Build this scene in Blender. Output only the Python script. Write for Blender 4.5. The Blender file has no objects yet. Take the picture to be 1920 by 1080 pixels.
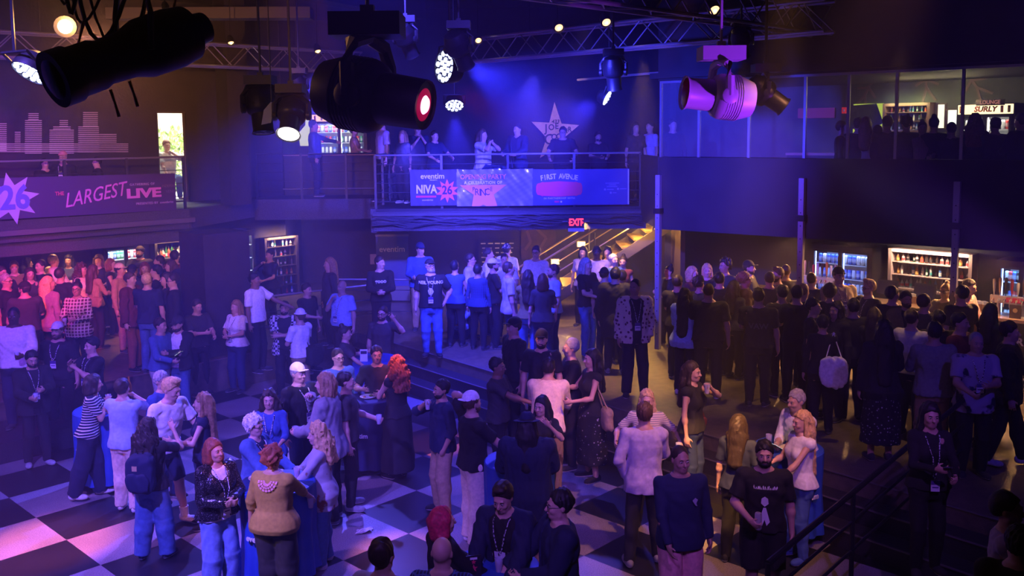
import bpy, math, random, time
import numpy as np
from mathutils import Vector, Matrix, Euler
import openvdb as vdb
T0 = time.time()
sc = bpy.context.scene
COL = sc.collection
R = math.radians

# ------------------------------------------------------------------ camera (crop of a 3:2 frame, so the lens is shifted)
FPX, CY, CAMH = 1750.0, 425.0, 4.75
PITCH, ROLL = math.atan(175/1750.0), R(0.6)
cam = bpy.data.cameras.new('camera'); camo = bpy.data.objects.new('camera', cam); COL.objects.link(camo)
cam.sensor_width = 36; cam.lens = FPX/1920*36; cam.shift_y = -(540-CY)/1920; cam.clip_start = .1; cam.clip_end = 200
_f = Vector((0, math.cos(PITCH), -math.sin(PITCH))); _r0 = Vector((1, 0, 0)); _u0 = Vector((0, math.sin(PITCH), math.cos(PITCH)))
_r = math.cos(ROLL)*_r0 - math.sin(ROLL)*_u0; _u = math.cos(ROLL)*_u0 + math.sin(ROLL)*_r0
camo.matrix_world = Matrix((( _r.x, _u.x, -_f.x, 0), (_r.y, _u.y, -_f.y, 0), (_r.z, _u.z, -_f.z, CAMH), (0, 0, 0, 1)))
sc.camera = camo
def ray(px, py): return _f + ((px-960)/FPX)*_r + ((CY-py)/FPX)*_u
def P(px, py, z):            # the point of the level z that the photo shows at this pixel
    d = ray(px, py); t = (z-CAMH)/d.z; return Vector((d.x*t, d.y*t, z))
def PY(px, py, Y):           # the point at distance Y that the photo shows at this pixel
    d = ray(px, py); t = Y/d.y; return Vector((d.x*t, Y, CAMH+d.z*t))

# ------------------------------------------------------------------ render look, world, light
sc.view_settings.view_transform = 'Standard'; sc.view_settings.look = 'None'; sc.view_settings.gamma = 1
sc.view_settings.use_curve_mapping = False; sc.view_settings.exposure = 0.0
sc.cycles.use_denoising = True
sc.cycles.max_bounces = 4; sc.cycles.diffuse_bounces = 2; sc.cycles.glossy_bounces = 2; sc.cycles.transmission_bounces = 4
sc.cycles.transparent_max_bounces = 8; sc.cycles.volume_bounces = 0
sc.cycles.caustics_reflective = False; sc.cycles.caustics_refractive = False
sc.cycles.sample_clamp_indirect = 4; sc.cycles.sample_clamp_direct = 0
sc.cycles.use_light_tree = True
w = bpy.data.worlds.new('world'); sc.world = w; w.use_nodes = True
w.node_tree.nodes['Background'].inputs[0].default_value = (0.012, 0.010, 0.06, 1)
w.node_tree.nodes['Background'].inputs[1].default_value = 0.35

def spot(name, loc, to, col, watt, deg, blend=.5, size=.08):
    L = bpy.data.lights.new(name, 'SPOT'); L.color = col; L.energy = watt; L.spot_size = R(deg); L.spot_blend = blend
    L.shadow_soft_size = size
    o = bpy.data.objects.new(name, L); COL.objects.link(o); o.location = loc
    o.rotation_euler = (Vector(to)-Vector(loc)).to_track_quat('-Z', 'Y').to_euler(); return o
def point(name, loc, col, watt, size=.1):
    L = bpy.data.lights.new(name, 'POINT'); L.color = col; L.energy = watt; L.shadow_soft_size = size
    o = bpy.data.objects.new(name, L); COL.objects.link(o); o.location = loc; return o
def area(name, loc, to, col, watt, sx, sy):
    L = bpy.data.lights.new(name, 'AREA'); L.shape = 'RECTANGLE'; L.size = sx; L.size_y = sy; L.color = col; L.energy = watt
    o = bpy.data.objects.new(name, L); COL.objects.link(o); o.location = loc
    o.rotation_euler = (Vector(to)-Vector(loc)).to_track_quat('-Z', 'Y').to_euler(); return o
HAZE = .012
BLUE, VIO, AMB = (.05, .04, 1.), (.34, .13, 1.), (1., .50, .16)
# beams of the lanterns seen in the picture
_q = PY(835, 125, 10.0); spot('beam_par_large', _q+Vector((.25, .3, 0)), (4.5, 20.5, 3.6), (.04, .04, 1), 13000, 46, .9)
_q = PY(852, 197, 15.0); spot('beam_par_low', _q+Vector((0, 0, -.15)), (-.7, 17.5, 0), BLUE, 5500, 60, .9)
_q = PY(1137, 183, 15.5); spot('beam_par_edge', _q+Vector((-.15, .1, -.1)), (-2.0, 22.0, 3.4), (.05, .04, 1), 7500, 60, .9)
_q = PY(60, 134, 7.0); spot('beam_par_left', _q+Vector((0, 0, -.15)), (-7.0, 8.2, 4.0), (.9, .7, .75), 400, 24, .6)
_q = PY(800, 168, 6.6); spot('beam_pink', _q+Vector((.15, .2, 0)), (5.2, 20, 2.8), (1, .03, .22), 900, 22, .8)
_q = PY(545, 246, 9.4); spot('beam_head_down', _q+Vector((0, .15, -.1)), (-3.0, 13.5, .6), (.8, .55, 1.), 800, 24, .9)
_q = PY(1414, 203, 9.2); spot('beam_pale', _q+Vector((.1, 0, 0)), (7.6, 12.6, 2.3), (.55, .58, .8), 1500, 17, .8)
_q = PY(122, 50, 7.5); spot('beam_amber_left', _q+Vector((.1, .1, -.05)), (-6.9, 19, 4.6), (1, .36, .12), 4200, 48, 1.)
# wash lanterns on the front truss above and behind the camera, aimed at the floor
spot('wash_left', (-4.5, 4.0, 7.3), (-4.6, 11.6, 0), (.17, .09, 1.), 9000, 52, .8)
spot('back_blue_left', (-3.2, 16.6, 5.9), (-4.2, 11.0, 0.6), (.10, .08, 1.), 6500, 60, .9)
spot('back_blue_centre', (.4, 16.6, 5.75), (-.8, 10.5, 0.6), (.10, .07, 1.), 2600, 50, .9)
spot('side_violet_left', (-9.5, 10.5, 6.5), (-4.2, 10.8, 0.6), (.36, .14, 1.), 3000, 40, .9)
spot('wash_centre', (0.5, 5.0, 7.3), (-1.2, 15.0, 0.5), (.09, .05, 1.), 2600, 46, .9)
spot('wash_back', (-1.5, 9.0, 7.3), (-2.2, 19.8, 1.4), (.07, .05, 1.), 4600, 56, .9)
spot('wash_right', (5.0, 4.0, 7.3), (6.5, 13.0, 0.8), (.10, .04, 1.), 700, 56, .9)
spot('wash_front_right', (2.5, 2.5, 7.3), (2.5, 10.6, 0.6), (.32, .10, 1.), 1400, 34, .9)
spot('wash_front_centre', (-.5, 1.0, 7.3), (0, 9.8, 1.0), (.26, .10, 1.), 2200, 30, .9)
spot('wash_back_left', (-7.5, 9.0, 7.2), (-9.0, 17.0, 1.2), (.20, .04, 1.), 2600, 56, .8)
spot('wash_balcony_left', (-7.0, 11.0, 6.8), (-10.0, 18.5, 3.8), (.26, .05, 1.), 2600, 40, .9)
spot('wash_magenta', (-6.0, 10.0, 6.0), (-8.6, 16.9, 1.9), (1., .05, .25), 5000, 22, .9)
spot('star_fill', (1.6, 19.5, 7.0), (1.1, 24.0, 4.9), (1., .55, .62), 420, 26, .8)  # unseen spot added to brighten the star sign
spot('violet_side', (4.3, 6.6, 3.4), (1.95, 8.6, 5.2), (.32, .03, 1.), 1300, 26, .8)
# narrow warm pins on the floor
spot('pin_pink', (-5.5, 5.5, 7.3), (-5.5, 10.5, 0), (1., .20, .20), 14000, 12, .8)
spot('pin_orange_low', (-1.6, 5.5, 7.3), (-1.35, 10.2, 0), (1., .26, .20), 7000, 8, .8)
spot('pin_orange_mid', (-2.2, 9.5, 7.3), (-1.35, 13.9, 0), (1., .20, .10), 7000, 9, .8)
spot('pin_amber_right', (2.0, 6.0, 7.3), (2.35, 10.9, 0), (1., .42, .10), 9000, 9, .3)
spot('pin_man_orange', (-2.2, 11.0, 5.2), (.75, 12.5, 1.85), (1., .36, .14), 1500, 9, .7)
spot('pin_face_pink', (-.9, 6.6, 4.6), (-3.0, 9.4, 1.5), (1., .22, .22), 420, 10, .8)
spot('pin_back_gold', (-5.0, 5.8, 4.4), (-2.45, 8.9, 1.0), (1., .55, .18), 520, 14, .9)
spot('amber_floor', (3.4, 7.0, 7.2), (1.7, 11.2, 0), (1., .38, .2), 1700, 36, 1.)
spot('pin_cream', (1.6, 7.6, 6.4), (.55, 11.9, 1.2), (1., .30, .10), 1500, 9, .9)
# downlights in the balcony soffit over platform, stairs and bar
for _x, _y, _w in ((1.5, 19.4, 260), (2.0, 18.3, 150), (1.2, 21.4, 260)):
    spot('soffit_down', (_x, _y, 2.88), (_x, _y-.2, 0), AMB, _w, 95, .8)
for _x, _y, _w in ((2.2, 15.6, 2000), (3.6, 14.6, 380), (5.2, 12.6, 260), (7.0, 11.0, 130)):
    spot('platform_down', (_x, _y, 6.0), (_x-.1, _y-.1, 0), (1., .50, .14), _w, 34, .9)
for _k in range(4):
    _p = Vector((6.3, 16.3, 2.86))+Vector((.72, -.69, 0))*(_k*1.15-1.3); spot('bar_down', _p, _p+Vector((-1.0, -1.0, -1.7)), (1., .46, .20), 330, 105, .9)
for _x, _y in ((-9.4, 19.4), (-8.1, 20.3)): spot('bar_down', (_x, _y, 2.86), (_x+.3, _y-.6, 0), (1., .40, .22), 120, 120, .9)
spot('under_balcony_fill', (-1.5, 13.5, 4.6), (-2.0, 22.5, 1.6), (.10, .07, 1.), 6500, 44, .9)  # added blue fill in front of the balcony, lights the roll-up and back crowd
for _k in range(5):
    _p = Vector((6.92, 15.74, 0))+Vector((.72, -.69, 0))*(_k*1.05-2.4)+Vector((-.1, -.1, 2.84)); spot('tap_fill', _p, _p+Vector((.05, .08, -1)), (1., .55, .28), 60, 90, .9)  # added fill spots over the counter to brighten the beer taps
_q = PY(122, 50, 7.5); point('amber_lamp_glow', _q+Vector((.05, -.12, .0)), (1., .42, .12), 38, .05)

# ------------------------------------------------------------------ materials
MATS = {}
def mat(key, col=(.5,.5,.5), rough=.7, metal=0, emit=None, es=1, pat=None, col2=None, sc_=1, bump=0, coat=0, alpha=None, trans=0):
    if key in MATS: return MATS[key]
    m = bpy.data.materials.new(key); m.use_nodes = True; nt = m.node_tree; N = nt.nodes; b = N['Principled BSDF']
    b.inputs['Base Color'].default_value = (*col, 1); b.inputs['Roughness'].default_value = rough; b.inputs['Metallic'].default_value = metal
    if trans: b.inputs['Transmission Weight'].default_value = trans
    if alpha is not None: b.inputs['Alpha'].default_value = alpha
    if coat: b.inputs['Coat Weight'].default_value = coat
    if emit: b.inputs['Emission Color'].default_value = (*emit, 1); b.inputs['Emission Strength'].default_value = es
    tc = None
    def TC():
        nonlocal tc
        if tc is None: tc = N.new('ShaderNodeTexCoord')
        return tc.outputs['Object']
    def mixto(fac, c1, c2, target='Base Color'):
        x = N.new('ShaderNodeMix'); x.data_type = 'RGBA'; x.inputs[6].default_value = (*c1, 1); x.inputs[7].default_value = (*c2, 1)
        nt.links.new(fac, x.inputs[0]); nt.links.new(x.outputs[2], b.inputs[target])
    def ramp(src, lo, hi):
        r_ = N.new('ShaderNodeMapRange'); r_.inputs[1].default_value = lo; r_.inputs[2].default_value = hi; nt.links.new(src, r_.inputs[0]); return r_.outputs[0]
    if pat:
        c2 = col2 or tuple(min(1, c*1.6) for c in col)
        if pat == 'noise':
            n = N.new('ShaderNodeTexNoise'); n.inputs['Scale'].default_value = sc_; n.inputs['Detail'].default_value = 4; nt.links.new(TC(), n.inputs['Vector']); mixto(ramp(n.outputs[0], .35, .65), col, c2)
        elif pat in ('stripe', 'vstripe'):
            n = N.new('ShaderNodeTexWave'); n.bands_direction = 'Z' if pat == 'stripe' else 'X'; n.inputs['Scale'].default_value = sc_; nt.links.new(TC(), n.inputs['Vector']); mixto(ramp(n.outputs[0], .72, .8), col, c2)
        elif pat == 'plaid':
            o_ = []
            for ax in 'XZ':
                n = N.new('ShaderNodeTexWave'); n.bands_direction = ax; n.inputs['Scale'].default_value = sc_; nt.links.new(TC(), n.inputs['Vector']); o_.append(ramp(n.outputs[0], .75, .85))
            q = N.new('ShaderNodeMath'); q.operation = 'MAXIMUM'; nt.links.new(o_[0], q.inputs[0]); nt.links.new(o_[1], q.inputs[1]); mixto(q.outputs[0], col, c2)
        elif pat in ('dots', 'floral', 'sequin', 'leafy'):
            n = N.new('ShaderNodeTexVoronoi'); n.inputs['Scale'].default_value = sc_; nt.links.new(TC(), n.inputs['Vector'])
            if pat == 'leafy':
                z = N.new('ShaderNodeTexNoise'); z.inputs['Scale'].default_value = sc_*.9; z.inputs['Detail'].default_value = 3; nt.links.new(TC(), z.inputs['Vector']); mixto(ramp(z.outputs[0], .55, .6), col, c2)
            else:
                mixto(ramp(n.outputs[0], *{'dots': (.22,.16), 'floral': (.34,.28), 'sequin': (.3,.1)}[pat]), col, c2)
            if pat == 'sequin':
                nn = N.new('ShaderNodeBump'); nn.inputs['Strength'].default_value = .9; nn.inputs['Distance'].default_value = .01; nt.links.new(n.outputs['Color'], nn.inputs['Height']); nt.links.new(nn.outputs[0], b.inputs['Normal'])
        elif pat == 'check':
            n = N.new('ShaderNodeTexChecker'); n.inputs['Scale'].default_value = sc_; n.inputs[1].default_value = (*col, 1); n.inputs[2].default_value = (*c2, 1); nt.links.new(TC(), n.inputs['Vector']); nt.links.new(n.outputs[0], b.inputs['Base Color'])
        elif pat == 'brick':
            n = N.new('ShaderNodeTexBrick'); n.inputs['Scale'].default_value = sc_; n.inputs[1].default_value = (*col, 1); n.inputs[2].default_value = (*c2, 1); n.inputs[3].default_value = (.3,.28,.25,1)
            mp = N.new('ShaderNodeMapping'); mp.inputs['Rotation'].default_value = (R(90), 0, 0); nt.links.new(TC(), mp.inputs[0]); nt.links.new(mp.outputs[0], n.inputs['Vector']); nt.links.new(n.outputs[0], b.inputs['Base Color'])
    if bump:
        n = N.new('ShaderNodeTexNoise'); n.inputs['Scale'].default_value = bump; n.inputs['Detail'].default_value = 5; nt.links.new(TC(), n.inputs['Vector'])
        q = N.new('ShaderNodeBump'); q.inputs['Strength'].default_value = .35; q.inputs['Distance'].default_value = .02; nt.links.new(n.outputs[0], q.inputs['Height']); nt.links.new(q.outputs[0], b.inputs['Normal'])
    MATS[key] = m; return m

# ------------------------------------------------------------------ mesh building
class MB:
    def __init__(s): s.v = []; s.f = []; s.m = []
    def add(s, vs, fs, mi=0):
        o = len(s.v); s.v += [tuple(v) for v in vs]; s.f += [tuple(i+o for i in f) for f in fs]; s.m += [mi]*len(fs); return s
    def box(s, c, d, rz=0, mi=0, M=None):
        x, y, z = d[0]/2, d[1]/2, d[2]/2
        vs = [Vector((i*x, j*y, k*z)) for k in (-1, 1) for j in (-1, 1) for i in (-1, 1)]
        Q = M if M is not None else Matrix.Rotation(rz, 3, 'Z')
        c = Vector(c); vs = [c + Q @ v for v in vs]
        return s.add(vs, [(0,2,3,1),(4,5,7,6),(0,1,5,4),(1,3,7,5),(3,2,6,7),(2,0,4,6)], mi)
    def seg(s, a, b, w_, h_, mi=0):      # box beam from a to b
        a, b = Vector(a), Vector(b); d = b-a; L = d.length
        q = d.to_track_quat('X', 'Z').to_matrix(); return s.box((a+b)/2, (L, w_, h_), M=q, mi=mi)
    def lathe(s, prof, n=16, M=None, mi=0, cap=True):   # prof [(r,z)...] about z
        M = M or Matrix(); vs = []; fs = []
        for r_, z in prof:
            for i in range(n):
                a = 2*math.pi*i/n; vs.append(M @ Vector((r_*math.cos(a), r_*math.sin(a), z)))
        for k in range(len(prof)-1):
            for i in range(n):
                j = (i+1) % n; fs.append((k*n+i, k*n+j, (k+1)*n+j, (k+1)*n+i))
        if cap: fs.append(tuple(range(n-1, -1, -1))); fs.append(tuple((len(prof)-1)*n+i for i in range(n)))
        return s.add(vs, fs, mi)
    def tube(s, pts, r_, n=8, mi=0):
        pts = [Vector(p) for p in pts]; vs = []; fs = []; up = Vector((0, 0, 1))
        for k, p in enumerate(pts):
            d = (pts[min(k+1, len(pts)-1)] - pts[max(k-1, 0)]).normalized()
            x = d.cross(up) if abs(d.z) < .95 else d.cross(Vector((0, 1, 0))); x.normalize(); y = d.cross(x)
            rr = r_[k] if isinstance(r_, (list, tuple)) else r_
            for i in range(n):
                a = 2*math.pi*i/n; vs.append(p + rr*(math.cos(a)*x + math.sin(a)*y))
        for k in range(len(pts)-1):
            for i in range(n):
                j = (i+1) % n; fs.append((k*n+i, k*n+j, (k+1)*n+j, (k+1)*n+i))
        fs.append(tuple(range(n-1, -1, -1))); fs.append(tuple((len(pts)-1)*n+i for i in range(n)))
        return s.add(vs, fs, mi)
    def prism(s, poly, z0, z1, mi=0, M=None):   # poly [(x,y)]
        n = len(poly); vs = [Vector((x, y, z0)) for x, y in poly] + [Vector((x, y, z1)) for x, y in poly]
        if M is not None: vs = [M @ v for v in vs]
        return s.add(vs, [tuple(range(n-1, -1, -1)), tuple(range(n, 2*n))] + [(i, (i+1) % n, (i+1) % n+n, i+n) for i in range(n)], mi)
    def build(s, name, m, parent=None, smooth=False, loc=None, M=None):
        me = bpy.data.meshes.new(name); me.from_pydata(s.v, [], s.f)
        for x in (m if isinstance(m, (list, tuple)) else [m]): me.materials.append(x)
        if any(s.m): me.polygons.foreach_set('material_index', s.m)
        if smooth: me.shade_smooth(); me.set_sharp_from_angle(angle=R(40))
        o = bpy.data.objects.new(name, me); COL.objects.link(o)
        if parent: o.parent = parent
        if M is not None: o.matrix_local = M
        elif loc is not None: o.location = loc
        return o
def tag(o, label=None, cat=None, group=None, kind=None):
    if label: o['label'] = label
    if cat: o['category'] = cat
    if group: o['group'] = group
    if kind: o['kind'] = kind
    return o
def empty(name, loc=(0, 0, 0), rz=0, M=None):
    o = bpy.data.objects.new(name, None); COL.objects.link(o); o.empty_display_size = .1
    if M is not None: o.matrix_world = M
    else: o.location = loc; o.rotation_euler = (0, 0, rz)
    return o
def struct(name, mb, m): return tag(mb.build(name, m), kind='structure')
KIDS = {}
def dup(root, M=None, loc=None, rz=None, label=None, group=None):
    r_ = root.copy(); COL.objects.link(r_)
    if M is not None: r_.matrix_world = M
    if loc is not None: r_.location = loc
    if rz is not None: r_.rotation_euler = (0, 0, rz)
    if label: r_['label'] = label
    if group: r_['group'] = group
    for ch in list(root.children):
        c = ch.copy(); COL.objects.link(c); c.parent = r_
        for g in ch.children:
            d = g.copy(); COL.objects.link(d); d.parent = c
    return r_
def text(body, size, m, parent, M, name='lettering', depth=.004, bold=0, shear=0, spacing=1, align='CENTER', xs=1, font_w=None):
    c = bpy.data.curves.new(name, 'FONT'); c.body = body; c.size = size; c.extrude = depth; c.offset = bold; c.align_x = align; c.align_y = 'CENTER'
    c.space_character = spacing; c.shear = shear; c.resolution_u = 3
    o = bpy.data.objects.new(name, c); COL.objects.link(o)
    dg = bpy.context.evaluated_depsgraph_get(); me = bpy.data.meshes.new_from_object(o.evaluated_get(dg)); me.name = name
    bpy.data.objects.remove(o); bpy.data.curves.remove(c)
    if xs != 1: me.transform(Matrix.Diagonal((xs, 1, 1, 1)))
    me.materials.clear(); me.materials.append(m)
    o = bpy.data.objects.new(name, me); COL.objects.link(o)
    if parent: o.parent = parent
    o.matrix_local = M; return o
def frame_on(p, xdir, up=Vector((0, 0, 1))):     # matrix at p whose x runs along xdir, y up, z out
    x = Vector(xdir).normalized(); z = x.cross(up).normalized(); y = z.cross(x)
    return Matrix(((x.x, y.x, z.x, p[0]), (x.y, y.y, z.y, p[1]), (x.z, y.z, z.z, p[2]), (0, 0, 0, 1)))
# ------------------------------------------------------------------ people: smooth distance fields turned into one skin
class Vol:
    def __init__(s, lo, hi, vox):
        s.v = vox; s.lo = np.array(lo, 'f4')-2*vox; n = np.ceil((np.array(hi)+2*vox-s.lo)/vox).astype(int)+1
        s.n = n; s.ax = [s.lo[i]+vox*np.arange(n[i], dtype='f4') for i in range(3)]; s.d = np.full(n, .15, 'f4')
    def blk(s, lo, hi, pad):
        sl = tuple(slice(max(0, int((lo[i]-pad-s.lo[i])/s.v)), max(0, min(int(s.n[i]), int((hi[i]+pad-s.lo[i])/s.v)+2))) for i in range(3))
        return sl, s.ax[0][sl[0]][:, None, None], s.ax[1][sl[1]][None, :, None], s.ax[2][sl[2]][None, None, :]
    def put(s, sl, d, k, sub=False):
        a = s.d[sl]
        if a.size == 0: return
        if sub: a = -a
        if k > 0:
            h = np.clip(.5+.5*(a-d)/k, 0, 1); r_ = a*(1-h)+d*h-k*h*(1-h)
        else: r_ = np.minimum(a, d)
        s.d[sl] = -r_ if sub else r_
    def rc(s, a, b, ra, rb, k=.02, flat=False, sq=None, sub=False):
        a = np.array(a, 'f4'); b = np.array(b, 'f4'); m = max(ra, rb)
        sl, X, Y, Z = s.blk(np.minimum(a, b)-m, np.maximum(a, b)+m, k+3*s.v)
        ba = b-a; L2 = float(ba@ba)+1e-9
        px, py, pz = X-a[0], Y-a[1], Z-a[2]
        t = (px*ba[0]+py*ba[1]+pz*ba[2])/L2; tc = np.clip(t, 0, 1)
        dx, dy, dz = px-tc*ba[0], py-tc*ba[1], pz-tc*ba[2]
        if flat:
            tt = t; dx, dy, dz = px-tt*ba[0], py-tt*ba[1], pz-tt*ba[2]
        if sq is not None: dx = dx*sq[0]; dy = dy*sq[1]
        d = np.sqrt(dx*dx+dy*dy+dz*dz)-(ra+(rb-ra)*tc)
        if flat: d = np.maximum(d, np.maximum(-t, t-1)*math.sqrt(L2))
        s.put(sl, d, k, sub)
    def ell(s, c, r_, k=.02, M=None, sub=False):
        c = np.array(c, 'f4'); m = max(r_)
        sl, X, Y, Z = s.blk(c-m, c+m, k+3*s.v); X = X-c[0]; Y = Y-c[1]; Z = Z-c[2]
        if M is not None:
            I = np.array(M.transposed())
            X, Y, Z = (I[0][0]*X+I[0][1]*Y+I[0][2]*Z, I[1][0]*X+I[1][1]*Y+I[1][2]*Z, I[2][0]*X+I[2][1]*Y+I[2][2]*Z)
        q = np.sqrt((X/r_[0])**2+(Y/r_[1])**2+(Z/r_[2])**2); g = np.sqrt((X/r_[0]**2)**2+(Y/r_[1]**2)**2+(Z/r_[2]**2)**2)+1e-6
        s.put(sl, q*(q-1)/g, k, sub)
    def loft(s, prof, U, z0, z1, infl=0, k=.03, front=None, flare=0):
        """ellipse sections along the spine; prof: z, rx, ry, yc arrays; U 4x4 placing it; front(x,y)->extra distance"""
        zk, rx, ry, yc = prof; m = float(max(rx.max(), ry.max()))+infl+.05+flare
        cs = [U @ Vector((i*m, j*m, z)) for i in (-1, 1) for j in (-1, 1) for z in (z0, z1)]
        lo = np.array([min(c[i] for c in cs) for i in range(3)]); hi = np.array([max(c[i] for c in cs) for i in range(3)])
        sl, X, Y, Z = s.blk(lo, hi, k+2*s.v); I = U.inverted()
        x, y, z = [I[i][0]*X+I[i][1]*Y+I[i][2]*Z+I[i][3] for i in range(3)]
        a = np.interp(z, zk, rx)+infl; b = np.interp(z, zk, ry)+infl; c = np.interp(z, zk, yc)
        if flare: f = np.clip((1.12-z)/.22, 0, 1)*flare; a = a+f; b = b+f
        y = y-c; q = ((np.abs(x)/a)**2.4+(np.abs(y)/b)**2.4)**(1/2.4)
        d = (q-1)*np.minimum(a, b)*1.02
        d = np.maximum(d, np.maximum(z0-z, z-z1))
        if front is not None: d = np.maximum(d, front(x, y, z, b))
        s.put(sl, d.astype('f4'), k)
    def noise(s, amp, f, seed, vz=.55):
        rg = np.random.RandomState(seed); X, Y, Z = s.ax[0][:, None, None], s.ax[1][None, :, None], s.ax[2][None, None, :]
        n = 0
        for i in range(4):
            u = rg.normal(size=3)*f*(1+i*.5); u[2] *= vz; n = n+np.sin(X*u[0]+Y*u[1]+Z*u[2]+rg.rand()*6.28)*(.5+.5*np.sin((X*u[1]-Y*u[2]+Z*u[0])*.6+rg.rand()*6))/(1+i*.35)
        s.d += (amp*n).astype('f4')
    def mesh(s, name, mats):
        g = vdb.FloatGrid(.15); a = np.clip(s.d, -.08, .08)
        a[0] = a[-1] = .08; a[:, 0] = a[:, -1] = .08; a[:, :, 0] = a[:, :, -1] = .08
        g.copyFromArray(np.ascontiguousarray(a))
        p, q = g.convertToQuads(isovalue=0.0)
        p = p*s.v+s.lo; n = len(q)
        me = bpy.data.meshes.new(name)
        me.vertices.add(len(p)); me.vertices.foreach_set('co', p.astype('f4').ravel())
        me.loops.add(n*4); me.loops.foreach_set('vertex_index', q[:, ::-1].astype('i4').ravel())
        me.polygons.add(n); me.polygons.foreach_set('loop_start', np.arange(0, 4*n, 4, dtype='i4'))
        me.polygons.foreach_set('use_smooth', np.ones(n, bool))
        me.update(calc_edges=True)
        for m in mats: me.materials.append(m)
        me['_c'] = 0; s.q = q; s.p = p
        return me

PROF_M = [(.80,.150,.095,.005),(.90,.176,.118,.008),(.98,.168,.120,.004),(1.08,.150,.110,-.004),(1.20,.162,.118,-.004),(1.30,.178,.124,0),(1.38,.176,.112,.006),(1.435,.150,.092,.012),(1.47,.095,.068,.012),(1.52,.058,.058,.006)]
PROF_F = [(.80,.160,.100,.008),(.90,.186,.124,.014),(.98,.168,.112,.006),(1.08,.130,.094,0),(1.20,.140,.105,-.004),(1.30,.152,.112,-.004),(1.38,.152,.100,.004),(1.435,.126,.080,.01),(1.47,.080,.058,.01),(1.52,.048,.050,.006)]
SK = {'fair': (.62,.38,.28), 'light': (.55,.33,.24), 'tan': (.42,.24,.16), 'brown': (.25,.13,.08), 'dark': (.10,.05,.03)}
HC = {'black': (.008,.007,.008), 'dark': (.022,.014,.010), 'brown': (.06,.03,.018), 'auburn': (.16,.05,.025), 'red': (.40,.015,.06), 'sand': (.22,.13,.06), 'blond': (.45,.30,.13), 'grey': (.25,.24,.24), 'white': (.6,.58,.56), 'ginger': (.25,.07,.03)}
FB = {'black': (.010,.010,.012), 'charcoal': (.03,.03,.034), 'navy': (.010,.016,.05), 'blue': (.04,.09,.30), 'denim': (.06,.13,.30), 'ljean': (.20,.33,.55), 'djean': (.015,.03,.08), 'lblue': (.30,.42,.70), 'white': (.75,.74,.72), 'cream': (.70,.60,.45), 'grey': (.22,.22,.23), 'lgrey': (.42,.42,.44), 'tan': (.36,.25,.14), 'khaki': (.42,.34,.22), 'olive': (.16,.14,.05), 'brown': (.10,.055,.03), 'maroon': (.12,.02,.02), 'pink': (.65,.30,.28), 'mauve': (.28,.16,.20), 'lilac': (.40,.34,.50), 'green': (.05,.12,.06), 'mustard': (.35,.24,.06), 'rust': (.25,.08,.03)}
PATS = {'stripes': ('stripe', 'navy', 'white', 9), 'tealstripe': ('stripe', 'cream', 'grey', 14), 'plaid': ('plaid', 'navy', 'cream', 7), 'redplaid': ('plaid', 'maroon', 'cream', 6), 'bwcheck': ('check', 'black', 'white', 24), 'bluecheck': ('plaid', 'navy', 'denim', 12), 'floral': ('floral', 'cream', 'maroon', 16), 'darkfloral': ('floral', 'black', 'cream', 18), 'hawaii': ('leafy', 'lilac', 'navy', 7), 'dots': ('dots', 'black', 'lgrey', 22), 'camo': ('leafy', 'tan', 'brown', 9), 'sequin': ('sequin', 'charcoal', 'white', 75), 'patch': ('leafy', 'lgrey', 'rust', 8), 'bandana': ('floral', 'navy', 'white', 30)}  # sequin: white dots paint the sparkle into the cloth colour
def fab(n):
    if n in PATS:
        p, a, b, s_ = PATS[n]; return mat('cloth_'+n, FB[a], .3 if n == 'sequin' else .85, metal=.6 if n == 'sequin' else 0, pat=p, col2=FB[b], sc_=s_)
    return mat('cloth_'+n, FB[n], .85, pat='noise', col2=tuple(c*1.25 for c in FB[n]), sc_=30)
def skin(n): return mat('skin_'+n, SK[n], .5)
def hairm(n): return mat('hair_'+n, HC[n], .6, pat='noise', col2=tuple(min(1, c*1.7) for c in HC[n]), sc_=40)

HANDS = {  # wrist target: out to the side, forward, height (for a 1.75 m person); curl; pole
 'down': (.26,.04,.83,.35,(.6,.6,0)), 'cup': (.13,.34,1.12,.85,(.5,.2,-1)), 'drink': (.05,.20,1.47,.85,(1,0,-.7)), 'phone': (.05,.33,1.20,.7,(.6,.2,-1)),
 'clasp': (.035,.25,1.13,.75,(.8,.2,-.8)), 'cross': (-.09,.20,1.17,.4,(1,.1,-.5)), 'hip': (.21,.03,.98,.5,(1,.6,0)), 'pocket': (.20,.06,.92,.6,(.7,.8,0)),
 'up': (.27,.24,1.58,.08,(.8,.1,-1)), 'wave': (.16,.32,1.50,.05,(.8,.1,-1)), 'chin': (.06,.19,1.40,.6,(.6,0,-1)), 'head': (.11,.05,1.72,.5,(1,-.3,-.2)), 'table': (.17,.40,1.06,.3,(.6,.3,-.6)),
 'reach': (.12,.55,1.22,.3,(.5,.2,-1)), 'side': (.58,.16,1.18,.2,(.3,.3,-1)), 'back': (.10,-.19,.98,.5,(1,.2,0)), 'talk': (.22,.34,1.24,.2,(.7,.2,-1)), 'lap': (.12,.30,.98,.3,(.8,.2,-.3)), 'rail': (.24,.36,1.10,.6,(.7,.2,-.6)), 'headback': (.10,-.02,1.66,.5,(1,.1,.2)),
}
PEOPLE = []
rs = random.Random(7)
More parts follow.
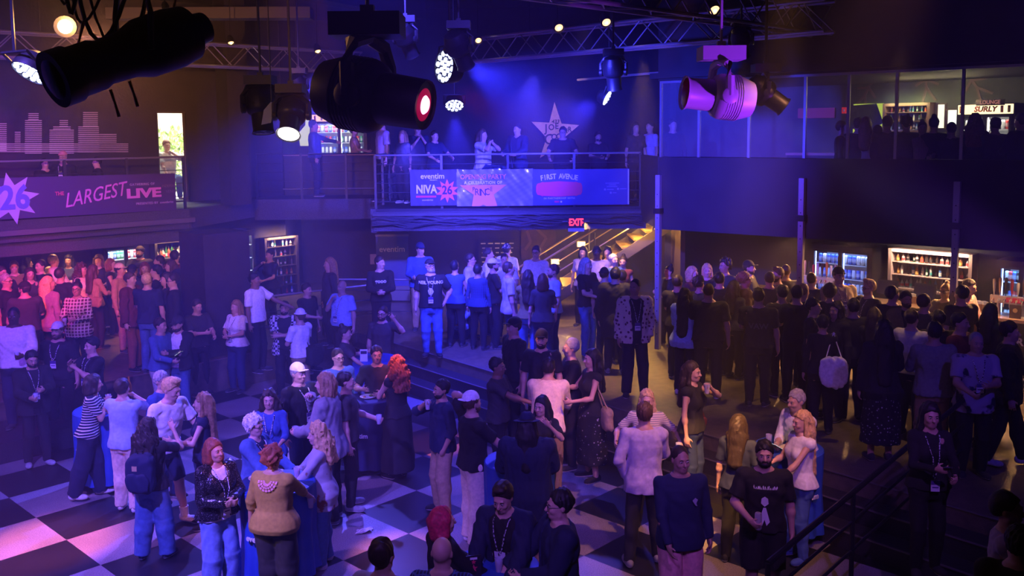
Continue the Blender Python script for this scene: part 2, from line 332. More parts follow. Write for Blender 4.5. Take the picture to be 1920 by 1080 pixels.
def person(label, px=None, py=None, z=0., h=1.75, yaw=0, at=None, sex='m', wt=1.0, belly=0., lean=0, side=0, head=(0, 0), L='down', Rr='down', sk='light', hair='short', hc='dark',
           top='black', sl='short', hem=.90, bot='djean', botk='pants', loose=0., shoes='charcoal', jacket=None, jhem=.80, hat=None, hatc='black', beard=None, glasses=False, lanyard=False,
           skirt=None, feet=None, sit=False, socks=None, vox=None, name='person', group=None, collar=False, twist=0, sole='white', Y=None):
    if Y:
        _p = PY(px, py, Y); h = max(1.5, min(1.93, (_p.z-z)/(.76 if sit else 1)/.997)); at = (_p.x, _p.y)
    s = h/1.75; seed = len(PEOPLE)*7+3; rg = random.Random(seed)
    U = Matrix.Translation((0, 0, .93*s)) @ Matrix.Rotation(R(lean), 4, 'X') @ Matrix.Rotation(R(side), 4, 'Y') @ Matrix.Rotation(R(twist), 4, 'Z') @ Matrix.Translation((0, 0, -.93*s))
    Hp = U @ Matrix.Translation((0, .004*s, 1.505*s)) @ Matrix.Rotation(R(head[0]-twist), 4, 'Z') @ Matrix.Rotation(R(head[1]-lean*.55), 4, 'X')
    topc = Hp @ Vector((0, -.01*s, .245*s))
    yr = R(yaw)
    dz = -.42*s if sit else 0
    if at is None:
        q = P(px, py, z+dz+topc.z); off = Matrix.Rotation(yr, 3, 'Z') @ Vector((topc.x, topc.y, 0)); loc = Vector((q.x-off.x, q.y-off.y, z))
    else: loc = Vector((*at, z))
    dist = loc.y; v = vox or min(.019, max(.0092, .00086*dist))
    fem = sex == 'f'
    pr = np.array(PROF_F if fem else PROF_M)*s; bf = belly*np.exp(-((pr[:, 0]/s-1.08)/.14)**2)
    prof = (pr[:, 0], pr[:, 1]*wt+bf*.5*s, pr[:, 2]*(1+(wt-1)*1.1)+bf*.8*s, pr[:, 3]-bf*.35*s)
    S = lambda x, y, z_: (U @ Vector((x*s, y*s, z_*s)))
    shw = (.155 if fem else .183)*(1+(wt-1)*.6)
    ar = (.80 if fem else 1.)*(1+(wt-1)*.7)*s      # limb thickness
    mx = {}
    arms = []
    for sd, hp in ((1, L), (-1, Rr)):
        t = HANDS[hp] if isinstance(hp, str) else tuple(hp)+((.35, (.6,.4,-.5)) if len(hp) == 3 else ())
        sh = S(sd*shw, .012, 1.415); jit = (0 if isinstance(hp, tuple) else rg.uniform(-.02, .02))
        W = S(sd*(t[0]+(0 if t[0] < .1 else (wt-1)*.2+belly*.3)), -(t[1]+belly*(.8 if t[1] > .1 else 0)), t[2]+jit); l1, l2 = .285*s, .255*s
        dv = W-sh; D = min(dv.length, (l1+l2)*.995); dn = dv.normalized(); W = sh+dn*D
        pole = (U.to_3x3() @ Vector((sd*t[4][0], t[4][1], t[4][2]))).normalized(); pole = (pole-dn*pole.dot(dn)).normalized()
        a_ = (l1*l1-l2*l2+D*D)/(2*D); E = sh+dn*a_+pole*math.sqrt(max(0, l1*l1-a_*a_))
        arms.append((sh, E, W, t[3], sd, hp))
    # legs
    ft = feet or ((.10+rg.uniform(0, .03), rg.uniform(-.05, .05)), (-.10-rg.uniform(0, .03), rg.uniform(-.05, .05)))
    legs = []
    for sd, fxy in zip((1, -1), ft):
        hz = .90*s
        hip = Vector((sd*.088*s*wt, .005*s, hz)); fz = .075*s+(fxy[2] if len(fxy) > 2 else 0)
        an = Vector((fxy[0]*s, fxy[1]*s, fz))
        if sit: hip.z = .9*s; an = Vector((fxy[0]*s, -.38*s, .42*s+.075*s+fz*0))
        l1, l2 = .42*s, .41*s; dv = an-hip; D = min(dv.length, (l1+l2)*.998); dn = dv.normalized(); an = hip+dn*D
        pole = Vector((0, -1, .0)); pole = (pole-dn*pole.dot(dn)).normalized(); a_ = (l1*l1-l2*l2+D*D)/(2*D)
        kn = hip+dn*a_+pole*math.sqrt(max(0, l1*l1-a_*a_)); legs.append((hip, kn, an, sd, fxy))
    allp = [p for a in arms for p in (a[0], a[1], a[2])]+[p for l in legs for p in l[:3]]+[topc, Vector((.24*wt, .2, 1)), Vector((-.24*wt, -.2-belly, 1))]
    lo = [min(p[i] for p in allp)-.2 for i in range(3)]; hi = [max(p[i] for p in allp)+.2 for i in range(3)]; lo[2] = -.01 if not sit else .38*s; hi[2] = max(topc.z, max(a[2].z for a in arms)+.12)+.05
    B = Vol(lo, hi, v)
    # skin: torso, legs, arms, hands, head
    B.loft(prof, U, .80*s, 1.50*s, 0, .03)
    B.ell(U @ Vector((0, 0, .90*s)), (prof[1][1]*.98, prof[2][1]*.98, .11*s), .04)
    B.rc(S(-shw*.95, .012, 1.41), S(shw*.95, .012, 1.41), .058*s, .058*s, .04)
    if fem:
        for sd in (1, -1): B.ell(S(sd*.07*wt, -.085*wt, 1.27), (.062*s*wt, .055*s*wt, .06*s*wt), .03)
    B.rc(S(0, .012, 1.46), Hp @ Vector((0, 0, .07*s)), (.052 if fem else .062)*s*(1+(wt-1)*.5), (.048 if fem else .056)*s, .03)
    for hip, kn, an, sd, fxy in legs:
        B.rc(hip, kn, .086*s*wt, .056*s*wt, .03); B.rc(kn, an, .055*s*wt, .037*s, .02)
        cf = kn.lerp(an, .28); B.ell(cf+Vector((0, .018*s, 0)), (.05*s*wt, .055*s*wt, .11*s), .03)
        yw = R(12*sd); fd = Vector((math.sin(yw), -math.cos(yw), 0))
        B.rc(an+Vector((0, .02*s, -.035*s)), an+fd*.13*s+Vector((0, 0, -.05*s)), .032*s, .025*s, .02)
    for sh, E, W, cu, sd, hp in arms:
        B.rc(sh, E, .050*ar, .038*ar, .025); B.rc(E, W, .040*ar, .026*ar, .015)
        cf = E.lerp(W, .25); B.ell(cf, (.042*ar,)*3, .03)
    hands = []
    fr = max(.0085*s, v*.62)
    for sh, E, W, cu, sd, hp in arms:
        fd = (W-E).normalized(); inw = Vector((-sd, 0, 0)) if hp not in ('up', 'wave', 'table', 'lap', 'side') else (Vector((0, -1, 0)) if hp in ('up', 'wave') else Vector((0, 0, -1)))
        if hp in ('cup', 'phone', 'talk'): inw = Vector((-sd, 0, .35))
        n = (inw-fd*inw.dot(fd)); n = n.normalized() if n.length > .05 else Vector((0, 0, 1)); x = fd.cross(n).normalized()   # x across the palm
        up = 1 if x.z >= 0 else -1; x = x*up                                                                             # thumb side up
        if hp in ('down', 'pocket', 'hip', 'back'): x = x if x.y < 0 else -x                                              # thumb forward
        palm = W+fd*.045*s
        M = Matrix(((x.x, fd.x, n.x), (x.y, fd.y, n.y), (x.z, fd.z, n.z)))
        B.rc(W, palm, .024*ar, .024*ar, .015); B.ell(palm+fd*.005*s, (.042*s, .05*s, .018*s), .012, M)
        if hp == 'pocket': hands.append((palm, n, fd, x)); continue
        for i in range(4):
            o = (i-1.5)*-.0195*s; ln = (.068, .076, .070, .054)[i]*s
            b0 = palm+x*o+fd*.038*s; c1 = cu*(1.25+.12*i); spread = x*(-(i-1.5)*.10*(1-cu))
            d1 = (fd*math.cos(c1*.8)+n*math.sin(c1*.8)+spread).normalized(); d2 = (fd*math.cos(c1*1.9)+n*math.sin(c1*1.9)+spread*.5).normalized()
            m1 = b0+d1*ln*.52; B.rc(b0, m1, fr, fr*.95, .004); B.rc(m1, m1+d2*ln*.5, fr*.95, fr*.8, .003)
        tb = palm+x*.030*s-fd*.018*s; td = (x*.75+fd*.65+n*(.25+.5*cu)).normalized(); tm = tb+td*.034*s; td2 = (fd*.75+x*(.35-.5*cu)+n*(.3+.7*cu)).normalized()
        B.rc(tb, tm, fr*1.25, fr*1.1, .006); B.rc(tm, tm+td2*.028*s, fr*1.1, fr*.85, .004)
        hands.append((palm, n, fd, x))
    H3 = Hp.to_3x3(); Hh = lambda x, y, z_: Hp @ Vector((x*s, y*s, z_*s))
    B.ell(Hh(0, .012, .150), (.073*s, .092*s, .092*s), .02, H3)            # skull
    B.ell(Hh(0, -.022, .098), (.060*s, .070*s, .082*s), .03, H3)           # face
    B.ell(Hh(0, -.058, .040), (.034*s, .030*s, .022*s), .03, H3)           # chin
    B.rc(Hh(-.045, -.01, .055), Hh(0, -.055, .036), .020*s, .018*s, .02); B.rc(Hh(.045, -.01, .055), Hh(0, -.055, .036), .020*s, .018*s, .02)
    for sd in (1, -1):
        B.ell(Hh(sd*.030, -.094, .128), (.017*s, .013*s, .012*s), .012, H3, sub=True)     # eye sockets
        B.ell(Hh(sd*.030, -.079, .127), (.014*s, .012*s, .012*s), .004, H3)
        B.ell(Hh(sd*.074, .012, .118), (.010*s, .020*s, .030*s), .006, H3)                # ears
        B.ell(Hh(sd*.036, -.068, .092), (.022*s, .020*s, .020*s), .02, H3)                # cheeks
    B.rc(Hh(-.036, -.084, .146), Hh(.036, -.084, .146), .009*s, .009*s, .012)              # brow
    B.rc(Hh(0, -.090, .132), Hh(0, -.112, .096), .007*s, .013*s, .008); B.ell(Hh(0, -.100, .092), (.017*s, .012*s, .009*s), .008, H3)
    B.rc(Hh(-.018, -.088, .068), Hh(.018, -.088, .068), .0075*s, .0075*s, .004); B.rc(Hh(-.014, -.087, .058), Hh(.014, -.087, .058), .008*s, .008*s, .004)
    me = B.mesh(name, [skin(sk)])
    root = bpy.data.objects.new(name, me); COL.objects.link(root); root.matrix_world = Matrix.Translation(loc+Vector((0, 0, dz))) @ Matrix.Rotation(yr, 4, 'Z')
    tag(root, label, 'person', group)
    def child(nm, V, m):
        me = V.mesh(nm, m if isinstance(m, list) else [m]); o = bpy.data.objects.new(nm, me); COL.objects.link(o); o.parent = root; return o
    info = dict(root=root, s=s, U=U, Hp=Hp, arms=arms, hands=hands, prof=prof, yaw=yr, loc=loc, wt=wt, dist=dist)
    full = dict(zip(('lo', 'hi'), (lo, hi)))
    # ---- upper garment
    bust = [] if not fem else [(sd*.07*wt, -.085*wt, 1.27) for sd in (1, -1)]
    def garment(nm, m, infl, hem_, sleeve, front=None, wr=.004, flare=.026, neck=1.475, vneck=0):
        hl = list(lo); hh = list(hi); hl[2] = min(lo[2], 0) if hem_ < .5 else min((U @ Vector((0, 0, hem_*s))).z-.12, min(a[2].z for a in arms)-.1 if sleeve != 'none' else 9, (U @ Vector((0, 0, hem_*s))).z-.12)
        hh[2] = max((U @ Vector((0, 0, 1.5*s))).z+.06, max(max(a[1].z, a[2].z) for a in arms)+.08 if sleeve != 'none' else 0)
        V = Vol(hl, hh, v*1.05)
        pf = (np.r_[0, prof[0]], np.r_[prof[1][1]*1.0, prof[1]], np.r_[prof[2][1], prof[2]], np.r_[.0, prof[3]])
        # cloth hangs straight from chest to hem instead of following the waist
        zz = pf[0]/s; rx = pf[1].copy(); ry = pf[2].copy()
        if not (fem and infl < .011):
            mm = zz < 1.3; rx[mm] = np.maximum(rx[mm], np.interp(1.3, zz, pf[1])*.93); ry[mm] = np.maximum(ry[mm], np.interp(1.3, zz, pf[2])*.92)
        V.loft((pf[0], rx, ry, pf[3]), U, hem_*s, neck*s, infl*s, .012, flare=flare*s, front=front)
        cen = front is None
        V.rc(S(-shw*.96, .012, 1.41), S(shw*.96, .012, 1.41), .060*s+infl*s, .060*s+infl*s, .03) if cen else [V.rc(S(sd*shw*.55, .02, 1.425), S(sd*shw*.96, .012, 1.41), .054*s+infl*s, .060*s+infl*s, .02) for sd in (1, -1)]
        for b in bust: V.ell(S(*b), ((.062*wt+infl)*s, (.055*wt+infl)*s, (.066*wt+infl)*s), .04)
        if sleeve != 'none':
            for sh, E, W, cu, sd, hp in arms:
                if sleeve == 'short': V.rc(sh, sh.lerp(E, .78), .052*ar+infl*s*1.2, .050*ar+infl*s*1.7, .02, flat=True); V.ell(sh, (.054*ar+infl*s,)*3, .03)
                elif sleeve == 'half': V.rc(sh, E, .052*ar+infl*s, .044*ar+infl*s*1.2, .02); V.rc(E, E.lerp(W, .4), .044*ar+infl*s*1.2, .040*ar+infl*s*1.2, .02, flat=True)
                else: V.rc(sh, E, .052*ar+infl*s, .043*ar+infl*s, .02); V.rc(E, W, .043*ar+infl*s, .030*ar+infl*s, .02, flat=True)
        V.rc(S(0, .0, 1.47), S(0, -.05, 1.62), .062*s, .10*s, .005, sub=True) if not collar or nm != 'shirt' else None
        if wr:
            V.noise(wr*s, 22, seed); sl_, X, Y, Z = V.blk(np.array([-9]*3), np.array([9]*3), 0); I = U.inverted(); zl = I[2][0]*X+I[2][1]*Y+I[2][2]*Z+I[2][3]; xl = np.abs(I[0][0]*X+I[0][1]*Y+I[0][2]*Z+I[0][3])
            V.d = np.where(xl < prof[1].max()+.03, np.maximum(V.d, hem_*s-zl), V.d).astype('f4')
        V.mesh_ = None
        return child(nm, V, m)
    if top:
        inf = .012 if not fem else .010
        nm = 'shirt'
        if skirt and skirt[0] == 'dress': nm = 'dress_top'
        garment(nm, fab(top), inf, hem, 'none' if jacket and sl != 'none' else sl, wr=.0055)
    if jacket:
        opn = jacket[1] if len(jacket) > 1 else .05
        fr_ = (lambda x, y, z_, b: np.where(y < 0, (opn*s+np.clip((z_/s-1.1), 0, .4)*.12*s)-np.abs(x), -1.)) if opn > 0 else None
        garment('jacket', fab(jacket[0]), .030, jhem, jacket[2] if len(jacket) > 2 else 'long', front=fr_, wr=.007, flare=.03, neck=1.485)
    if collar:
        V = Vol([c-.14 for c in S(0, 0, 1.49)], [c+.14 for c in S(0, 0, 1.49)], v)
        V.rc(S(0, .014, 1.455), S(0, .012, 1.515), .080*s, .070*s, .0, flat=True); V.rc(S(0, -.004, 1.44), S(0, -.01, 1.56), .060*s, .062*s, .0, sub=True); V.ell(S(0, -.085, 1.50), (.022*s, .05*s, .05*s), 0, sub=True)
        child('collar', V, fab(jacket[0] if jacket else top))
    # ---- lower garment
    lz = list(lo); hz_ = list(hi); hz_[2] = 1.12*s+.03
    if skirt:
        kind, fn, hemz, rad = skirt; V = Vol(lz, hz_, v*1.1)
        rh = (prof[1][1]+.022*s); V.rc(Vector((0, 0, 1.07*s)), Vector((0, 0, .93*s)), prof[1][3]+.02, rh, 0, flat=True, sq=(1, 1.2)); V.rc(Vector((0, 0, .935*s)), Vector((0, 0, hemz*s)), rh, max(rh, rad*s), .01, flat=True, sq=(1, 1.2)); V.noise(.008, 16, seed); child('skirt', V, fab(fn))
    if bot and not (skirt and skirt[2] < .3):
        V = Vol(lz, hz_, v*1.05); V.loft(prof, Matrix(), .80*s, 1.01*s, .010*s, .02); V.ell((0, 0, .88*s), (prof[1][1]+.008, prof[2][1]+.006, .10*s), .03)
        for hip, kn, an, sd, fxy in legs:
            if botk == 'shorts':
                e = hip.lerp(kn, .92); V.rc(hip, e, (.092*wt+loose)*s, (.080*wt+loose)*s, .015, flat=True)
            else:
                V.rc(hip, kn, (.086*wt+.006+loose*.5)*s, (.072*wt+.006+loose)*s, .03); e = kn.lerp(an, 1.04); V.rc(kn, e, (.071*wt+.006+loose)*s, (.054+.004+loose*1.1)*s, .02, flat=True); V.ell(kn.lerp(an, .28)+Vector((0, .018*s, 0)), ((.05*wt+.014+loose)*s, (.055*wt+.014+loose)*s, .12*s), .03)
        V.noise(.0055*s, 24, seed+1, .35); child('shorts' if botk == 'shorts' else 'trousers', V, fab(bot))
    if not sit:
        for hip, kn, an, sd, fxy in legs:
            yw = R(12*sd); fd = Vector((math.sin(yw), -math.cos(yw), 0)); a0 = an-Vector((0, 0, .075*s)); v2 = max(v*.9, .008)
            V = Vol([a0.x-.16, a0.y-.26, a0.z], [a0.x+.16, a0.y+.14, a0.z+.16*s], v2)
            M = Matrix.Rotation(yw, 3, 'Z'); zb = a0.z+.03*s
            V.ell(a0+fd*.105*s+Vector((0, 0, .035*s)), (.050*s, .085*s, .040*s), .0, M); V.ell(a0-fd*.015*s+Vector((0, 0, .05*s)), (.042*s, .062*s, .060*s), .03, M); V.ell(a0+fd*.06*s+Vector((0, 0, .03*s)), (.046*s, .12*s, .032*s), .02, M)
            sl_, X, Y, Z = V.blk(np.array([-9]*3), np.array([9]*3), 0); V.d = np.maximum(V.d, (a0.z+.004-Z)).astype('f4')
            me = V.mesh('shoe', [fab(shoes), mat('shoe_sole_'+sole, FB[sole], .6)])
            zc = V.p[V.q].mean(1)[:, 2]; me.polygons.foreach_set('material_index', (zc < a0.z+.024*s).astype('i4'))
            o = bpy.data.objects.new('shoe', me); COL.objects.link(o); o.parent = root
            if socks:
                V = Vol([an.x-.08, an.y-.1, a0.z+.04], [an.x+.08, an.y+.1, an.z+.2*s], v2); V.rc(an+Vector((0, .005, -.02)), an.lerp(kn, .26), .045*s, .052*s, 0, flat=True); child('sock', V, fab(socks))
    # ---- hair, beard, hats
    if hair not in ('bald', None):
        c = Hh(0, .012, .15); rad = .30 if hair in ('long', 'wavy', 'curly', 'pony', 'verylong') else .17
        drop = {'long': .42, 'wavy': .36, 'verylong': .62, 'bob': .24, 'curly': .30, 'pony': .34}.get(hair, .16)*s
        V = Vol([c.x-.2, c.y-.22, c.z-drop-.06], [c.x+.2, c.y+.24, c.z+.17*s], v*.95)
        t = {'buzz': .004, 'short': .013, 'fade': .012, 'quiff': .016, 'afro': .035, 'bob': .018, 'long': .016, 'verylong': .016, 'wavy': .020, 'curly': .030, 'bun': .010, 'pony': .010, 'curlyshort': .024, 'thin': .007}[hair]
        back = .012
        V.ell(Hh(0, .020, .152+t*.4), ((.074+t)*s, (.090+t)*s, (.094+t)*s), 0, H3)
        I = Hp.inverted(); sl_, X, Y, Z = V.blk(np.array([-9]*3), np.array([9]*3), 0)
        x, y, z_ = [(I[i][0]*X+I[i][1]*Y+I[i][2]*Z+I[i][3])/s for i in range(3)]
        # the face stays free: keep hair behind a sloped hairline
        hl_ = np.maximum(-(y+.052+(.175-z_)*-.62), -(y*0+9))
        face = np.minimum(.062-t*.5+y*0-.0, 9)
        d_face = (-.052-(z_-.168)*.85)-y      # >0 in front of the sloped line
        side_keep = .060 if hair in ('short', 'buzz', 'fade', 'quiff', 'thin', 'curlyshort', 'bun', 'pony', 'afro') else .0
        cut = d_face
        ear = np.where((z_ < .135) & (y < .020), (.135-z_), -1.) if hair in ('short', 'buzz', 'fade', 'quiff', 'thin', 'curlyshort', 'bun', 'pony') else np.where((z_ < .16) & (y < -.02), np.minimum(.16-z_, -.02-y), -1.)
        V.d = np.maximum(V.d, np.maximum(cut, ear)*s).astype('f4')
        if hair in ('short', 'fade', 'quiff', 'curlyshort', 'buzz', 'thin', 'bun', 'pony'): V.d = np.maximum(V.d, ((.070-z_)*s)).astype('f4')
        if hat: V.d = np.maximum(V.d, (z_-.185)*s)
        if hair == 'quiff' and not hat: V.ell(Hh(0, -.045, .250), (.058*s, .055*s, .030*s), .02, H3)
        if hair == 'afro': V.ell(Hh(0, .02, .18), (.115*s, .12*s, .11*s), 0, H3); V.ell(Hh(0, -.09, .09), (.07*s, .09*s, .09*s), 0, H3, sub=True)
        g = lambda x_, y_, z__: U @ Vector((x_*s, y_*s, z__*s)) if True else None
        hb = Hh(0, .08, .12)
        if hair in ('long', 'verylong', 'wavy', 'curly'):
            low = {'long': 1.22, 'wavy': 1.26, 'curly': 1.32, 'verylong': 1.02}[hair]; e = U @ Vector((0, .145*s, low*s)); wv = .025 if hair in ('wavy', 'curly') else .0
            V.rc(hb, Hh(0, .085, .0), .075*s, .080*s+wv, .03, sq=(.85, 1)); V.rc(Hh(0, .09, .02), e, .078*s+wv, .06*s+wv, .03, sq=(.7, 1.3))
            for sd in (1, -1): V.rc(Hh(sd*.070, .0, .14), Hh(sd*.088, .01, .0), .026*s+wv*.5, .030*s+wv*.6, .02); V.rc(Hh(sd*.088, .01, .0), U @ Vector((sd*.105*s, -.02*s if rg.random() < .5 else .05*s, (low+.13)*s)), .030*s+wv*.6, .024*s+wv*.5, .02)
        if hair == 'bob':
            V.rc(hb, Hh(0, .05, .02), .070*s, .085*s, .03, sq=(.8, 1))
            for sd in (1, -1): V.rc(Hh(sd*.066, -.005, .15), Hh(sd*.080, -.005, .03), .030*s, .034*s, .03)
        if hair == 'bun': V.ell(Hh(0, .06, .262), (.042*s,)*3, .01)
        if hair == 'pony': V.rc(Hh(0, .10, .19), Hh(0, .15, .08), .03*s, .035*s, .02); V.rc(Hh(0, .15, .08), Hh(0, .14, -.12), .035*s, .018*s, .02)
        V.noise({'curly': .018, 'wavy': .012, 'curlyshort': .020, 'afro': .008, 'buzz': .001, 'bald': 0, 'bun': .003}.get(hair, .006), 58 if hair in ('curly', 'curlyshort') else 80, seed+2, .55 if hair in ('curly', 'curlyshort', 'afro') else .12)
        child('hair', V, hairm(hc))
    if beard:
        V = Vol([c_-.14 for c_ in Hh(0, -.05, .05)], [c_+.14 for c_ in Hh(0, -.05, .05)], v*.9); bt = beard if isinstance(beard, float) else .010
        V.ell(Hh(0, -.040, .048), ((.054+bt)*s, (.050+bt)*s, (.036+bt)*s), 0, H3); V.rc(Hh(-.060, -.01, .075), Hh(.0, -.05, .03), .016*s, .02*s, .02); V.rc(Hh(.060, -.01, .075), Hh(.0, -.05, .03), .016*s, .02*s, .02)
        V.rc(Hh(-.022, -.092, .078), Hh(.022, -.092, .078), .007*s, .007*s, .004); V.ell(Hh(0, -.098, .064), (.020*s, .014*s, .009*s), .003, H3, sub=True); V.noise(.003, 60, seed)
        child('beard', V, hairm(hc if hc in HC else 'dark'))
    if hat:
        m = fab(hatc); c = Hh(0, .02, .17); V = Vol([q-.27 for q in c], [q+.27 for q in c], v*.9)
        sg = -1 if hat == 'backcap' else 1
        if hat in ('cap', 'backcap'):
            V.ell(Hh(0, .018, .172), (.088*s, .106*s, .100*s), 0, H3); sl_, X, Y, Z = V.blk(np.array([-9]*3), np.array([9]*3), 0); I = Hp.inverted(); z_ = (I[2][0]*X+I[2][1]*Y+I[2][2]*Z+I[2][3])
            V.d = np.maximum(V.d, .172*s-z_).astype('f4'); M = H3 @ Matrix.Rotation(R(-12*sg), 3, 'X'); V.ell(Hh(0, -.100*sg+.01, .175), (.070*s, .075*s, max(.007*s, v*.6)), .004, M)
        else:
            br = .145 if hat == 'fedora' else .115
            V.ell(Hh(0, .018, .172), (.084*s, .102*s, .105*s), 0, H3); sl_, X, Y, Z = V.blk(np.array([-9]*3), np.array([9]*3), 0); I = Hp.inverted(); z_ = (I[2][0]*X+I[2][1]*Y+I[2][2]*Z+I[2][3])
            V.d = np.maximum(V.d, .165*s-z_).astype('f4'); V.ell(Hh(0, .016, .172), ((br)*s, (br+.02)*s, max(.009*s, v*.65)), .006, H3)
            if hat == 'fedora': V.rc(Hh(0, -.06, .285), Hh(0, .09, .285), .02*s, .02*s, .02, sub=True)
        child({'cap': 'cap', 'backcap': 'cap', 'fedora': 'hat', 'bucket': 'bucket_hat'}[hat], V, m)
    # ---- face details
    fa = (yaw+head[0]+180) % 360-180
    if dist < 19.5 and abs(fa) < 115:
        for sd in (1, -1):
            mb = MB()
            c = Hh(sd*.030, -.0915, .127); mb.lathe([(0.0001, -.004*s), (.010*s, -.002*s), (.012*s, 0), (.009*s, .003*s), (.0001, .004*s)], 10, M=Matrix.Translation(c) @ H3.to_4x4() @ Matrix.Rotation(R(90), 4, 'X') @ Matrix.Diagonal((1.05, .55, 1, 1)), cap=False)
            c = Hh(sd*.030, -.0955, .127); mb.lathe([(0.0001, -.003*s), (.006*s, 0), (.0001, .003*s)], 8, M=Matrix.Translation(c) @ H3.to_4x4() @ Matrix.Rotation(R(90), 4, 'X'), cap=False, mi=1)
            mb.build('eye', [mat('eye_white', (.55,.53,.5), .3), mat('eye_iris', (.01,.008,.006), .2)], root, smooth=True)
            if hc != 'white':
                mb = MB(); mb.tube([Hh(sd*.016, -.0965, .143), Hh(sd*.030, -.0955, .149), Hh(sd*.046, -.084, .143)], [.0035*s, .004*s, .0025*s], 6)
                mb.build('eyebrow', hairm(hc), root)
        mb = MB(); mb.tube([Hh(-.022, -.0885, .0625), Hh(-.010, -.0955, .0645), Hh(0, -.0965, .063), Hh(.010, -.0955, .0645), Hh(.022, -.0885, .0625)], [.002*s, .004*s, .0045*s, .004*s, .002*s], 6)
        mb.build('lips', mat('lips_'+('dark' if sk in ('dark', 'brown') else 'pink'), (.10,.03,.03) if sk in ('dark', 'brown') else (.42,.13,.12), .4), root)
    if glasses and abs(fa) < 125:
        mb = MB()
        for sd in (1, -1):
            pts = [Hh(sd*(.032+.022*math.cos(a)), -.106+.006*abs(math.cos(a)), .125+.017*math.sin(a)) for a in np.linspace(0, 2*math.pi, 13)]; mb.tube(pts, .0028*s, 5); mb.tube([Hh(sd*.054, -.100, .130), Hh(sd*.076, .0, .128)], .0025*s, 5)
        mb.tube([Hh(-.011, -.107, .130), Hh(.011, -.107, .130)], .0025*s, 5); mb.build('glasses', mat('glasses_frame', (.01,.01,.012), .25), root)
    infl = .040 if jacket and jacket[1:2] == (0,) else (.030 if jacket else .018)
    def chest(x, z_, off=.012, back=False):
        rx, ry, yc = (float(np.interp(z_*s, prof[0], prof[i])) for i in (1, 2, 3))
        if not (fem and not jacket): ry = max(ry, float(np.interp(1.3*s, prof[0], prof[2]))*.92) if z_ < 1.3 else ry
        rx2 = max(rx, float(np.interp(1.3*s, prof[0], prof[1]))*.93)+(.01 if z_ < 1.4 else 0)+infl*s
        e = max(0., 1-min(.98, abs(x*s)/rx2)**2.4)**(1/2.4); yy = (ry+infl*s+off)*e
        if z_ > 1.40: yy = yy*.9
        if fem and not back and z_ < 1.36: yy += .055*s*wt*math.exp(-((z_-1.27)/.07)**2) if z_ > 1.2 else .035*s
        return U @ Vector((x*s, yc+(yy if back else -yy), z_*s))
    info['chest'] = chest
    if lanyard:
        mb = MB(); bz = 1.10 if isinstance(lanyard, bool) else lanyard
        for sd in (1, -1):
            pts = [S(sd*.03, .068, 1.50), S(sd*.075, .03, 1.49), chest(sd*.068, 1.44), chest(sd*.05, 1.36), chest(sd*.03, 1.26), chest(sd*.012, bz+.09), chest(0, bz+.06)]
            mb.tube(pts, .006*s, 4)
        mb.build('lanyard', mat('lanyard_strap', (.02,.02,.05), .6, pat='check', col2=(.7,.7,.75), sc_=55), root)
        c = chest(0, bz, .03); q = Matrix.Translation(c) @ U.to_3x3().to_4x4(); mb = MB(); mb.box((0, 0, 0), (.085*s, .004, .115*s)); mb.box((0, -.003, .035*s), (.085*s, .003, .045*s), mi=1); mb.box((0, -.004, -.015*s), (.06*s, .002, .012*s), mi=1)
        mb.build('badge', [mat('badge_white', (.75,.75,.8), .5), mat('badge_print', (.10,.05,.25), .5)], root, M=q)
    PEOPLE.append(info); return info

def shirt_print(info, rows, m, back=False):
    """rows of (text, size, z on the torso, x offset) laid onto the chest or the back"""
    for body, size, z_, xo in rows:
        o = text(body, size, m, info['root'], Matrix(), 'shirt_print', .001, .002)
        me = o.data
        for vv in me.vertices:
            x = (vv.co.x+xo); vv.co = info['chest']((-x if back else x), z_+vv.co.y, .012+vv.co.z, back)
        me.update()
def shirt_shape(info, polys, m, back=False, nm='shirt_print'):
    mb = MB()
    for poly in polys: mb.add([info['chest']((-x if back else x), z_, .014, back) for x, z_ in poly], [tuple(range(len(poly)))])
    return mb.build(nm, m, info['root'])
def hand_world(info, i):
    palm, n, fd, x = info['hands'][i]; M = info['root'].matrix_world; return M @ palm, (M.to_3x3() @ n), (M.to_3x3() @ fd), (M.to_3x3() @ x)
# ------------------------------------------------------------------ the hall
black = mat('black_paint', (.008,.008,.010), .75, pat='noise', col2=(.014,.014,.018), sc_=3)
wallm = mat('dark_wall', (.020,.018,.024), .8, pat='noise', col2=(.032,.028,.034), sc_=4, bump=20)
fascm = mat('fascia_grit', (.045,.042,.05), .85, pat='noise', col2=(.09,.085,.10), sc_=60, bump=60)
steel = mat('dull_steel', (.30,.30,.33), .45, metal=.7)
railm = mat('rail_steel', (.40,.40,.44), .35, metal=.6)
blk = mat('black_metal', (.010,.010,.012), .45)
platm = mat('platform_plate', (.10,.085,.06), .42, pat='noise', col2=(.16,.13,.09), sc_=9, bump=70)
uv_, vv_ = Vector((.7006, -.6594, 0)), Vector((.6597, .6852, 0)); O_ = Vector((-6.729, 12.003, 0))
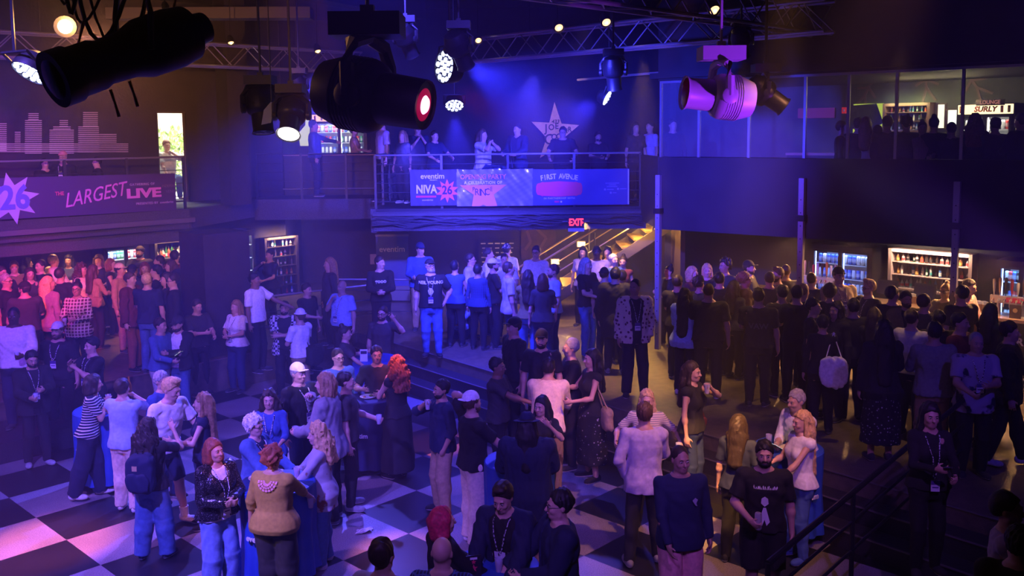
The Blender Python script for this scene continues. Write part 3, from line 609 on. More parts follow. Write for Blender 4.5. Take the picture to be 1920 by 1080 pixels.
# dance floor: square terrazzo tiles laid diagonally
m = bpy.data.materials.new('checker_terrazzo'); m.use_nodes = True; nt = m.node_tree; N = nt.nodes; b = N['Principled BSDF']; b.inputs['Roughness'].default_value = .38
tc = N.new('ShaderNodeTexCoord'); ck = N.new('ShaderNodeTexChecker'); ck.inputs['Scale'].default_value = 1; ck.inputs[1].default_value = (.018,.018,.022,1); ck.inputs[2].default_value = (.31,.28,.30,1)
ns = N.new('ShaderNodeTexNoise'); ns.inputs['Scale'].default_value = 70; ns.inputs['Detail'].default_value = 3
ns2 = N.new('ShaderNodeTexNoise'); ns2.inputs['Scale'].default_value = 1.3; ns2.inputs['Detail'].default_value = 6
mr = N.new('ShaderNodeMapRange'); mr.inputs[1].default_value = .3; mr.inputs[2].default_value = .7; mr.inputs[3].default_value = .55; mr.inputs[4].default_value = 1.25
mr2 = N.new('ShaderNodeMapRange'); mr2.inputs[1].default_value = .3; mr2.inputs[2].default_value = .7; mr2.inputs[3].default_value = .75; mr2.inputs[4].default_value = 1.1
for a_, b_ in ((tc.outputs['Object'], ck.inputs[0]), (tc.outputs['Object'], ns.inputs['Vector']), (tc.outputs['Object'], ns2.inputs['Vector']), (ns.outputs[0], mr.inputs[0]), (ns2.outputs[0], mr2.inputs[0])): nt.links.new(a_, b_)
x1 = N.new('ShaderNodeVectorMath'); x1.operation = 'SCALE'; nt.links.new(ck.outputs[0], x1.inputs[0]); nt.links.new(mr.outputs[0], x1.inputs['Scale'])
x2 = N.new('ShaderNodeVectorMath'); x2.operation = 'SCALE'; nt.links.new(x1.outputs[0], x2.inputs[0]); nt.links.new(mr2.outputs[0], x2.inputs['Scale']); nt.links.new(x2.outputs[0], b.inputs['Base Color'])
checker = m
C_ = Vector((-3.3, 19.4, 0)); dr = Vector((.651, -.759, 0)); La = C_-vv_/vv_.length*17; Rb = C_+dr*22
mb = MB(); mb.prism([(-14, -18), (22, -18), (22, 24), (-14, 24)], 0, .5)
MF = Matrix(((uv_.x, vv_.x, 0, O_.x), (uv_.y, vv_.y, 0, O_.y), (0, 0, 1, -.505), (0, 0, 0, 1)))
o = mb.build('floor', checker, M=MF); tag(o, kind='structure')
mb = MB(); mb.prism([(La.x, La.y), (C_.x, C_.y), (Rb.x, Rb.y), (16, Rb.y), (16, 30), (-18, 30), (-18, La.y)], -.2, .6); struct('platform_floor', mb, platm)
nr = Vector((-.759, -.651, 0)); nl = Vector((.72, -.693, 0))
for k, zt in ((1, .4), (2, .2)):
    mb = MB(); a = C_+nr*(.32*k)+dr*.3; e = Rb+nr*(.32*k); mb.prism([(C_.x, C_.y), (a.x, a.y), (e.x, e.y), (Rb.x, Rb.y)], -.1, zt); struct('step_tread', mb, mat('step_paint', (.03,.028,.034), .4, bump=40))
mb = MB(); a = C_-vv_/vv_.length*9.2; b = C_-vv_/vv_.length*6.0; n2 = Vector((.72, -.693, 0))*1.2; mb.prism([(a.x, a.y), (a.x+n2.x, a.y+n2.y), (b.x+n2.x, b.y+n2.y), (b.x, b.y)][::1], -.1, .3); struct('step_tread', mb, mat('step_paint', (.03,.028,.034), .4, bump=40))
mb = MB()
for k, zt in ((0, .6), (1, .4), (2, .2)): mb.seg(C_+nr*(.32*k)+dr*.4+Vector((0, 0, zt+.004)), C_+nr*(.32*k)+dr*15+Vector((0, 0, zt+.004)), .03, .012)
struct('trim_1', mb, mat('step_nosing', (.22,.20,.20), .4, metal=.5))
mb = MB(); mb.seg(La+Vector((0, 0, .605)), C_+Vector((0, 0, .605)), .05, .02); struct('trim_2', mb, mat('edge_wood', (.20,.15,.11), .5))
def wall(name, pts, z0, z1, th=.15, m=wallm):
    mb = MB()
    for a, b in zip(pts, pts[1:]):
        a = Vector((*a, (z0+z1)/2)); b = Vector((*b, (z0+z1)/2)); mb.seg(a, b, th, z1-z0)
    return struct(name, mb, m)
CZ = 7.9
wn = Vector((-8.05, 22.2, 0)); wd = Vector((.69, .724, 0)); WX = wn-wd*.36; WY = wn+wd*.36     # window jambs in the left wall
wall('wall_left', [(-18, 11.9), (WX.x, WX.y)], 0, CZ); wall('wall_left_rear', [(WY.x, WY.y), (-6.0, 24.35)], 0, CZ)
wall('wall_left_sill', [(WX.x, WX.y), (WY.x, WY.y)], 0, 3.2); wall('wall_left_lintel', [(WX.x, WX.y), (WY.x, WY.y)], 5.35, CZ)
wall('wall_back', [(-6.0, 24.3), (-6.0, 26.2), (-3.4, 26.2), (-3.4, 24.1), (3.9, 24.1), (3.9, 22.6)], 0, CZ)
wall('wall_lounge', [(3.9, 23.9), (14.5, 13.2)], 3.2, CZ, m=mat('lounge_wall', (.05,.055,.05), .8, pat='noise', col2=(.10,.11,.09), sc_=2)); wall('wall_bar', [(3.6, 21.6), (12.2, 12.9)], .6, 2.9, m=black)
wall('wall_side_left', [(-18, 12), (-18, -4)], 0, CZ, m=black); wall('wall_front', [(-18, -4), (16, -4)], 0, CZ, m=black); wall('wall_side_right', [(16, -4), (16, 14)], 0, CZ, m=black); wall('wall_corner_right', [(16, 13), (14, 13.6)], 0, CZ, m=black)
mb = MB(); mb.prism([(-18.1, -4.1), (16.1, -4.1), (16.1, 14), (4, 24.3), (-3.4, 26.3), (-6.1, 26.3), (-6.1, 24.45), (-18.1, 12)], CZ, CZ+.2); struct('ceiling', mb, black)
for k, (x0, y0, x1_, y1) in enumerate([(-9, 8, -2, 21), (3, 8, 12, 13), (-16, 12, 4, 12)]):
    mb = MB(); mb.seg((x0, y0, 7.55), (x1_, y1, 7.55), .35, .55); struct('ceiling_beam', mb, black)
wall('wall_stair', [(3.72, 20.2), (3.72, 24.0)], .6, 2.93, .1, mat('stair_wall', (.06,.035,.025), .8))
# balcony deck with its edges
deck = [(-14, 13.6), (-9.7, 17.6), (-7.0, 20.1), (-6.3, 22.9), (-2.85, 22.9), (-2.85, 19.5), (2.75, 19.5), (2.8, 17.5), (7.5, 13.7), (12.5, 9.7), (15.9, 13), (9, 22.5), (3.8, 26.1), (-6, 26.1), (-16, 15.5)]
mb = MB(); mb.prism(deck, 2.93, 3.2); struct('balcony_floor', mb, wallm)
def fascia(name, pts, z0, z1, th, m): return wall(name, pts, z0, z1, th, m)
fascia('trim_3', [(-13.5, 14.05), (-9.7, 17.6), (-7.0, 20.1), (-6.35, 22.8)], 2.78, 3.2, .14, fascm)
fascia('trim_4', [(-13.5, 13.95), (-9.7, 17.5), (-6.9, 20.1)], 2.92, 3.02, .26, mat('ledge', (.12,.10,.13), .6))
fascia('trim_5', [(-13.5, 14.2), (-9.7, 17.75), (-7.1, 20.2)], 2.5, 2.8, .10, fascm)
fascia('trim_6', [(-6.3, 22.85), (-2.9, 22.85), (-2.9, 19.5)], 2.7, 3.2, .12, fascm)
fascia('trim_7', [(-2.9, 19.5), (2.8, 19.5)], 2.74, 3.14, .14, fascm); fascia('trim_8', [(-2.9, 19.42), (2.8, 19.42)], 3.06, 3.12, .14, mat('ledge2', (.05,.05,.06), .6))
fas = lambda t: Vector((2.8+4.7*t, 17.5-3.8*t, 0))
fascia('wall_balcony_right', [(2.75, 19.45), (2.8, 17.5), (12.5, 9.66)], 2.93, 4.28, .12, mat('fascia_black', (.014,.014,.020), .65, pat='noise', col2=(.022,.022,.03), sc_=2))
wall('wall_upper_right', [(2.8, 17.55), (12.5, 9.7)], 5.68, CZ, .2, black); wall('ceiling_lounge', [(4.2, 19.4), (13.6, 11.8)], 5.72, 5.82, 5.2, black)
# columns
def column(name, x, y, w_, z1, z0=.6):
    mb = MB(); mb.box((x, y, (z0+z1)/2), (w_, w_, z1-z0), rz=R(46)); struct(name, mb, wallm)
column('pillar', -5.75, 17.9, .95, 2.93); column('pillar', -6.3, 21.3, .5, CZ, 3.2)
for k, t in enumerate((0, .455, .855)):
    p = fas(t)+Vector((-.06, -.12, 0)); e = MB(); e.box((p.x, p.y, 2.3), (.09, .09, 3.3), rz=R(-39))
    o = e.build('post', mat('post_galv', (.36,.36,.42), .45, metal=.3)); tag(o, ['galvanised square post at the stair end of the right balcony, floor to balcony', 'galvanised square post left of the beer fridge at the bar', 'galvanised square post in front of the bar bottle shelves'][k], 'post', 'posts under the right balcony')
    mb = MB()
    q = Vector((math.cos(R(-39)), math.sin(R(-39)), 0)); nn = Vector((-.629, -.777, 0))
    for i in range(13): c = p+nn*.047+Vector((0, 0, .95+i*.22)); mb.lathe([(.011, -.002), (.011, .002)], 8, M=Matrix.Translation(c) @ nn.to_track_quat('Z', 'Y').to_matrix().to_4x4())
    c = mb.build('bolt_holes', mat('hole', (.01,.01,.01), .9), o)
    mb = MB(); mb.box((p.x, p.y, 3.28), (.14, .14, .10), rz=R(-39)); mb.build('clamp_plate', blk, o)
# ------------------------------------------------------------------ rails
def railing(name, pts, z0, label, h=1.1, bars=5, posts=None, m=railm, r_=.020, group=None):
    m2 = mat('rail_dark', (.06,.06,.07), .4, metal=.5)
    L_ = [Vector((*p, z0)) for p in pts]; root = empty(name, L_[0]); tag(root, label, 'railing', group); inv = Matrix.Translation(-L_[0])
    for j, z in enumerate([h]+[h*k/(bars+1) for k in range(1, bars+1)]):
        mb = MB(); mb.tube([p-L_[0]+Vector((0, 0, z)) for p in L_], r_ if j == 0 else r_*.42, 8); mb.build('handrail' if j == 0 else 'rail_bar', m if j == 0 else m2, root, smooth=True)
    for a, b in zip(L_, L_[1:]):
        n = max(1, int((b-a).length/1.25+.5))
        for i in range(n+(1 if b is L_[-1] else 0)):
            p = a.lerp(b, i/n)-L_[0]; mb = MB(); mb.box((p.x, p.y, h/2), (.05, .05, h), rz=math.atan2((b-a).y, (b-a).x)); mb.build('post', m2, root)
    return root
railing('balcony_railing', [(-2.85, 22.9), (-2.85, 19.55), (2.7, 19.55)], 3.15, 'steel balcony railing above the hanging blue banners', h=1.17)
railing('balcony_railing', [(-6.25, 22.88), (-2.95, 22.88)], 3.2, 'recessed balcony railing in front of the upstairs drinks fridge', bars=4, m=mat('rail_dark', (.06,.06,.07), .4, metal=.5))
railing('balcony_railing', [(-12.5, 15.02), (-9.7, 17.62), (-7.05, 20.1)], 3.2, 'left balcony railing behind the long purple banner', h=1.12, bars=3)
railing('platform_railing', [(-5.0, 18.4), (-2.9, 19.9)], .6, 'thin dark railing beside the bald man in light blue shirt', bars=2, h=.95)
railing('platform_railing', [(-3.9, 20.6), (-1.7, 20.4)], .6, 'low steel railing beneath the hanging eventim banner wall', bars=3, h=.95)
railing('platform_railing', [(-12.5, 11.6), (-8.0, 14.9)], .6, 'black railing along the left platform edge', bars=3, h=.95, m=blk)
# glass screen above the right fascia
root = empty('glass_screen', (0, 0, 0)); tag(root, 'tall glass screen with thin posts along the lounge balcony', 'glass screen')
glassm = mat('clear_glass', (.8,.85,1), .05, alpha=.05)
ts = [0, .13, .29, .455, .575, .70, .86, 1.05, 1.25]
for k, t in enumerate(ts):
    p = fas(t); mb = MB(); mb.box((p.x, p.y, 4.98), (.045, .045, 1.4), rz=R(-39)); mb.build('post', steel, root)
    if k: a = fas(ts[k-1]); mb = MB(); mb.seg(a+Vector((0, 0, 4.98)), p+Vector((0, 0, 4.98)), .012, 1.38); mb.build('pane', glassm, root)
for z in (5.66,): mb = MB(); mb.seg(fas(0)+Vector((0, 0, z)), fas(1.3)+Vector((0, 0, z)), .05, .04); mb.build('top_rail', steel, root)
# ------------------------------------------------------------------ rig: trusses, lanterns
alu = mat('truss_alu', (.42,.40,.42), .35, metal=.8)
def truss(a, b, label, w_=.32, h_=.42, group='lighting trusses under the ceiling'):
    a = Vector(a); b = Vector(b); L = (b-a).length; d = (b-a).normalized(); n = d.cross(Vector((0, 0, 1))).normalized(); root = empty('lighting_truss', a); tag(root, label, 'truss', group)
    cs = [n*(i*w_/2)+Vector((0, 0, j*h_)) for i in (-1, 1) for j in (0, 1)]
    for c in cs: mb = MB(); mb.tube([c, c+d*L], .026, 8); mb.build('chord', alu, root, smooth=True)
    k = int(L/.42); mb = MB()
    for i in range(k):
        p, q = d*(L*i/k), d*(L*(i+1)/k)
        for (c0, c1) in ((cs[0], cs[1]), (cs[2], cs[3]), (cs[1], cs[3]), (cs[0], cs[2])):
            x, y = (c0, c1) if i % 2 else (c1, c0); mb.tube([p+x, q+y], .011, 6)
    mb.build('lacing', alu, root)
    for i in range(2):
        p = d*L*(.25+.5*i)+Vector((0, 0, h_)); mb = MB(); mb.tube([p, p+Vector((0, 0, CZ-a.z-h_))], .006, 5); mb.build('hanging_wire', blk, root)
    return root
TZ = 6.1
truss((-9.6, 14.8, TZ), (-3.3, 20.5, TZ), 'aluminium box truss at upper left behind the big lantern')
truss((-1.0, 18.15, TZ), (4.4, 13.05, TZ), 'aluminium box truss over the star sign, carrying two amber lamps')
truss((-1.6, 8.0, TZ+.05), (4.6, 14.0, TZ+.05), 'aluminium box truss at top right running away from the camera')
def emis(key, col, es): return mat(key, (.02,.02,.02), .4, emit=col, es=es)
def aim(loc, d):
    q = Vector(d).to_track_quat('Z', 'Y').to_matrix().to_4x4(); return Matrix.Translation(Vector(loc)) @ q
def led_par(loc, d, r_, label, es=30, col=(.45,.5,1), rings=((0, 1), (.40, 6), (.80, 12))):
    root = empty('led_par_light', M=aim(loc, d)); tag(root, label, 'stage light', 'lit LED par lights')
    mb = MB(); mb.lathe([(r_*.5, -r_*1.1), (r_*.9, -r_*.8), (r_*1.05, -.02), (r_*1.05, .02), (r_*.98, .02), (r_*.98, .0)], 24); mb.build('housing', blk, root, smooth=True)
    for rr, n in rings:
        for i in range(n):
            a = 2*math.pi*i/n+rr; mb = MB(); mb.lathe([(r_*.165, -.005), (r_*.15, .012), (r_*.06, .02)], 12, M=Matrix.Translation((r_*rr*math.cos(a), r_*rr*math.sin(a), .0))); mb.build('lens', emis('led_%.2f_%.0f' % (col[0], es), col, es), root, smooth=True)
    mb = MB(); mb.tube([(-r_*1.1, 0, -.1*r_), (-r_*1.15, r_*1.3, -.3*r_), (r_*1.15, r_*1.3, -.3*r_), (r_*1.1, 0, -.1*r_)], .012, 6); mb.build('yoke', blk, root)
    I_ = aim(loc, d).inverted(); mb = MB(); mb.tube([I_ @ (aim(loc, d) @ Vector((0, r_*1.3, -.3*r_))), I_ @ Vector(((aim(loc, d) @ Vector((0, r_*1.3, -.3*r_))).x, (aim(loc, d) @ Vector((0, r_*1.3, -.3*r_))).y, CZ))], .012, 6); mb.build('hanging_pole', blk, root)
    return root
def moving_head(loc, d, size, label, lens=None, es=20, m=blk, lensr=.30, ly=None, ring=None):
    """hangs from loc; d = where its lens points"""
    s_ = size; root = empty('moving_head_light', loc); tag(root, label, 'stage light', 'moving head lanterns'); d = Vector(d).normalized()
    mb = MB(); mb.box((0, 0, -.10*s_), (.62*s_, .5*s_, .20*s_)); mb.box((0, 0, .03*s_), (.12*s_, .1*s_, .10*s_)); mb.build('base', m, root)
    ax = Vector((0, 0, 1)).cross(d); ax = ax.normalized() if ax.length > .05 else Vector((1, 0, 0)); hc_ = Vector((0, 0, -.72*s_))
    mb = MB(); mb.tube([Vector((0, 0, -.2*s_)), ax*.30*s_+Vector((0, 0, -.27*s_)), ax*.40*s_+Vector((0, 0, -.45*s_)), ax*.40*s_+hc_], .065*s_, 8); mb.tube([Vector((0, 0, -.2*s_)), -ax*.30*s_+Vector((0, 0, -.27*s_)), -ax*.40*s_+Vector((0, 0, -.45*s_)), -ax*.40*s_+hc_], .065*s_, 8); mb.build('yoke', m, root, smooth=True)
    for sg in (1, -1): mb = MB(); mb.lathe([(.11*s_, -.05*s_), (.12*s_, .03*s_), (.08*s_, .05*s_)], 16, M=aim(hc_+ax*sg*.40*s_, ax*sg)); mb.build('pivot_cap', m, root, smooth=True)
    mb = MB(); mb.tube([(0, 0, .02*s_), (0, 0, CZ-loc[2])], .014, 6); mb.build('hanging_pole', m, root)
    M = aim(hc_, d); mb = MB(); mb.lathe([(.10*s_, -.52*s_), (.26*s_, -.46*s_), (.33*s_, -.25*s_), (.335*s_, .02*s_), (.30*s_, .10*s_), (.235*s_, .14*s_), (.225*s_, .50*s_), (lensr*.85*s_, .56*s_), (lensr*.80*s_, .54*s_)], 20, M=M); hd = mb.build('head', m, root, smooth=True)
    mb = MB()
    for i in range(-3, 4): mb.box(M @ Vector((.335*s_*math.sin(i*.0), 0, 0)), (.001, .001, .001)) if False else mb.lathe([(.34*s_, -.006*s_), (.34*s_, .006*s_)], 20, M=M @ Matrix.Translation((0, 0, -.13*s_+i*.035*s_)))
    mb.build('cooling_fins', m, hd)
    if ring: mb = MB(); mb.lathe([(lensr*.80*s_, .53*s_), (ly*s_, .55*s_)], 24, M=M, cap=False); mb.build('lens_ring', ring, hd, smooth=True)  # rim emits faintly, standing in for the lens glow on the housing
    lr = ly or lensr*.72; mb = MB(); mb.lathe([(lr*s_, .545*s_), (lr*.8*s_, .565*s_), (.02*s_, .575*s_)], 20, M=M); mb.build('lens', lens or mat('dark_glass', (.01,.01,.02), .1), hd, smooth=True)
    return root, Vector(loc)+hc_+d*.6*s_
def amber_can(px, py, Y, r_, label, d=(0, -.8, -.6)):
    p = PY(px, py, Y); root = empty('par_can', M=aim(p, d)); tag(root, label, 'stage light', 'amber par cans on the trusses')
    mb = MB(); mb.lathe([(r_*.6, -r_*2.4), (r_*1.0, -r_*1.4), (r_*1.1, .02), (r_*1.02, .02), (r_*1.0, 0)], 16); mb.build('can', blk, root, smooth=True)
    mb = MB(); mb.lathe([(r_*.98, -.01), (r_*.6, .01), (.004, .015)], 16); mb.build('lamp_lens', emis('amber_lamp', (1,.50,.22), 3.2), root, smooth=True)
    I_ = aim(p, d).inverted(); mb = MB(); mb.tube([(0, 0, -r_*1.2), I_ @ Vector((p.x, p.y+r_*.8, CZ))], .008, 6); mb.build('hanging_wire', blk, root)
    mb = MB(); mb.lathe([(r_*.3, .01), (r_*.2, .03), (.004, .035)], 10); mb.build('bulb', emis('amber_bulb', (1,.75,.4), 12), root, smooth=True)
    return root
for px, py, Y, r_, lb in ((1048, 52, 15.6, .085, 'round amber lamp glowing full face, left one on the middle truss'), (1137, 42, 15.0, .085, 'amber lamp beside it, nearer the right truss'), (897, 76, 17.3, .07, 'small amber lamp at the left end of the middle truss'), (1340, 19, 12.9, .085, 'amber lamp half hidden behind a dark clamp, top right'), (596, 96, 19.2, .07, 'small amber lamp on the right end of the left truss'), (433, 80, 18.0, .065, 'amber lamp seen edge-on over the left truss'), (311, 17, 9.5, .035, 'tiny amber lamp above the large black lantern')):
    amber_can(px, py, Y, r_, lb, (.2, -.75, -.65) if px > 700 else (.3, -.45, -.85))
# lit LED pars
p1 = PY(835, 125, 10.0); led_par(p1, (-.80, -.62, .05), .175, 'largest lit LED par, white blue lens face beside the pink lantern', 7)
p2 = PY(852, 197, 15.0); led_par(p2, (.05, -.62, -.78), .15, 'lit LED par low over the balcony, pointing down', 7)
p3 = PY(1137, 183, 15.5); led_par(p3, (.78, -.35, -.45), .135, 'lit LED par seen nearly edge-on above the right of the star sign', 8)
p4 = PY(58, 134, 7.0); led_par(p4, (-.30, -.50, -.80), .135, 'lit LED par at far left under the big black lantern', 7)
# foreground lantern at upper left, dark against the haze
a = PY(100, 150, 5.0); b = PY(352, 62, 5.6); d = (a-b).normalized(); root = empty('profile_lantern', b); tag(root, 'large black profile lantern hanging at upper left, in silhouette', 'stage light'); LANT = root; M = aim((0, 0, 0), d); L_ = (a-b).length
mb = MB(); mb.lathe([(.10, -.02), (.16, .0), (.175, .12), (.17, .30), (.135, .40), (.125, .56), (.14, .60), (.14, L_-.12), (.155, L_-.10), (.155, L_), (.14, L_)], 28, M=M); mb.build('barrel', blk, root, smooth=True)
mb = MB(); mb.lathe([(.05, -.14), (.09, -.12), (.10, .0)], 20, M=M); mb.build('lamp_cap', blk, root, smooth=True)
mb = MB(); mb.lathe([(.13, L_-.01), (.10, L_+.005), (.01, L_+.01)], 20, M=M); mb.build('lens', mat('dark_glass', (.01,.01,.02), .1), root, smooth=True)
brass = mat('worn_brass', (.55,.33,.15), .3, metal=.9); c0 = d*.36
mb = MB(); pr = d.cross(Vector((0, 0, 1))).normalized()
mb.tube([c0+pr*.19, c0+pr*.20+Vector((0, 0, .2)), c0+pr*.1+Vector((0, 0, .55)), c0+Vector((0, 0, .60)), c0-pr*.1+Vector((0, 0, .55)), c0-pr*.20+Vector((0, 0, .2)), c0-pr*.19], .018, 8); mb.build('yoke', blk, root, smooth=True)
for t_, up_ in ((.30, .2), (.52, -.2), (.70, .17), (.40, -.19), (.10, .18)):
    mb = MB(); q = d*t_*1.0; mb.tube([q+Vector((0, 0, up_*.8)), q+Vector((.02, 0, up_*1.15)), q+Vector((.04, 0, up_*1.55))], [.010, .007, .010], 6); mb.build('shutter_handle', brass, root, smooth=True)
cb = empty('power_cables', PY(150, 5, 5.2)); tag(cb, 'bundle of black cables looping above the large black lantern', 'cables')
for k in range(5):
    mb = MB(); pts = []
    for i in range(14):
        t_ = i/13; pts.append(Vector((-.28+.13*k*.5+.34*t_+.05*math.sin(5*t_+k), .04*k, .35-.62*math.sin(math.pi*min(1, t_*1.05))*(.55+.1*k)+.02*math.sin(9*t_+k*2))))
    mb.tube(pts, .008+.004*(k % 2), 7); mb.build('cable', mat('cable_rubber', (.012,.012,.012), .5), cb, smooth=True)
pw = PY(122, 50, 7.5); root = empty('par_can', M=aim(pw, (.25, -.95, -.15))); tag(root, 'bright amber lamp shining behind the cables at top left', 'stage light', 'amber par cans on the trusses')
mb = MB(); mb.lathe([(.05, -.2), (.08, -.1), (.085, .0)], 16); mb.build('can', blk, root, smooth=True); mb = MB(); mb.lathe([(.055, 0), (.04, .015), (.003, .02)], 14); mb.build('lamp_lens', emis('amber_hot', (1,.55,.2), 60), root)
# moving heads
mh1, e1 = moving_head(PY(690, 60, 6.6)+Vector((0, 0, .12)), (.90, -.32, -.16), .78, 'huge black moving head in silhouette with a glowing pink lens', emis('pink_lens', (1,.25,.5), 7), lensr=.26, ly=.085, ring=emis('red_glow_ring', (.5,.0,.06), .6))
mh2, e2 = moving_head(PY(1352, 88, 8.6), (-.95, -.12, .10), .62, 'moving head lit violet, its barrel pointing left', mat('red_glint', (.3,.02,.05), .2), m=mat('moving_head_grey', (.45,.40,.50), .4))
mh3, e3 = moving_head(PY(545, 158, 9.6), (-.02, -.62, -.78), .44, 'moving head over the left balcony with a bright lens facing down', emis('warm_white_lens', (1,.86,.8), 14), m=mat('moving_head_blue', (.05,.05,.07), .4), lensr=.34)
mh4, e4 = moving_head(PY(488, 142, 10.5), (.1, -.2, -.97), .50, 'dark moving head just left of the bright lens, pointing down', m=blk)
moving_head(PY(1150, 92, 12.5), (.1, .3, -.95), .42, 'small dark moving head hanging under the middle truss', m=blk)
mh5, e5 = moving_head(PY(1436, 120, 9.2), (.62, -.05, -.45), .40, 'dark moving head throwing a pale beam to the lower right', emis('pale_lens', (.8,.85,1), 4), m=blk)
for px, py, Y, lb in ((860, 40, 9.5, 'dark unlit lantern hanging at top centre over the pink lens'), (1390, 40, 12.6, 'dark unlit lantern clamped to the top right truss'), (760, 30, 11, 'dark unlit lantern left of top centre'), (560, 128, 14, 'dark unlit lantern below the left truss')):
    moving_head(PY(px, py, Y), (.3, .5, -.8), .38, lb, m=blk)
# paper programme sheet hanging by the left moving head
mb = MB(); mb.prism([(0, 0), (.10, .02), (.13, .20), (.11, .24), (.03, .15)], 0, .004); o = mb.build('reflector_flag', mat('flag_white', (.5,.6,.75), .5), M=frame_on(PY(490, 234, 9.7), (1, .1, 0))); tag(o, 'pale blue flag-shaped sheet hanging beside the left moving heads', 'flag'); I_ = o.matrix_world.inverted(); bpy.context.view_layer.update(); I_ = o.matrix_world.inverted(); q_ = o.matrix_world @ Vector((.11, .23, 0)); mb = MB(); mb.tube([(.11, .23, 0), I_ @ Vector((q_.x, q_.y, CZ))], .006, 5); mb.build('hanging_line', blk, o)
# ceiling ducts
for k, (x0, y0, x1_, y1, z_) in enumerate([(-5, 14, -2.4, 14.4, 7.1), (3.0, 11.0, 7.5, 9.8, 6.75), (-8, 19, -4, 19.2, 7.2), (4.6, 11.6, 9.5, 10.3, 6.9)]):
    mb = MB(); mb.seg((x0, y0, z_), (x1_, y1, z_), .45, .22); o = mb.build('ceiling_duct', mat('duct', (.10,.09,.12), .6)); tag(o, ['rectangular grey duct under the ceiling at upper left', 'grey duct at the top edge above the right trusses', 'long grey duct above the left truss', 'grey duct at the top edge, right of the other'][k], 'duct', 'ceiling ducts')
mb = MB(); mb.tube([c0+Vector((0, 0, .60)), c0+Vector((0, 0, CZ-b.z))], .018, 8); mb.build('hanging_pole', blk, LANT)
for k in range(3):
    a_, b_ = [((-3.9, 22.6, 5.9), (-2.0, 22.4, 5.9)), ((-4.4, 22.8, 5.6), (-2.6, 22.6, 5.65)), ((1.6, 22.5, 6.0), (4.2, 21.5, 6.15))][k]
    mb = MB(); mb.seg(a_, b_, .1, .05); o = mb.build('wall_bracket_strip', mat('strip_grey', (.4,.35,.33), .5)); tag(o, ['upper grey strip fixed behind the pink lantern', 'lower grey strip fixed behind the pink lantern', 'grey strip high on the wall right of the star sign'][k], 'strip')
# ------------------------------------------------------------------ haze
mz = bpy.data.materials.new('haze_volume'); mz.use_nodes = True; nt = mz.node_tree; nt.nodes.clear(); ou = nt.nodes.new('ShaderNodeOutputMaterial'); vs = nt.nodes.new('ShaderNodeVolumeScatter')
vs.inputs['Density'].default_value = HAZE; vs.inputs['Anisotropy'].default_value = .25; vs.inputs['Color'].default_value = (.62,.58,1,1); nt.links.new(vs.outputs[0], ou.inputs['Volume'])  # white haze tinted blue, so the blue light is partly in its colour
mb = MB(); mb.box((-1, 11.8, 3.9), (33.4, 31, 7.7)); hz = mb.build('haze', mz); tag(hz, 'thin stage haze filling the hall and catching the beams', 'haze', kind='stuff')
# ------------------------------------------------------------------ signs, banners
def whitem(k, c, e=0): return mat('print_'+k, c, .6, emit=c if e else None, es=e)
WH = whitem('white', (.8,.8,.82)); PK = whitem('pink', (.85,.12,.35)); RD = whitem('red', (.70,.04,.12)); NV = whitem('navy_dark', (.02,.01,.06))
def banner(label, pxl, pxr, zt, zb, m, wave=.0, Y=19.38, name='banner', folds=5, seed=1):
    a = PY(pxl, 340, Y); b = PY(pxr, 340, Y); L_ = b.x-a.x; nx, nz = 60, 12; vs = []; fs = []; rg = random.Random(seed)
    for j in range(nz+1):
        for i in range(nx+1):
            x = L_*i/nx; t_ = j/nz; zz = (zt-zb)*(t_-.5)
            w_ = wave*(math.sin(i*.55+j*.35)*.5+math.sin(i*.23-j*.7+seed)*.7+.6*math.sin((i+j*2.2)*.9)*(1 if seed != 2 else 1.5))
            sag = -wave*1.2*abs(math.sin(math.pi*i/nx*2.0))*max(0, t_-.5)*2
            vs.append((x-L_/2, zz+sag, w_))
    W_ = nx+1; fs = [(j*W_+i, j*W_+i+1, (j+1)*W_+i+1, (j+1)*W_+i) for j in range(nz) for i in range(nx)]
    n = len(vs); vs += [(x, y, z-.008) for x, y, z in vs]; fs += [tuple(k+n for k in reversed(f)) for f in fs]
    for i in range(nx): fs += [(i+1, i, i+n, i+1+n), (nz*W_+i, nz*W_+i+1, nz*W_+i+1+n, nz*W_+i+n)]
    mb = MB(); mb.add(vs, fs); M = frame_on(((a.x+b.x)/2, Y, (zt+zb)/2), (1, 0, 0)); o = mb.build(name, m, M=M, smooth=True); tag(o, label, 'banner', 'banners on the balcony front'); return o, L_
def T(o, body, size, m, x, y, z=.03, **k): return text(body, size, m, o, Matrix.Translation((x, y, z)), **k)
def star_poly(n, R_, r_, rot=90, sx=1, sy=1):
    return [(sx*(R_ if i % 2 == 0 else r_)*math.cos(R(rot+180*i/n)), sy*(R_ if i % 2 == 0 else r_)*math.sin(R(rot+180*i/n))) for i in range(2*n)]
bn, L_ = banner('navy banner left of the three, reading eventim presents NIVA', 769, 857, 4.02, 3.27, mat('banner_navy', (.03,.03,.12), .55), .003, seed=3)
k = .0111
T(bn, 'eventim', .155, WH, 0.0-.02, .235, bold=.003); T(bn, 'PRESENTS', .035, WH, 0, .155); T(bn, 'NIVA', .24, WH, -.15, -.04, bold=.008, xs=.78)
mb = MB(); mb.prism(star_poly(10, .25, .14, 90), 0, .006); mb.build('starburst', PK, bn, M=Matrix.Translation((.28, -.07, .018))); T(bn, "26", .25, NV, .28, -.06, z=.032, bold=.006, xs=.85, name='numerals')
mb = MB(); mb.box((-.16, -.185, .02), (.42, .04, .006)); mb.build('red_bar', RD, bn); T(bn, 'eventbrite', .055, WH, -.13, -.255)
bn, L_ = banner('shiny creased banner in the middle, pink star reading PRINCE', 856, 999, 4.02, 3.25, mat('banner_satin', (.16,.18,.42), .32, coat=.3), .010, seed=2)
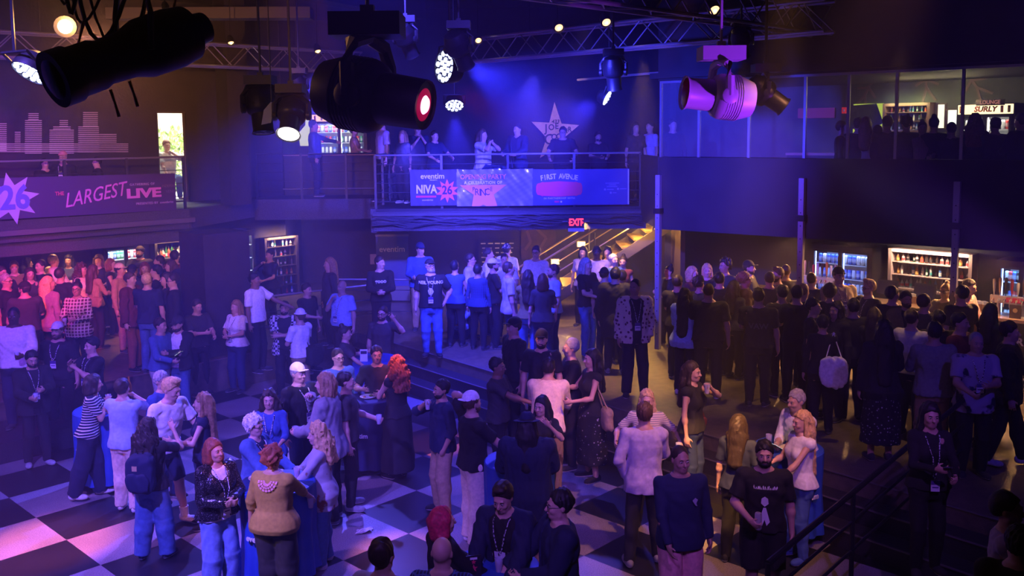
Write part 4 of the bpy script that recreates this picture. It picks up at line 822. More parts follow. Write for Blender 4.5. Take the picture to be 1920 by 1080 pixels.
PK2 = whitem('pink_pale', (.75,.25,.70)); T(bn, 'OPENING PARTY', .135, PK2, -.24, .22, z=.03, bold=.003, xs=.92); T(bn, 'A CELEBRATION OF', .085, WH, -.24, .10, z=.03, bold=.003, spacing=1.1, xs=.95)
mb = MB(); mb.prism([(-.49, .14), (.49, .14), (.22, -.06), (.29, -.30), (.06, -.30), (0, -.27), (-.06, -.30), (-.24, -.30), (-.20, -.06)][::-1], 0, .006); mb.build('pink_star', PK2, bn, M=Matrix.Translation((-.24, -.085, .02)))
for ch, x_, y_, z_ in (('P', -.20, .04, .13), ('R', -.13, -.02, .20), ('I', -.065, -.03, .21), ('N', .0, -.03, .21), ('C', .085, -.02, .20), ('E', .17, .04, .13)): T(bn, ch, z_, NV, -.24+x_, -.075+y_, z=.03, xs=.8, name='letter')
bn, L_ = banner('blue banner reading FIRST AVENUE with a red cloud shape', 998, 1180, 4.0, 3.25, mat('banner_blue', (.035,.05,.22), .55), .004, seed=5)
for i, ch in enumerate('FIRST AVENUE'):
    t_ = (i-5.5)/5.5; text(ch, .15, WH, bn, Matrix.Translation((-.45+t_*.36, .225-.035*t_*t_, .02)) @ Matrix.Rotation(-t_*.14, 4, 'Z'), bold=.004, xs=.8, name='letter')
pl = [(x*.48+.018*math.cos(9*a_)*(1 if abs(x) < .9 else 0), y*.15+.01*math.sin(13*a_)) for a_ in np.linspace(0, 2*math.pi, 40, endpoint=False) for x, y in [(math.copysign(abs(math.cos(a_))**.35, math.cos(a_)), math.copysign(abs(math.sin(a_))**.5, math.sin(a_)))]]
mb = MB(); mb.prism(pl, 0, .006); mb.build('red_cloud', RD, bn, M=Matrix.Translation((-.45, -.035, .012)))
T(bn, 'IN PARTNERSHIP WITH', .055, WH, -.45, -.23, z=.02, spacing=1.15); mb = MB(); mb.box((-.50, -.30, .018), (.10, .035, .005)); mb.build('red_mark', RD, bn); mb = MB(); mb.lathe([(.020, 0), (.020, .004)], 12, M=Matrix.Translation((-.41, -.30, .016))); mb.build('white_mark', WH, bn)
DW = whitem('dimwhite', (.3,.3,.45))
for x_, y_, w_ in ((.66, .075, .30), (.66, .04, .16), (.66, .005, .24)):
    mb = MB(); n_ = int(w_/.022)
    for i in range(n_): mb.box((x_-w_/2+i*.022+.01, y_, .02), (.014, .018, .004))
    mb.build('text_line', DW, bn)
for x_, y_, w_ in ((.50, -.055, .14), (.77, -.045, .14), (.62, -.125, .08)):
    mb = MB(); mb.lathe([(.022, 0), (.022, .004)], 12, M=Matrix.Translation((x_, y_, .018))); mb.build('round_mark', DW, bn); mb = MB(); mb.box((x_+.04+w_/2, y_, .02), (w_, .014, .004)); mb.build('text_line', DW, bn)
mb = MB(); mb.box((.985, 0, .02), (.02, .72, .01)); mb.build('white_edge', WH, bn)
# left balcony banner
a = Vector((-10.15, 16.95, 0)); b = Vector((-7.15, 19.85, 0)); dx = (b-a).normalized(); Lb = (b-a).length; mb = MB(); nx = 30
a2 = a-dx*1.2; Lb += 1.2; M = frame_on((a2+b)/2+Vector((0, 0, 3.62)), dx)
mb.prism([(-Lb/2, -.36), (Lb/2, -.42), (Lb/2, .36), (-Lb/2, .42)], -.01, 0); lb_ = mb.build('banner', mat('banner_violet', (.07,.03,.16), .6), M=M); tag(lb_, 'long violet banner on the left balcony reading THE LARGEST LIVE', 'banner', 'banners on the balcony front')
LV = whitem('lilac', (.62,.40,.85)); X0 = a2.length and 0
def px2x(px): # along-banner coordinate for a column of the photo
    d_ = ray(px, 350); den = d_.x*dx.y-d_.y*dx.x; t_ = (a2.x*dx.y-a2.y*dx.x)/den; q = Vector((d_.x*t_, d_.y*t_, 0)); return (q-a2).dot(dx)-Lb/2
mb = MB(); mb.prism(star_poly(8, .50, .26, 8), 0, .006); mb.build('starburst', LV, lb_, M=Matrix.Translation((px2x(20), .0, .01)))
T(lb_, '26', .62, whitem('bluelilac', (.18,.15,.75)), px2x(26), 0, z=.022, bold=.02, xs=.85, name='numerals')
T(lb_, 'THE', .10, PK, px2x(110), .05, xs=.9, bold=.003); t1 = text('LARGEST', .40, whitem('hotpink', (.80,.20,.75)), lb_, Matrix.Translation((px2x(176), -.02, .02)) @ Matrix.Rotation(R(9), 4, 'Z'), shear=.45, xs=(px2x(237)-px2x(113))/1.72, bold=.001)
T(lb_, 'LIVE', .26, whitem('hotpink', (.80,.20,.75)), px2x(268), -.03, xs=(px2x(302)-px2x(234))/.50, bold=.012)
T(lb_, 'GATHERING OF', .07, LV, px2x(266), .16, spacing=1.2, xs=.9); T(lb_, 'INDEPENDENT', .08, whitem('dimlilac', (.2,.12,.3)), px2x(322), .10, xs=.85); T(lb_, 'VENUES', .09, whitem('dimlilac', (.2,.12,.3)), px2x(322), -.02, xs=.9)
T(lb_, 'PRESENTED BY  eventbrite', .07, LV, px2x(288), -.24, xs=1.0)
# star on the upper back wall
p = PY(1040, 243, 23.85); mb = MB(); pts_ = [(1040, 192), (1053, 232), (1086, 235), (1058, 258), (1072, 290), (1042, 276), (1012, 296), (1025, 258), (997, 228), (1030, 230)]
k = 23.85/1750; mb.prism([((x-1040)*k, (243-y)*k) for x, y in reversed(pts_)], 0, .03); st = mb.build('wall_star', mat('star_paint', (.72,.55,.48), .6, pat='noise', col2=(.62,.45,.40), sc_=14), M=frame_on((p.x, 23.9, p.z), (1, 0, 0))); tag(st, 'pale hand painted star sign on the wall above the balcony', 'star sign')
BK = whitem('black', (.01,.01,.012))
T(st, '433', .13, BK, .02, .20, z=.035, bold=.004, shear=.2)
for ch, x_, y_, z_ in (('J', 1024, 241, .30), ('O', 1034, 239, .22), ('E', 1044, 237, .22), ('C', 1029, 262, .40), ('O', 1039, 257, .22), ('C', 1047, 256, .20), ('K', 1054, 252, .20), ('E', 1062, 246, .16), ('R', 1068, 243, .18)): T(st, ch, z_*.95, BK, (x_-1040)*.0136, (243-y_)*.0136, z=.035, bold=.005, xs=.9, name='letter')
 
# exit sign
p = PY(1080, 417, 19.15); ex = empty('exit_sign', p); tag(ex, 'red lit EXIT sign hanging from the balcony edge', 'exit sign'); mb = MB(); mb.box((0, 0, .0), (.34, .06, .22)); mb.build('housing', mat('exit_red', (.05,.004,.006), .5), ex)
text('EXIT', .20, emis('exit_letters', (1,.03,.05), 3.5), ex, frame_on((0, -.034, 0), (1, 0, 0)), bold=.006, xs=.72)
for sg in (1, -1): mb = MB(); mb.prism([(sg*.155, 0), (sg*.125, .03), (sg*.125, -.03)][::sg], 0, .004, M=frame_on((0, -.034, 0), (1, 0, 0))); mb.build('arrow', emis('exit_letters', (1,.03,.05), 3.5), ex)
mb = MB(); mb.box((0, 0, -.15), (.33, .10, .07)); mb.build('lamp_box', mat('exit_box', (.5,.5,.55), .5), ex); mb = MB(); mb.tube([(-.28, 0, .02), (.28, 0, .02)], .012, 6); mb.build('bracket_bar', steel, ex); mb = MB(); mb.tube([(0, 0, .1), (0, .25, .12), (0, .38, .12)], .012, 6); mb.build('wall_arm', steel, ex)
# eventim roll-up at the back wall
p = PY(735, 450, 23.0); mb = MB(); mb.box((0, 0, 0), (.80, .03, 1.25)); M = Matrix.Translation((p.x, 23.0, 1.62)); rb = mb.build('rollup_banner', mat('rollup_blue', (.08,.10,.40), .5, pat='noise', col2=(.10,.16,.42), sc_=3), M=M); tag(rb, 'blue eventim roll-up banner at the wall under the balcony', 'banner')
text('eventim', .20, WH, rb, frame_on((0, -.03, .30), (1, 0, 0)), bold=.003); mb = MB(); mb.box((0, 0, -.80), (.84, .12, .36)); mb.build('base', steel, rb); mb = MB(); mb.box((0, 0, .645), (.82, .05, .05)); mb.build('top_bar', steel, rb)
p = PY(697, 490, 23.6); mb = MB(); mb.box((0, 0, 0), (.2, .02, .26)); o = mb.build('notice', mat('notice', (.35,.25,.25), .7), M=Matrix.Translation((p.x, 24.0, p.z))); tag(o, 'small square notice on the wall left of the eventim banner', 'notice')
# framed wall of names behind the crowd
p = PY(932, 485, 23.8); nb = empty('poster_board', (p.x, 23.95, p.z)); tag(nb, 'dark poster board with rows of small white lettering', 'poster board'); mb = MB(); mb.box((0, 0, 0), (.95, .04, .95)); mb.build('panel', blk, nb)
rg = random.Random(5)
for r_ in range(7):
    mb = MB()
    for c_ in range(5): mb.box((-.36+c_*.18+rg.uniform(-.02, .02), -.025, .38-r_*.12), (rg.uniform(.07, .14), .006, .028))
    mb.build('text_line', WH, nb)
# mural of dancing legs beside the stairs
p = PY(1010, 455, 23.8); mu = empty('mural', (p.x, 23.98, p.z)); tag(mu, 'dim painted mural of legs and shoes on the wall beside the stairs', 'mural'); mb = MB(); mb.box((0, 0, 0), (.9, .03, .9)); mb.build('panel', mat('mural_dark', (.05,.03,.03), .8, pat='noise', col2=(.10,.06,.05), sc_=5), mu)
for a_, b_ in (((-.05, .35), (.2, .1)), ((.2, .1), (.05, -.15)), ((.05, -.15), (.2, -.35)), ((-.3, .3), (-.2, 0)), ((-.2, 0), (-.35, -.2))):
    mb = MB(); mb.seg((a_[0], -.03, a_[1]), (b_[0], -.03, b_[1]), .01, .07); mb.build('painted_leg', mat('mural_skin', (.16,.09,.07), .7), mu)
# skyline of slats on the left upper wall
wz = lambda px, py, off=.1: None
nW = Vector((.724, -.69, 0)); w0 = Vector((-8.7, 21.52, 0))
def onwall(px, py, off=.12):
    d_ = ray(px, py); q = w0+nW*off; t_ = q.dot(nW)/d_.dot(nW); v_ = d_*t_; return Vector((v_.x, v_.y, CAMH+v_.z))
sky = empty('skyline_wall_art', onwall(120, 250)); tag(sky, 'city skyline wall art made of horizontal pale slats, upper left wall', 'wall art'); inv = Matrix.Translation(-onwall(120, 250)); slm = mat('slat_white', (.75,.65,.72), .5)
tow = [(-20, 12, 232, 285), (28, 38, 248, 285), (47, 78, 226, 290), (53, 72, 213, 226), (93, 138, 244, 290), (100, 132, 238, 244), (112, 127, 226, 238), (147, 185, 238, 290), (156, 183, 211, 238), (150, 218, 252, 290), (0, 240, 270, 290)]
for x0, x1_, y0, y1 in tow:
    mb = MB(); y = y0
    while y < min(y1, 288): mb.seg(inv @ onwall(x0, y), inv @ onwall(x1_, y), .03, .018); y += 3.6
    mb.build('slat_tower', slm, sky)
# window with daylight, its frame, tree and brick house outside
fr = empty('window_1', (0, 0, 0)); tag(fr, kind='structure'); fm = mat('window_frame', (.10,.08,.07), .6)
for a_, b_ in ((WX, WX), (WY, WY)): mb = MB(); mb.seg(a_+Vector((0, 0, 3.2)), a_+Vector((0, 0, 5.35)), .16, .05); mb.build('jamb', fm, fr)
for z_ in (3.22, 4.28, 5.33): mb = MB(); mb.seg(WX+Vector((0, 0, z_)), WY+Vector((0, 0, z_)), .12, .045); mb.build('bar', fm, fr)
mb = MB(); mb.seg(WX+Vector((0, 0, 4.28)), WY+Vector((0, 0, 4.28)), .008, 2.1); mb.build('pane', glassm, fr)
day = lambda key, c, e, **k: mat(key, c, .9, emit=c, es=e, **k)
def outwall(px, d_): r_ = ray(px, 250); t_ = (w0-nW*d_).dot(nW)/r_.dot(nW); v_ = r_*t_; return Vector((v_.x, v_.y, 0))
c = outwall(325, 9); mb = MB(); mb.seg(c-wd*4+Vector((0, 0, 4.5)), c+wd*4+Vector((0, 0, 4.5)), .3, 7); o = mb.build('brick_house', mat('house_brick', (.75,.50,.40), .9, pat='brick', col2=(.82,.62,.5), sc_=3)); tag(o, 'sunlit brick house outside the tall window', 'house')
tr = empty('street_tree', outwall(322, 6)); tag(tr, 'leafy green tree outside the tall window', 'tree'); mb = MB(); mb.tube([(0, 0, 0), (.05, 0, 1.8), (0, 0, 4)], [.12, .1, .05], 8); mb.build('trunk', mat('bark', (.2,.13,.08)), tr)
mb = MB(); rg = random.Random(3)
for i in range(1500):
    th, ph = rg.uniform(0, 6.28), rg.uniform(-1, 1); rr = rg.uniform(.5, 1.0); c = Vector((1.7*rr*math.cos(th)*math.sqrt(1-ph*ph), 1.2*rr*math.sin(th), 3.9+1.15*rr*ph)); q = Euler((rg.uniform(0, 3), rg.uniform(0, 3), rg.uniform(0, 3))).to_matrix()
    mb.add([c+q @ Vector(v_) for v_ in ((-.1, 0, 0), (0, -.05, .02), (.1, 0, 0), (0, .05, .02))], [(0, 1, 2, 3)])
mb.build('leaves', mat('leaf_green', (.30,.50,.10), .7), tr)
c = outwall(325, 3); mb = MB(); mb.seg(c-wd*3+Vector((0, 0, 3.1)), c+wd*3+Vector((0, 0, 3.1)), 3.5, .12); tag(mb.build('terrace_floor', mat('terrace', (.6,.6,.58), .9)), kind='structure')
sp_ = c+Vector((-1, 5, 10)); area('daylight_outside', outwall(325, 4)+Vector((0, 0, 9.5)), outwall(325, 7)+Vector((0, 0, 3)), (1, .97, .9), 4200, 5, 5)
# ------------------------------------------------------------------ bars, fridges, shelves
eB = Vector((.70, -.714, 0)).normalized()
def plane_pt(px, py, p0, dirv, off=0):
    n = Vector(dirv).cross(Vector((0, 0, 1))).normalized(); q = Vector(p0)+n*off; d_ = ray(px, py); t_ = q.dot(n)/d_.dot(n); v_ = d_*t_; return Vector((v_.x, v_.y, CAMH+v_.z))
BARP, LNGP = ((6.5, 18.6, 0), eB), ((8.25, 19.5, 0), eB)
LFTP = ((w0.x, w0.y, 0), wd.normalized()); RECP = ((-4.6, 26.1, 0), Vector((1, 0, 0)))
gl = {'clear': (.45,.50,.50), 'amber': (.30,.12,.03), 'green': (.03,.16,.06), 'blue': (.05,.15,.40), 'brown': (.10,.04,.02), 'white': (.65,.63,.6)}
lab = [('cream', (.7,.6,.45)), ('red', (.55,.05,.05)), ('black', (.02,.02,.02)), ('teal', (.05,.45,.42)), ('gold', (.6,.4,.1)), ('white', (.8,.8,.8))]
shapes_ = [[(.034, 0), (.036, .01), (.036, .17), (.030, .20), (.013, .24), (.012, .285)], [(.040, 0), (.042, .01), (.042, .13), (.034, .17), (.014, .20), (.014, .25)], [(.030, 0), (.031, .01), (.033, .19), (.022, .225), (.012, .25), (.012, .31)], [(.045, 0), (.047, .02), (.044, .12), (.020, .17), (.013, .19), (.013, .23)]]
BT = []
for i, (g_, l_) in enumerate([('clear', 0), ('amber', 4), ('green', 5), ('clear', 1), ('brown', 2), ('amber', 1), ('clear', 3), ('white', 2), ('blue', 5)]):
    sh_ = shapes_[i % 4]; mb = MB(); mb.lathe(sh_, 12); z1 = sh_[2][1]*.95; r1 = sh_[1][0]+.0012; mb.lathe([(r1, z1*.25), (r1, z1*.85)], 12, mi=1, cap=False); mb.lathe([(sh_[-1][0]*1.25, sh_[-1][1]-.03), (sh_[-1][0]*1.25, sh_[-1][1]+.012)], 10, mi=2)
    me = mb.build('bottle', [mat('glass_'+g_, gl[g_], .12), mat('label_'+lab[l_][0], lab[l_][1], .6), mat('bottle_cap', (.05,.04,.04), .4)], smooth=True); BT.append(me.data); bpy.data.objects.remove(me)
CN = []
for nm, c in (('silver', (.55,.57,.6)), ('blue', (.05,.12,.5)), ('red', (.5,.04,.04)), ('white', (.7,.7,.72)), ('green', (.05,.3,.12)), ('black', (.02,.02,.02))):
    mb = MB(); mb.lathe([(.026, 0), (.033, .008), (.033, .135), (.027, .150), (.026, .152)], 10); mb.lathe([(.0335, .04), (.0335, .10)], 10, mi=1, cap=False); me = mb.build('can', [mat('can_'+nm, c, .3, metal=.5), mat('can_band_'+nm, tuple(min(1, x*.5+.25) for x in c), .4)], smooth=True); CN.append(me.data); bpy.data.objects.remove(me)
ri = random.Random(11)
def stock(me, M, label, cat, group, name):
    o = bpy.data.objects.new(name, me); COL.objects.link(o); o.matrix_world = M; return tag(o, label, cat, group)
def fridge(plane, px0, px1, ytop, zb, label, doors, shelves, what, header=None, depth=.62, light=(.62,.75,1), watt=14, per=6, zt=None, off=.66, grp=None, kinds=CN):
    p0, dv = plane; A = plane_pt(px0, ytop, p0, dv, off); B_ = plane_pt(px1, ytop, p0, dv, off); W_ = (B_-A).length; zt = zt or A.z; Hh_ = zt-zb; c = (A+B_)/2; M = frame_on((c.x, c.y, zb), dv)
    root = empty('drinks_fridge', M=M); tag(root, label, 'fridge', 'glass door drinks fridges'); mb = MB(); t_ = .05
    mb.box((0, Hh_/2, -depth), (W_, Hh_, .03)); mb.box((-W_/2+t_/2, Hh_/2, -depth/2), (t_, Hh_, depth)); mb.box((W_/2-t_/2, Hh_/2, -depth/2), (t_, Hh_, depth)); hd_ = .22 if header else .10
    mb.box((0, Hh_-hd_/2, -depth/2), (W_, hd_, depth)); mb.box((0, .08, -depth/2), (W_, .16, depth)); mb.build('cabinet', mat('fridge_black', (.015,.015,.018), .4), root)
    mb = MB(); mb.box((0, (Hh_-hd_+.16)/2, -depth+.02), (W_-2*t_, Hh_-hd_-.16, .01)); mb.build('back_panel', mat('fridge_inner', (.55,.6,.65), .5), root)
    dw = (W_-2*t_)/doors
    for k in range(doors):
        x0 = -W_/2+t_+dw*k; dr_ = empty('door'); dr_.parent = root; mb = MB(); y0, y1 = .16, Hh_-hd_
        for (cx_, cy_, sx_, sy_) in ((x0+.02, (y0+y1)/2, .04, y1-y0), (x0+dw-.02, (y0+y1)/2, .04, y1-y0), (x0+dw/2, y0+.02, dw, .04), (x0+dw/2, y1-.02, dw, .04)): mb.box((cx_, cy_, 0), (sx_, sy_, .04))
        mb.build('door_frame', mat('fridge_black', (.015,.015,.018), .4), dr_); mb = MB(); mb.box((x0+dw/2, (y0+y1)/2, 0), (dw-.08, y1-y0-.08, .006)); mb.build('door_glass', glassm, dr_); mb = MB(); mb.box((x0+(.05 if k else dw-.05), (y0+y1)/2, .04), (.02, .35, .025)); mb.build('door_handle', steel, dr_)
        mb = MB(); mb.box((x0+.05, (y0+y1)/2, -.04), (.015, y1-y0-.1, .015)); mb.build('light_tube', emis('tube_%.2f' % light[0], light, 9), root)
    L_ = bpy.data.lights.new('fridge_light', 'AREA'); L_.shape = 'RECTANGLE'; L_.size = W_*.8; L_.size_y = .1; L_.color = light; L_.energy = watt; lo_ = bpy.data.objects.new('fridge_light', L_); COL.objects.link(lo_); lo_.matrix_world = M @ Matrix.Translation((0, Hh_-hd_-.06, -.10)) @ Matrix.Rotation(R(-70), 4, 'X')
    L2 = L_.copy(); lo2 = bpy.data.objects.new('fridge_light', L2); COL.objects.link(lo2); lo2.matrix_world = M @ Matrix.Translation((0, Hh_*.45, -.03)); L2.energy = watt*.7; L2.size_y = Hh_*.7
    yb = np.linspace(.2, Hh_-hd_-.27, shelves)
    for j, y_ in enumerate(yb):
        mb = MB(); mb.box((0, y_-.01, -depth/2), (W_-2*t_, .014, depth*.8)); mb.build('shelf', mat('wire_shelf', (.5,.5,.55), .4), root)
        if zb+y_+.2 < 4.0 and zb > 3: continue
        n = per*doors
        for i in range(n):
            x = -W_/2+t_+.06+(W_-2*t_-.12)*(i+.5)/n; me = ri.choice(kinds[:3] if ri.random() < .6 else kinds); sc2 = min(1.25, (W_/n)/.075)
            stock(me, M @ Matrix.Translation((x, y_, -.14)) @ Matrix.Rotation(R(-90), 4, 'X') @ Matrix.Diagonal((sc2, sc2, 1.15, 1)), what, 'can', grp or what, 'drink_can')
    if header:
        mb = MB(); mb.box((0, Hh_-.11, .008), (W_*.96, .18, .01)); mb.build('lit_header', emis('fridge_header_'+header[0], header[1], header[2]), root)
        if header[3]: text(header[3], .14, mat('header_ink', (.35,.03,.02), .5), root, Matrix.Translation((.0, Hh_-.11, .016)), bold=.006, shear=.2)
        for i in range(8): mb = MB(); mb.box((-W_*.43+W_*.12*i+(W_*.0), Hh_-.11, .015), (.05, .13, .006)) if not header[3] or i in (0, 6, 7) else mb.box((-W_*.43, Hh_-.11, .015), (.04, .12, .006)); mb.build('printed_can', mat('header_can%d' % (i % 3), ((.5,.1,.03), (.5,.3,.05), (.7,.5,.3))[i % 3], .5), root)
    return M, W_
fridge(BARP, 1520, 1636, 456, .6, 'two-door beer fridge glowing blue behind the man in the black cap', 2, 6, 'beer cans in the left fridge of the right bar', per=6, watt=9, light=(.25,.38,1), kinds=[CN[0], CN[1], CN[1], CN[3], CN[0]])
fridge(BARP, 1868, 1968, 487, .6, 'beer fridge at the right edge behind the tap tower', 2, 5, 'beer cans in the fridge at the right edge', per=5, watt=8, light=(.25,.50,1))
fridge(LFTP, 193, 275, 455, .6, 'white-lit fridge behind the bearded bartender at the left bar', 2, 5, 'cans in the left bar fridge', per=5, zt=2.42, watt=18, light=(.75,.85,1))
fridge(LFTP, 436, 478, 455, .6, 'single lit fridge just right of the big left pillar', 1, 5, 'cans in the fridge right of the pillar', per=6, zt=2.45, watt=10, light=(.75,.85,1))
fridge(RECP, 583, 687, 214, 3.2, 'upstairs drinks fridge with a lit amber header panel', 2, 6, 'cans in the upstairs fridge', per=6, watt=16, light=(.85,.9,1), header=('amber', (1,.55,.25), 1.3, None))
fridge(LNGP, 1795, 1903, 197, 3.2, 'lounge fridge with a bright SURLY header sign', 2, 3, 'cans in the lounge fridge', per=5, zt=5.22, watt=5, light=(1,.9,.8), header=('surly', (1,.78,.45), 2.2, 'SURLY'))
def shelf_unit(plane, px0, px1, y0, y1, rows, per, label, what, frame_m, off=.32, light=(1,.55,.35), watt=6, n_front=2, bt=BT, name='bottle_shelf'):
    p0, dv = plane; A = plane_pt(px0, y0, p0, dv, off); B_ = plane_pt(px1, y0, p0, dv, off); A2 = plane_pt((px0+px1)/2, y1, p0, dv, off); W_ = (B_-A).length; zt = (A.z+B_.z)/2; zb = A2.z; Hh_ = zt-zb; c = (A+B_)/2; M = frame_on((c.x, c.y, zb), dv)
    root = empty(name, M=M); tag(root, label, 'shelf', 'back bar bottle shelves'); mb = MB()
    for (cx_, cy_, sx_, sy_) in ((-W_/2, Hh_/2, .06, Hh_+.06), (W_/2, Hh_/2, .06, Hh_+.06), (0, Hh_, W_, .06), (0, 0, W_, .04)): mb.box((cx_, cy_, -.12), (sx_, sy_, .30))
    mb.build('frame', frame_m, root); mb = MB(); mb.box((0, Hh_/2, -.28), (W_, Hh_, .02)); mb.build('back_panel', mat('shelf_mirror', (.10,.09,.09), .2, metal=.6), root)
    L_ = bpy.data.lights.new('shelf_light', 'AREA'); L_.shape = 'RECTANGLE'; L_.size = W_*.9; L_.size_y = .06; L_.color = light; L_.energy = watt; lo_ = bpy.data.objects.new('shelf_light', L_); COL.objects.link(lo_); lo_.matrix_world = M @ Matrix.Translation((0, Hh_+.05, .12)) @ Matrix.Rotation(R(-50), 4, 'X')
    for j in range(rows):
        y_ = Hh_*j/rows+.03; mb = MB(); mb.box((0, y_-.008, -.14), (W_, .016, .26)); mb.build('shelf_board', frame_m if j else steel, root)
        for i in range(per):
            x = -W_/2+.06+(W_-.12)*(i+.5+ri.uniform(-.2, .2))/per; sc2 = min(1, Hh_/rows*.9/.30)*ri.uniform(.85, 1); stock(ri.choice(bt), M @ Matrix.Translation((x, y_, -.12+ri.uniform(-.05, .05))) @ Matrix.Rotation(R(-90), 4, 'X') @ Matrix.Scale(sc2, 4), what, 'bottle', what, 'spirit_bottle')
    return M, W_, Hh_
shelf_unit(BARP, 1670, 1821, 474, 548, 3, 15, 'pale framed bottle shelf behind the right bar', 'spirit bottles in the pale framed shelf at the right bar', mat('shelf_pink', (.55,.40,.38), .5), watt=26, light=(1,.66,.5))
shelf_unit(LFTP, 291, 349, 452, 486, 1, 9, 'lit bottle shelf beside the left bar fridge', 'bottles on the shelf beside the left bar fridge', mat('shelf_dark', (.04,.03,.03), .6), watt=14)
shelf_unit(LFTP, 497, 556, 446, 556, 6, 6, 'tall amber-lit bottle shelf right of the big left pillar', 'bottles on the tall shelf right of the pillar', mat('shelf_dark', (.04,.03,.03), .6), watt=26)
shelf_unit(LNGP, 1659, 1742, 196, 246, 3, 10, 'lounge back bar shelf with rows of bottles under green light', 'bottles on the lounge back bar', mat('shelf_wood', (.12,.05,.04), .6), watt=7, light=(.9,1,.45))
# lounge boards and signs
def onL(px, py, off=.1): return plane_pt(px, py, *LNGP, off)
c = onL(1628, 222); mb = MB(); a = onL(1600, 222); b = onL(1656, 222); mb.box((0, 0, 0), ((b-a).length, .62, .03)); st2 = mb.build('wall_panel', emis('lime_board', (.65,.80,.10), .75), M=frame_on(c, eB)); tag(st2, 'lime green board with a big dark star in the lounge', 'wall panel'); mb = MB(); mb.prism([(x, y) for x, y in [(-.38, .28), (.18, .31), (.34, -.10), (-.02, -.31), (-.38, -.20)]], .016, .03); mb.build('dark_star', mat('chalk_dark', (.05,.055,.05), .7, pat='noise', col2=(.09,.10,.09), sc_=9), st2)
for px, py, wx, hy, cc, ee, lb in ((1765, 218, .16, .50, (1,.95,.75), 1.6, 'narrow bright lit poster in the lounge beside the shelf'), (1786, 221, .20, .34, (.9,1,.85), 1.8, 'small bright framed poster left of the lounge fridge')):
    mb = MB(); mb.box((0, 0, 0), (wx, hy, .03)); o = mb.build('lit_poster', emis('poster_%d' % px, cc, ee), M=frame_on(onL(px, py), eB)); tag(o, lb, 'poster'); mb = MB(); mb.box((0, hy/2, .0), (wx+.05, .03, .05)); mb.box((0, -hy/2, 0), (wx+.05, .03, .05)); mb.box((wx/2, 0, 0), (.03, hy, .05)); mb.box((-wx/2, 0, 0), (.03, hy, .05)); mb.build('frame', mat('poster_frame', (.1,.05,.04), .5), o)
c = onL(1857, 192, .72); mb = MB(); mb.box((0, 0, 0), (.50, .11, .04)); o = mb.build('lounge_sign', mat('sign_maroon', (.03,.008,.01), .6), M=frame_on(c, eB)); tag(o, 'dark sign reading LOUNGE over the bright lounge fridge', 'sign'); text('LOUNGE', .10, emis('sign_red_dim', (.55,.20,.18), .8), o, Matrix.Translation((0, 0, .022)), bold=.002, xs=.9)
c = onL(1583, 207, .2); mb = MB(); mb.box((0, 0, 0), (.09, .13, .05)); o = mb.build('fire_alarm', emis('alarm_red', (.8,.03,.03), .5), M=frame_on(c, eB)); tag(o, 'small red alarm box left of the lime board', 'alarm'); mb = MB(); mb.box((0, 0, .028), (.03, .05, .01)); mb.build('button', WH, o)
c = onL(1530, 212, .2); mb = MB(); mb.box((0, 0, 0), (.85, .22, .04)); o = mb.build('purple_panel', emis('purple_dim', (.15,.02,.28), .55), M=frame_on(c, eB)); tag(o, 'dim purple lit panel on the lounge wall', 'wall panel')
c = onL(1790, 232, .1)
for j, (pxs, lb) in enumerate((((1620, 178), 'thin painted figure on the lounge wall above the lime board'), ((1735, 165), 'painted dancing figure on the lounge wall over the bottles'), ((1830, 165), 'painted dancing figure on the lounge wall over the fridge'))):
    c = onL(*pxs, .08); mb = MB(); pm = mat('figure_paint', (.16,.10,.09), .8)
    for a_, b_ in (((-.05, -.30), (.02, 0)), ((.22, -.26), (.02, 0)), ((.02, 0), (.0, .22)), ((0, .18), (.26, .06)), ((0, .18), (-.2, .05))): mb.seg((a_[0], a_[1], 0), (b_[0], b_[1], 0), .05, .012)
    mb.lathe([(.05, 0), (.05, .012)], 12, M=Matrix.Translation((0, .29, 0))); o = mb.build('wall_painting', pm, M=frame_on(c, eB) @ Matrix.Rotation(R(30*(j-1)), 4, 'Z')); tag(o, lb, 'wall painting')
for k in range(4): c = onL(1700+k*38, 184, .9); point('lounge_lamp', c, (1, .8, .45), 9, .05)
# pale lit strip window left of upstairs fridge, built as a glowing panel
c = plane_pt(573, 243, *RECP, .1); mb = MB(); mb.prism([(-.16, -.45), (.10, -.45), (.13, .40), (.02, .42), (.0, .12), (-.2, -.1)], 0, .02); o = mb.build('lit_window_pane', emis('pale_yellow_panel', (.85,.85,.50), .75), M=frame_on(c, (1, 0, 0))); tag(o, 'pale yellow lit window pane left of the upstairs fridge', 'light panel')
# counters
top_m = mat('counter_top', (.45,.30,.20), .3, coat=.3); cf = mat('counter_front', (.02,.018,.018), .5)
def counter(p, q, z0, z1, label, w_=.55, name='bar_counter'):
    p, q = Vector((*p, 0)), Vector((*q, 0)); d = (q-p).normalized(); n = d.cross(Vector((0, 0, 1))); root = empty(name, p); tag(root, label, 'bar counter'); mb = MB(); mb.seg(-n*w_/2+Vector((0, 0, z1-.025)), q-p-n*w_/2+Vector((0, 0, z1-.025)), w_, .05); mb.build('worktop', top_m, root)
    mb = MB(); mb.seg(-n*.12+Vector((0, 0, (z0+z1-.05)/2)), q-p-n*.12+Vector((0, 0, (z0+z1-.05)/2)), .08, z1-z0-.05); mb.build('front_panel', cf, root); mb = MB(); mb.tube([n*.12+Vector((0, 0, z0+.18)), q-p+n*.12+Vector((0, 0, z0+.18))], .02, 8); mb.build('foot_rail', railm, root, smooth=True); return root
C0, C1 = Vector((6.92, 15.74, 0)), Vector((7.89, 14.81, 0)); cd = (C1-C0).normalized(); cn = cd.cross(Vector((0, 0, 1)))
ca, cb_ = C0-cd*3.6, C1+cd*3.2; counter(ca[:2], cb_[:2], .6, 1.70, 'long bar counter with an amber lit top on the right')
